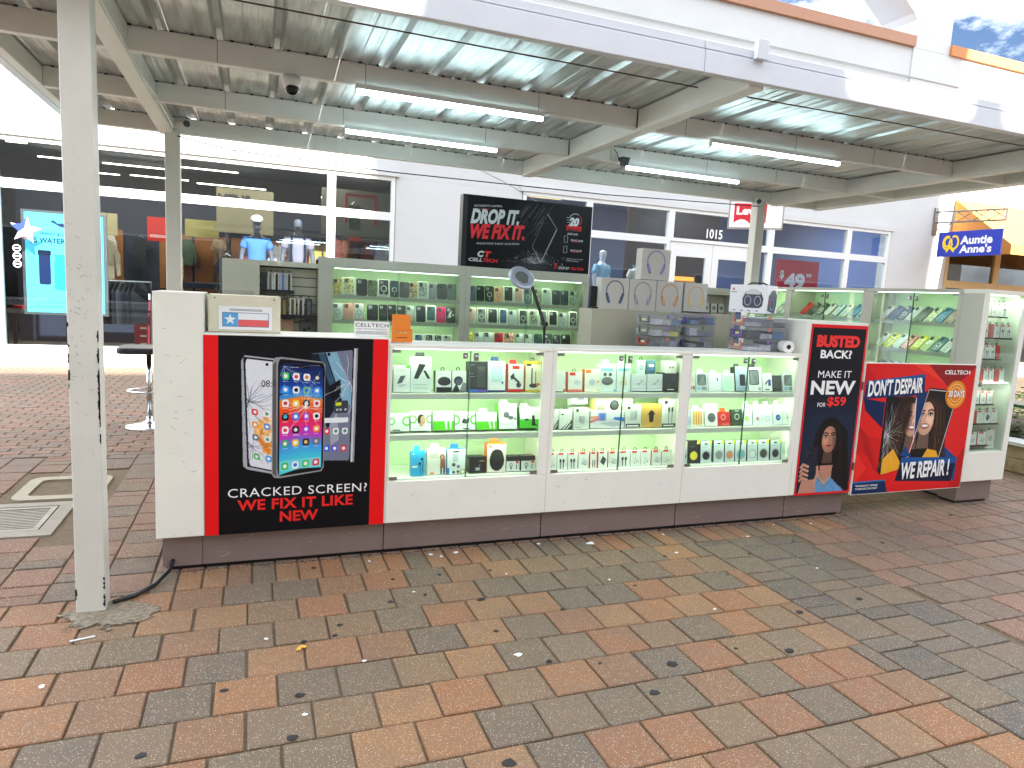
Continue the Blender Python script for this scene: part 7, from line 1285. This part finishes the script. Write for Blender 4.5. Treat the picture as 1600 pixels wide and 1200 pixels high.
# magnifier lamp
t = thing('magnifier_lamp', 'black jointed magnifier lamp with a round silver lens ring', 'lamp', (1.92, 4.45, .945)); LP_ = [(1.925, 4.45, .945), (1.915, 4.45, 1.31), (1.86, 4.45, 1.45), (1.80, 4.45, 1.575)]
MB().lathe([(.05, 0), (.05, .012), (.02, .02)], (1.925, 4.45, .946)).build('base', BLACK, t); MB().tube(LP_[:2], .010, 0, 8).build('lower_arm', BLACK, t)
mb = MB(); mb.tube([(1.905, 4.438, 1.30), (1.79, 4.438, 1.575)], .006, 0, 6); mb.tube([(1.925, 4.462, 1.305), (1.81, 4.462, 1.578)], .006, 0, 6); mb.build('upper_arm', BLACK, t); MB().tube([(1.915, 4.42, 1.31), (1.915, 4.48, 1.31)], .016, 0, 10).build('elbow', BLACK, t)
Tm = Matrix.Translation((1.715, 4.43, 1.617)) @ Matrix.Rotation(math.radians(52), 4, 'X') @ Matrix.Rotation(.1, 4, 'Y'); n = 32; prf = [(.052, -.012), (.082, -.014), (.094, -.004), (.094, .012), (.080, .018), (.052, .012)]
vs = [(r * math.cos(2 * math.pi * k / n), r * math.sin(2 * math.pi * k / n), z) for r, z in prf for k in range(n)]
MB().add(vs, [(j * n + k, j * n + (k + 1) % n, ((j + 1) % 6) * n + (k + 1) % n, ((j + 1) % 6) * n + k) for j in range(6) for k in range(n)], 0, Tm).build('lens_ring', mat('silver_ring', (170, 176, 196), .3, metal=.3), t, smooth=False)
MB().lathe([(.0515, -.003), (.0515, .004)], n=32, T=Tm).build('lens', mat('lens_glass', (150, 160, 156), .05, metal=.7), t); MB().tube([(1.80, 4.45, 1.578), (1.78, 4.445, 1.60), (1.775, 4.43, 1.61)], .010, 0, 8).build('neck', BLACK, t)
# bar stool left of the column
t = thing('bar_stool', 'bar stool with a black cushion and chrome base left of the counter', 'stool', (-.98, 7.6, 0)); c_ = (-.98, 7.6)
MB().lathe([(.23, 0), (.215, .012), (.10, .03), (.035, .06), (.03, .10)], (*c_, .002)).build('base', CHROME, t, smooth=True); MB().tube([(*c_, .10), (*c_, .74)], .024, 0, 16).build('column', CHROME, t, smooth=True)
MB().tube([(c_[0] + .19 * math.cos(a), c_[1] + .19 * math.sin(a), .37) for a in [math.radians(150 + k * 12) for k in range(20)]], .011, 0, 8).tube([(c_[0] + .02, c_[1], .40), (c_[0] - .19, c_[1], .372)], .010, 0, 8).build('footrest', CHROME, t, smooth=True)
MB().prism(rrect(c_[0] - .26, c_[1] - .22, c_[0] + .26, c_[1] + .22, .08, 5), .745, .81).build('seat', mat('black_leatherette', (34, 36, 40), .35), t, bevel=.018, seg=3)

# ------------------------------------------------------------------ inside the shops
def figure(name, parent, nodes, edges, m, sub=2):
    """one continuous body grown from a skeleton: nodes = (x, y, z, rx, ry)"""
    me = bpy.data.meshes.new(name); o0 = WL(parent); me.from_pydata([(n[0], n[1], n[2]) for n in nodes], edges, [])
    o = bpy.data.objects.new(name, me); C.objects.link(o); o.parent = parent
    sk = o.modifiers.new('skin', 'SKIN'); sk.use_smooth_shade = True
    for v, n in zip(me.skin_vertices[0].data, nodes): v.radius = (n[3], n[4])
    me.skin_vertices[0].data[0].use_root = True
    s = o.modifiers.new('sub', 'SUBSURF'); s.levels = sub; s.render_levels = sub; me.materials.append(m); return o
BODY = [(0, 0, .95, .15, .11), (0, 0, 1.12, .125, .10), (0, 0, 1.30, .15, .11), (0, 0, 1.44, .13, .09), (0, 0, 1.53, .055, .055), (0, -.01, 1.60, .06, .065), (0, -.015, 1.70, .078, .095), (0, -.01, 1.78, .06, .075),
        (-.17, 0, 1.42, .058, .058), (-.235, .0, 1.20, .042, .042), (-.25, -.04, .98, .030, .032), (-.25, -.06, .88, .03, .018), (.17, 0, 1.42, .058, .058), (.235, 0, 1.20, .042, .042), (.25, -.04, .98, .030, .032), (.25, -.06, .88, .03, .018),
        (-.09, 0, .85, .09, .09), (-.10, 0, .50, .062, .062), (-.10, .01, .10, .04, .045), (-.10, -.10, .04, .035, .03), (.09, 0, .85, .09, .09), (.10, 0, .50, .062, .062), (.10, .01, .10, .04, .045), (.10, -.10, .04, .035, .03)]
BE = [(0, 1), (1, 2), (2, 3), (3, 4), (4, 5), (5, 6), (6, 7), (3, 8), (8, 9), (9, 10), (10, 11), (3, 12), (12, 13), (13, 14), (14, 15), (0, 16), (16, 17), (17, 18), (18, 19), (0, 20), (20, 21), (21, 22), (22, 23)]
def mannequin(x, y, z, k, body, shirt, label, cap=None, straps=None, yaw=0):
    t = thing('mannequin', label, 'mannequin', (x, y, z), 'mannequins in the shop windows')
    figure('body', t, BODY, BE, body)
    sh = [(0, 0, .98, .175, .135), (0, 0, 1.15, .155, .125), (0, 0, 1.32, .178, .132), (0, 0, 1.43, .150, .105), (0, 0, 1.475, .085, .075), (-.17, 0, 1.425, .080, .078), (-.225, 0, 1.27, .072, .070), (.17, 0, 1.425, .080, .078), (.225, 0, 1.27, .072, .070)]
    figure('shirt', t, sh, [(0, 1), (1, 2), (2, 3), (3, 4), (3, 5), (5, 6), (3, 7), (7, 8)], shirt)
    if cap:
        MB().lathe([(.100, 0), (.104, .03), (.088, .075), (.05, .10), (.005, .11)], (0, -.01, 1.745), sy=1.15).add([(-.075, -.10, 1.762), (.075, -.10, 1.762), (.055, -.20, 1.735), (-.055, -.20, 1.735), (-.075, -.10, 1.754), (.075, -.10, 1.754), (.055, -.20, 1.727), (-.055, -.20, 1.727)], [(0, 3, 2, 1), (4, 5, 6, 7), (0, 1, 5, 4), (1, 2, 6, 5), (2, 3, 7, 6), (3, 0, 4, 7)]).build('cap', cap, None, None, True).parent = t
    if straps:
        for s_ in (-1, 1): MB().tube([(s_ * .10, -.11, 1.05), (s_ * .115, -.145, 1.2), (s_ * .11, -.145, 1.34), (s_ * .10, -.08, 1.49), (s_ * .10, .06, 1.48)], .022, 0, 6).build('strap', straps, None).parent = t
    t.scale = (k, k, k); t.rotation_euler = (0, 0, yaw); return t
GM = mat('grey_mannequin', (120, 118, 128), .5, var=.05)
MB().box(-.6, 1.5, 13.0, 13.8, .012, .72).build('display_plinth', K(70, 70, 74), bld)
mannequin(.04, 13.4, .722, 1.06, GM, mat('blue_shirt', (96, 150, 226), .8), 'grey mannequin in a blue shirt and white cap in the sports shop window', cap=mat('white_cap', (240, 240, 240), .7))
mannequin(.74, 13.3, .722, 1.09, GM, mat('mauve_shirt', (172, 160, 170), .8), 'grey mannequin in a mauve shirt with dark backpack straps in the window', straps=mat('navy_strap', (34, 44, 66), .7))
MB().box(6.3, 8.0, 13.0, 13.7, .012, .72).build('display_plinth', K(220, 222, 226), bld)
WM = mat('white_mannequin', (236, 238, 242), .4)
mannequin(6.98, 13.3, .722, 1.03, WM, mat('pale_blue_jacket', (150, 200, 226), .8), 'white mannequin in a pale blue jacket in the jeans shop window', yaw=.4)
mannequin(7.95, 13.4, .722, 1.0, WM, mat('cream_jacket', (226, 220, 206), .8), 'white mannequin in a cream jacket partly behind the violet headphone box', yaw=-.3)
WARM = glow('shop_light_lit', (255, 244, 214), 4)
def strip(x0, y0, x1, y1, z, label, w=.03, group='light strips in the sports shop'):
    a, b_ = Vector((x0, y0)), Vector((x1, y1)); d = (b_ - a).normalized(); n = Vector((-d.y, d.x)) * w / 2; P = [a + n, a - n, b_ - n, b_ + n]
    return tag(MB().prism([(p.x, p.y) for p in P][::-1], z - .02, z).build('light_strip', WARM, None, (x0, y0, z)), label, 'light', group)
for i, (x0, x1, y, z) in enumerate(((-4.5, -4.15, 16.3, 3.95), (-4.3, -3.3, 17.6, 3.9), (-3.1, -1.9, 17.6, 3.9), (-1.75, -.35, 17.0, 3.9), (-4.0, -3.0, 19.0, 3.85), (-2.75, -1.5, 18.8, 3.85), (-1.25, .25, 17.9, 3.7), (1.5, 3.0, 17.5, 3.6))):
    strip(x0, y, x1, y, z, f'lit ceiling strip in the sports shop, {ORD[i]} of eight')
for i, (x, y) in enumerate(((-1.6, 15.2), (0.9, 15.0), (-3.6, 15.2))):  # added fill panels with area lamps, to brighten the sports shop
    d_ = bpy.data.lights.new('shop_fill_light', 'AREA'); d_.shape = 'RECTANGLE'; d_.size = 1.6; d_.size_y = .3; d_.energy = 18; d_.color = (1, .93, .8)
    t = tag(MB().box(x - .8, x + .8, y - .15, y + .15, 4.03, 4.09).build('ceiling_glow_panel', WARM, None, (x, y, 4.09)), f'added fill panel near the sports shop windows, {ORD[i]} of three', 'light'); o = bpy.data.objects.new('shop_fill_light', d_); C.objects.link(o); o.parent = t; o.location = (0, 0, -.08)
# fittings
WOOD = mat('orange_wood', (150, 96, 46), .5, var=.12, scale=3)
for i, (a, b_) in enumerate(((-4.4, -3.3), (-3.25, -2.65), (-1.95, -1.3), (-1.25, -.6), (-.5, .1), (.15, .8))): MB().box(a, b_, 17.0, 17.06, 1.25, 2.45).build('wall_panel', WOOD, bld)
MB().box(-4.6, 3.1, 17.07, 17.2, 0, 3.3).build('partition', mat('navy_shop_wall', (38, 42, 60), .7), bld)
def board(x0, x1, z0, z1, y, c, label, txt=None, tb=None, tc=(90, 88, 90)):
    t = thing('sign_board', label, 'sign', ((x0 + x1) / 2, y, z0)); MB().box(x0, x1, y, y + .04, z0, z1).build('panel', K(*c), t)
    if txt: letters(MB(), txt, FRONT(0, y - .002, 0), *tb, bold=.05).build('lettering', K(*tc), t)
    return t
board(-.75, .38, 2.50, 3.42, 16.0, (132, 124, 100), 'beige hanging board with the word MENS inside the sports shop', 'MENS', (-.72, -.08, 3.05, 3.30), (52, 48, 50))
board(-1.38, -.72, 2.38, 2.74, 16.3, (150, 142, 84), 'pale yellow hanging board left of the MENS board')
t = board(-2.05, -1.52, 2.22, 2.70, 16.0, (190, 44, 36), 'red sale board behind the rear left canopy post', 'INTRODUCING', (-2.0, -1.57, 2.29, 2.35), (240, 190, 180))
board(-3.10, -2.62, 2.28, 2.72, 16.2, (170, 158, 120), 'dull beige board above the cream hoodie')
board(1.9, 2.15, 2.3, 2.9, 15.2, (226, 60, 50), 'small red board at the right edge of the sports shop window')
# hoodie on a rail, racks of dark clothes, shoe boxes
def garment(x, y, z, w, h, c, label, long=True):
    t = thing('hanging_garment', label, 'garment', (x, y, z)); T = FRONT(x, y, z); s = w / 2
    P = [(-s * .28, h), (-s * .55, h * .95), (-s * .98, h * .62 if long else h * .7), (-s * 1.0, h * .10 if long else h * .58), (-s * .78, h * .08 if long else h * .55), (-s * .62, h * .62), (-s * .60, 0), (s * .60, 0), (s * .62, h * .62), (s * .78, h * .08 if long else h * .55), (s * 1.0, h * .10 if long else h * .58), (s * .98, h * .62 if long else h * .7), (s * .55, h * .95), (s * .28, h), (0, h * .93)]
    MB().prism(P[::-1], -.05, .03, 0, T).build('cloth', mat('cloth_%d_%d_%d' % c, c, .9, var=.25, scale=14), t); MB().tube([T @ Vector((-s * .3, h, 0)), T @ Vector((0, h + .06, 0)), T @ Vector((s * .3, h, 0))], .006, 0, 5).build('hanger', STEELW, t); return t
garment(-2.93, 16.6, 1.40, .58, .82, (214, 200, 170), 'cream hoodie hanging in front of the orange panel')
garment(-1.60, 16.7, 1.40, .30, .80, (206, 190, 150), 'narrow cream jacket hanging behind the rear left post')
garment(-.55, 15.9, 1.38, .50, .62, (36, 38, 46), 'dark jacket hanging left of the blue shirt mannequin')
t = thing('clothes_rack', 'rack of black jackets behind the sports shop window', 'clothes rack', (-2.5, 15.2, 0)); MB().tube([(-3.2, 15.2, 0), (-3.2, 15.2, 1.38), (-1.9, 15.2, 1.38), (-1.9, 15.2, 0)], .02, 0, 8).build('frame', STEELW, t)
for k in range(11):
    x = -2.95 + k * .085; T = Matrix.Translation((x, 15.2, .55)) @ Matrix.Rotation(1.1, 4, 'Z') @ frame_m((0, 0, 0), (1, 0, 0), (0, 0, 1)); c = rnd.choice([(30, 32, 40), (44, 46, 54), (24, 26, 30), (60, 60, 66)])
    MB().prism([(-.22, 0), (.22, 0), (.24, .6), (.10, .8), (-.10, .8), (-.24, .6)], -.02, .02, 0, T).build('jacket', mat('cloth_%d_%d_%d' % c, c, .9, var=.25, scale=14), t)
SB = mat('red_shoe_box', (150, 36, 50), .5, var=.1); SBL = K(214, 206, 196)
bx0 = None
for i in range(7):
    for j in range(6):
        x, z = -2.35 + i * .345, .02 + j * .165 ; y = 16.2 + .004 * ((i + j) % 3)
        t = tag(MB().box(x, x + .33, y, y + .25, z, z + .13).box(x - .003, x + .333, y - .003, y + .253, z + .1305, z + .158, 0).build('shoe_box', SB, None, (x, y, z)), f'red shoe box, column {ORD[i]} and row {ORD[j]} of the stack', 'shoe box', 'red shoe boxes stacked in the sports shop'); t['label'] = f'red shoe box {ORD[i]} from the left, {ORD[j]} row up in the stack'
        MB().box(x + .11, x + .23, y - .0045, y - .0033, z + .04, z + .075).build('paper_label', SBL, t)
t = thing('display_table', 'dark display table with folded clothes below the orange panels', 'table', (-3.6, 15.6, 0)); MB().box(-4.4, -3.3, 15.3, 15.9, .7, .76).build('top', K(60, 52, 46), t); [MB().box(x, x + .06, y, y + .06, .012, .699).build('leg', DARK, t) for x in (-4.38, -3.38) for y in (15.32, 15.82)]
for i, (x, c) in enumerate(((-4.25, (180, 40, 50)), (-3.95, (40, 44, 60)), (-3.62, (150, 150, 150)))): tag(MB().box(x, x + .24, 15.4, 15.7, .762, .82 + .03 * i).build('folded_clothes', mat('cloth_%d_%d_%d' % c, c, .9, var=.2), None, (x, 15.5, .762)), ['pile of folded red clothes', 'pile of folded navy clothes', 'pile of folded grey clothes'][i] + ' on the dark display table', 'clothes')
t = thing('counter_shelf', 'dark shelf counter with a price card behind the sports shop glass', 'shelf', (-.6, 15, 0)); MB().box(-1.4, .1, 15.0, 15.5, 1.18, 1.42).build('front', K(38, 44, 54), t); MB().box(-1.4, .1, 15.05, 15.45, .012, 1.178).build('body', DARK, t); letters(MB(), '$19.99', FRONT(0, 14.998, 0), -.75, -.45, 1.26, 1.32, bold=.02).build('lettering', K(190, 190, 190), t)
GC = [((60, 66, 92), 'navy top'), ((150, 44, 48), 'dark red top'), ((206, 200, 186), 'cream top'), ((40, 42, 46), 'black top'), ((92, 110, 90), 'olive top'), ((178, 150, 120), 'tan top'), ((90, 96, 106), 'grey top'), ((206, 206, 210), 'white top')]
for k in range(8):
    c, n_ = GC[k]; garment(-4.15 + k * .62 + (.3 if k > 3 else 0), 16.85, 1.72 + .05 * (k % 3), .34, .58, c, f'{n_} hanging on the orange wall panels of the sports shop', k % 2 == 0)
for k in range(8):
    c, n_ = GC[(k * 3 + 1) % 8]; garment(-.2 + k * .27, 14.9 + .1 * (k % 2), 1.35, .30, .66, c, f'{n_} on the rail behind the sports shop mannequins, {ORD[k]} of eight', k % 2 == 1)
for k in range(9):
    x = -2.3 + k * .26; c = [(200, 40, 50), (230, 230, 230), (40, 42, 48), (190, 60, 60), (236, 236, 230), (60, 90, 160), (30, 30, 34), (220, 220, 214), (206, 60, 50)][k]
    t = thing('trainer_shoe', f'trainer shoe on top of the red shoe boxes, {ORD[k]} from the left', 'shoe', (x, 16.25, 1.012), 'trainer shoes on the shoe boxes'); MB().prism([(x - .10, 1.032), (x + .10, 1.032), (x + .09, 1.07), (x + .02, 1.085), (x - .02, 1.13), (x - .09, 1.14)][::-1], 16.2, 16.28, axis='y').build('upper', mat('cloth_%d_%d_%d' % c, c, .8, var=.1), t, bevel=.01); MB().box(x - .105, x + .11, 16.195, 16.285, 1.011, 1.031).build('sole', K(236, 236, 230), t)
for i, (x, y, w_) in enumerate(((6.3, 14.2, 26), (12.9, 14.4, 26), (9.7, 13.7, 8))):  # added cool fill panels, put in to lift the dark jeans shop
    d_ = bpy.data.lights.new('shop_fill_light', 'AREA'); d_.shape = 'RECTANGLE'; d_.size = 1.2; d_.size_y = .6; d_.energy = w_; d_.color = (.86, .93, 1)
    t = tag(MB().box(x - .6, x + .6, y - .3, y + .3, 4.04, 4.09).build('ceiling_glow_panel', glow('cool_fill_glow', (226, 238, 255), 3), None, (x, y, 4.09)), f'added cool fill panel in the jeans shop, {ORD[i]} of three', 'light'); o = bpy.data.objects.new('shop_fill_light', d_); C.objects.link(o); o.parent = t; o.location = (0, 0, -.08)
# patterned shirts at the right of the sports shop
t = thing('shirt_rack', 'rack of patterned shirts in the right pane of the sports shop', 'clothes rack', (1.85, 14.2, 0)); MB().tube([(1.35, 14.2, 0), (1.35, 14.2, 2.5), (2.9, 14.2, 2.5), (2.9, 14.2, 0)], .02, 0, 8).build('frame', STEELW, t)
for k in range(9):
    c = [(120, 60, 50), (150, 90, 60), (110, 70, 56), (60, 60, 66), (140, 76, 60), (120, 120, 150), (170, 176, 206), (190, 190, 210), (150, 156, 190)][k]; T = FRONT(1.55 + k * .14, 14.15 + .02 * (k % 2), 1.55)
    MB().prism([(-.10, 0), (.10, 0), (.12, .55), (.05, .85), (-.05, .85), (-.12, .55)], -.03, .03, 0, T).build('shirt', glitter(c), t)
MB().box(1.3, 3.1, 15.0, 15.05, 2.55, 3.5).build('display_wall', mat('sage_panel', (150, 158, 140), .7), bld)
t = thing('window_banner', 'red frame banner high in the right pane of the sports shop', 'banner', (2.0, 14.8, 2.9)); mb = MB(); [mb.box(*q, 14.8, 14.83, a, b_) for q, a, b_ in (((1.75, 1.80), 2.8, 3.4), ((2.35, 2.40), 2.8, 3.4), ((1.801, 2.349), 3.35, 3.4))]; mb.build('frame', K(214, 50, 44), t)
garment(1.28, 14.6, 1.6, .5, .75, (206, 180, 90), 'yellow jacket hanging right of the mannequins'); garment(1.10, 15.4, 1.5, .5, .8, (190, 60, 56), 'red jacket hanging behind the mauve shirt mannequin'); garment(1.9, 14.5, 2.65, .4, .5, (70, 110, 80), 'green top hanging high in the right pane', False)
# bright poster screen
t = thing('poster_screen', 'bright cyan poster about water bottles behind the left window', 'poster', (-2.9, 12.95, .83)); CY = bpy.data.materials.new('lit_poster'); CY.use_nodes = True; b = CY.node_tree.nodes['Principled BSDF']; b.inputs['Base Color'].default_value = (*lin((96, 206, 226)), 1); b.inputs['Emission Color'].default_value = (*lin((96, 210, 230)), 1); b.inputs['Emission Strength'].default_value = .25
T = FRONT(0, 12.95, 0); MB().box(-3.42, -2.25, 12.951, 13.0, .80, 2.44).build('frame', STEELW, t); MB().box(-3.375, -2.30, 12.944, 12.9505, .84, 2.40).build('sheet', CY, t); TN = K(28, 52, 96)
T = FRONT(0, 12.943, 0)
letters(MB(), 'SPEND $100,', T, -3.18, -2.78, 2.05, 2.10, bold=.02).build('lettering', TN, t); letters(MB(), '$5 WATER BOTTLE', T, -3.31, -2.45, 1.92, 2.015, bold=.03).build('lettering', TN, t)
for k, s_ in enumerate(('WHILE SUPPLIES LAST', 'GASTA $100, COMPRA UNA BOTELLA', 'HASTA AGOTAR EXISTENCIAS')): letters(MB(), s_, T, -3.08 + (-.18, 0, .0)[0] * (k > 0), -2.55, 1.03 - k * .055, 1.06 - k * .055).build('lettering', TN, t)
mb = MB(); mb.prism(rrect(-3.20, 1.28, -3.04, 1.80, .03), .001, .003, 0, T); mb.prism(rrect(-3.21, 1.74, -3.03, 1.82, .02), .0035, .005, 1, T); mb.prism(rrect(-2.99, 1.20, -2.80, 1.70, .06), .001, .003, 2, T); mb.prism(rrect(-2.98, 1.70, -2.82, 1.76, .02), .001, .003, 2, T)
mb.build('bottle_print', [K(30, 48, 96), K(20, 30, 60), K(60, 190, 200)], t)
MB().flat([(-3.03, 2.27), (-2.98, 2.30), (-2.93, 2.25), (-2.86, 2.26), (-2.80, 2.22), (-2.78, 2.26), (-2.76, 2.22), (-2.82, 2.15), (-2.84, 2.19), (-2.90, 2.20), (-2.96, 2.24)][::-1], .001, 0, T).build('emblem', TN, t)
t = thing('star_sticker', 'stars and stripes star sticker on the left shop window', 'sticker', (-3.3, 12.62, 2.1)); T = FRONT(0, WY + .022, 0); cx, cz = -3.28, 2.10
st = [(cx + (.21 if k % 2 == 0 else .085) * math.sin(math.pi * k / 5 + .15), cz + (.21 if k % 2 == 0 else .085) * math.cos(math.pi * k / 5 + .15)) for k in range(10)][::-1]; mb = MB(); mb.flat(st, .001, 0, T)
for k in range(3): mb.flat([(cx - .03, cz - .02 - k * .045), (cx + .13 - k * .03, cz + .0 - k * .04), (cx + .12 - k * .03, cz - .02 - k * .04), (cx - .03, cz - .04 - k * .045)][::-1], .0015, 1, T)
mb.flat([st[0], st[1], (cx, cz), st[5], st[6], st[7], st[8], st[9]] if False else [(cx - .19, cz + .07), (cx - .08, cz - .03), (cx - .01, cz + .03), (cx + .03, cz + .20), (cx - .05, cz + .10)][::-1], .002, 2, T)
mb.build('print', [K(240, 240, 240), K(206, 50, 60), K(36, 60, 140)], t)
for k, z in enumerate((1.82, 1.70, 1.58)): tag(MB().add([(*p, 0) for p in ell(-3.40, z, .055, .055)] + [(*p, 0) for p in ell(-3.40, z, .044, .044)], [(i, (i + 1) % 20, 20 + (i + 1) % 20, 20 + i) for i in range(20)], 0, FRONT(0, WY + .02, 0)).box(-3.43, -3.37, z - .01, z + .01, .0, .001, 0, FRONT(0, WY + .02, 0)).build('window_sticker', K(236, 240, 240), None, (-3.4, WY, z)), ['round white rule sticker under the star, topmost', 'round white rule sticker under the star, middle', 'round white rule sticker under the star, lowest'][k], 'sticker', 'round rule stickers on the shop window')
# jeans shop lights and fittings
YEL = glow('amber_panel_lit', (255, 214, 130), 3.2)
for i, (x, y, w) in enumerate(((7.6, 14.6, 1.2), (9.6, 15.6, 1.2), (6.9, 16.6, 1.3), (11.5, 14.8, 1.2), (13.3, 16.0, 1.2))):
    t = tag(MB().box(x - w / 2, x + w / 2, y - .3, y + .3, 4.04, 4.09).build('ceiling_glow_panel', YEL, None, (x, y, 4.09)), f'amber ceiling panel in the jeans shop, {ORD[i]} of five', 'light', 'ceiling panels in the jeans shop')
for k in range(5): tag(MB().box(8.4 + k * .5, 8.8 + k * .5, 15.0, 15.4, .012, 1.3 + .1 * (k % 3)).build('display_unit', K(60, 50, 46), None, (8.4 + k * .5, 15, 0)), f'dark display block behind the jeans shop doors, {ORD[k]} from the left', 'display')
MB().box(8.3, 10.9, 14.6, 14.7, .012, 4.0).build('partition', mat('dark_timber_wall', (44, 34, 32), .7), bld)
t = thing('wall_shelf', 'amber lit shelf behind the jeans shop doors', 'shelf', (10, 14.5, 2)); MB().box(9.55, 10.2, 14.4, 14.599, 2.02, 2.06).build('board', K(190, 120, 50), t); MB().box(9.6, 10.15, 14.45, 14.58, 2.062, 2.16).build('contents', glow('amber_lit', (236, 150, 60), .7), t)
tag(MB().box(8.35, 9.15, 14.3, 14.36, 1.9, 2.35).build('teal_banner', K(90, 130, 136), None, (8.7, 14.3, 2)), 'grey teal banner behind the left jeans shop door', 'banner')
# ------------------------------------------------------------------ planter and bench at the right edge
t = thing('stone_planter', 'rough stone planter with a white cap at the right edge', 'planter', (7.9, 6, 0)); STN = mat('rough_stone', (168, 146, 118), .95, var=.4, scale=9, bump=.9, bscale=26, dirt=.4); R = random.Random(8)
y = 3.55
while y < 9.0:
    l = R.uniform(.28, .5)
    for z0, z1 in ((.002, .14), (.142, .27)): MB().box(7.1 + R.uniform(0, .02), 7.3, y, y + l - .006, z0, z1).build('stone', STN, t, bevel=.012, seg=2)
    y += l
MB().box(7.08, 7.36, 3.5, 9.1, .271, .31).build('cap', STUCCO, t, bevel=.004); MB().box(7.3, 9.5, 3.5, 9.1, .0, .27).build('soil', mat('soil', (70, 56, 44), .95, var=.3, scale=20), t)
t = thing('park_bench', 'dark green slatted bench behind the stone planter', 'bench', (7.8, 6, .3)); GB = mat('green_paint', (34, 78, 60), .4)
for k in range(4): MB().box(7.55 + k * .11, 7.64 + k * .11, 4.2, 7.4, .60, .63).build('slat', GB, t)
for y in (4.5, 7.1): MB().box(7.6, 7.95, y, y + .05, .312, .599).build('leg', GB, t)
LF = mat('bright_leaf', (112, 148, 40), .6, var=.35, scale=14); LF2 = mat('dull_leaf', (84, 96, 52), .6, var=.35, scale=14)
def shrub(x, y, z, r, n, m, label):
    t = thing('shrub', label, 'plant', (x, y, z), 'plants in the stone planter'); mb = MB()
    for k in range(n):
        d = Vector((rnd.gauss(0, 1), rnd.gauss(0, 1), abs(rnd.gauss(0, 1)) + .1)).normalized() * r * rnd.uniform(.4, 1); p = Vector((x, y, z)) + d; a = rnd.uniform(0, 6.28); l = rnd.uniform(.03, .07); u = Vector((math.cos(a), math.sin(a), rnd.uniform(-.5, .6))) * l; w = Vector((-math.sin(a), math.cos(a), rnd.uniform(-.3, .3))) * l * .4
        mb.add([p, p + u * .5 + w, p + u, p + u * .5 - w], [(0, 1, 2, 3)])
    mb.build('foliage', m, t); MB().tube([(x, y, z - .02), (x + .02, y, z + r * .5)], .012, 0, 6).build('stem', CHIP, t)
for i, (x, y, r) in enumerate(((8.25, 4.6, .34), (8.5, 5.3, .38), (8.3, 6.1, .35), (8.6, 7.0, .4), (8.3, 7.9, .36))): shrub(x, y, .36, r, 520, LF, f'bright green shrub in the stone planter, {ORD[i]} from the camera')
for i, (x, y) in enumerate(((7.45, 4.75), (7.45, 5.5))): shrub(x, y, .31, .13, 160, LF2, f'small olive plant at the planter edge, {["nearer", "farther"][i]} one')
for im in list(bpy.data.images): pass
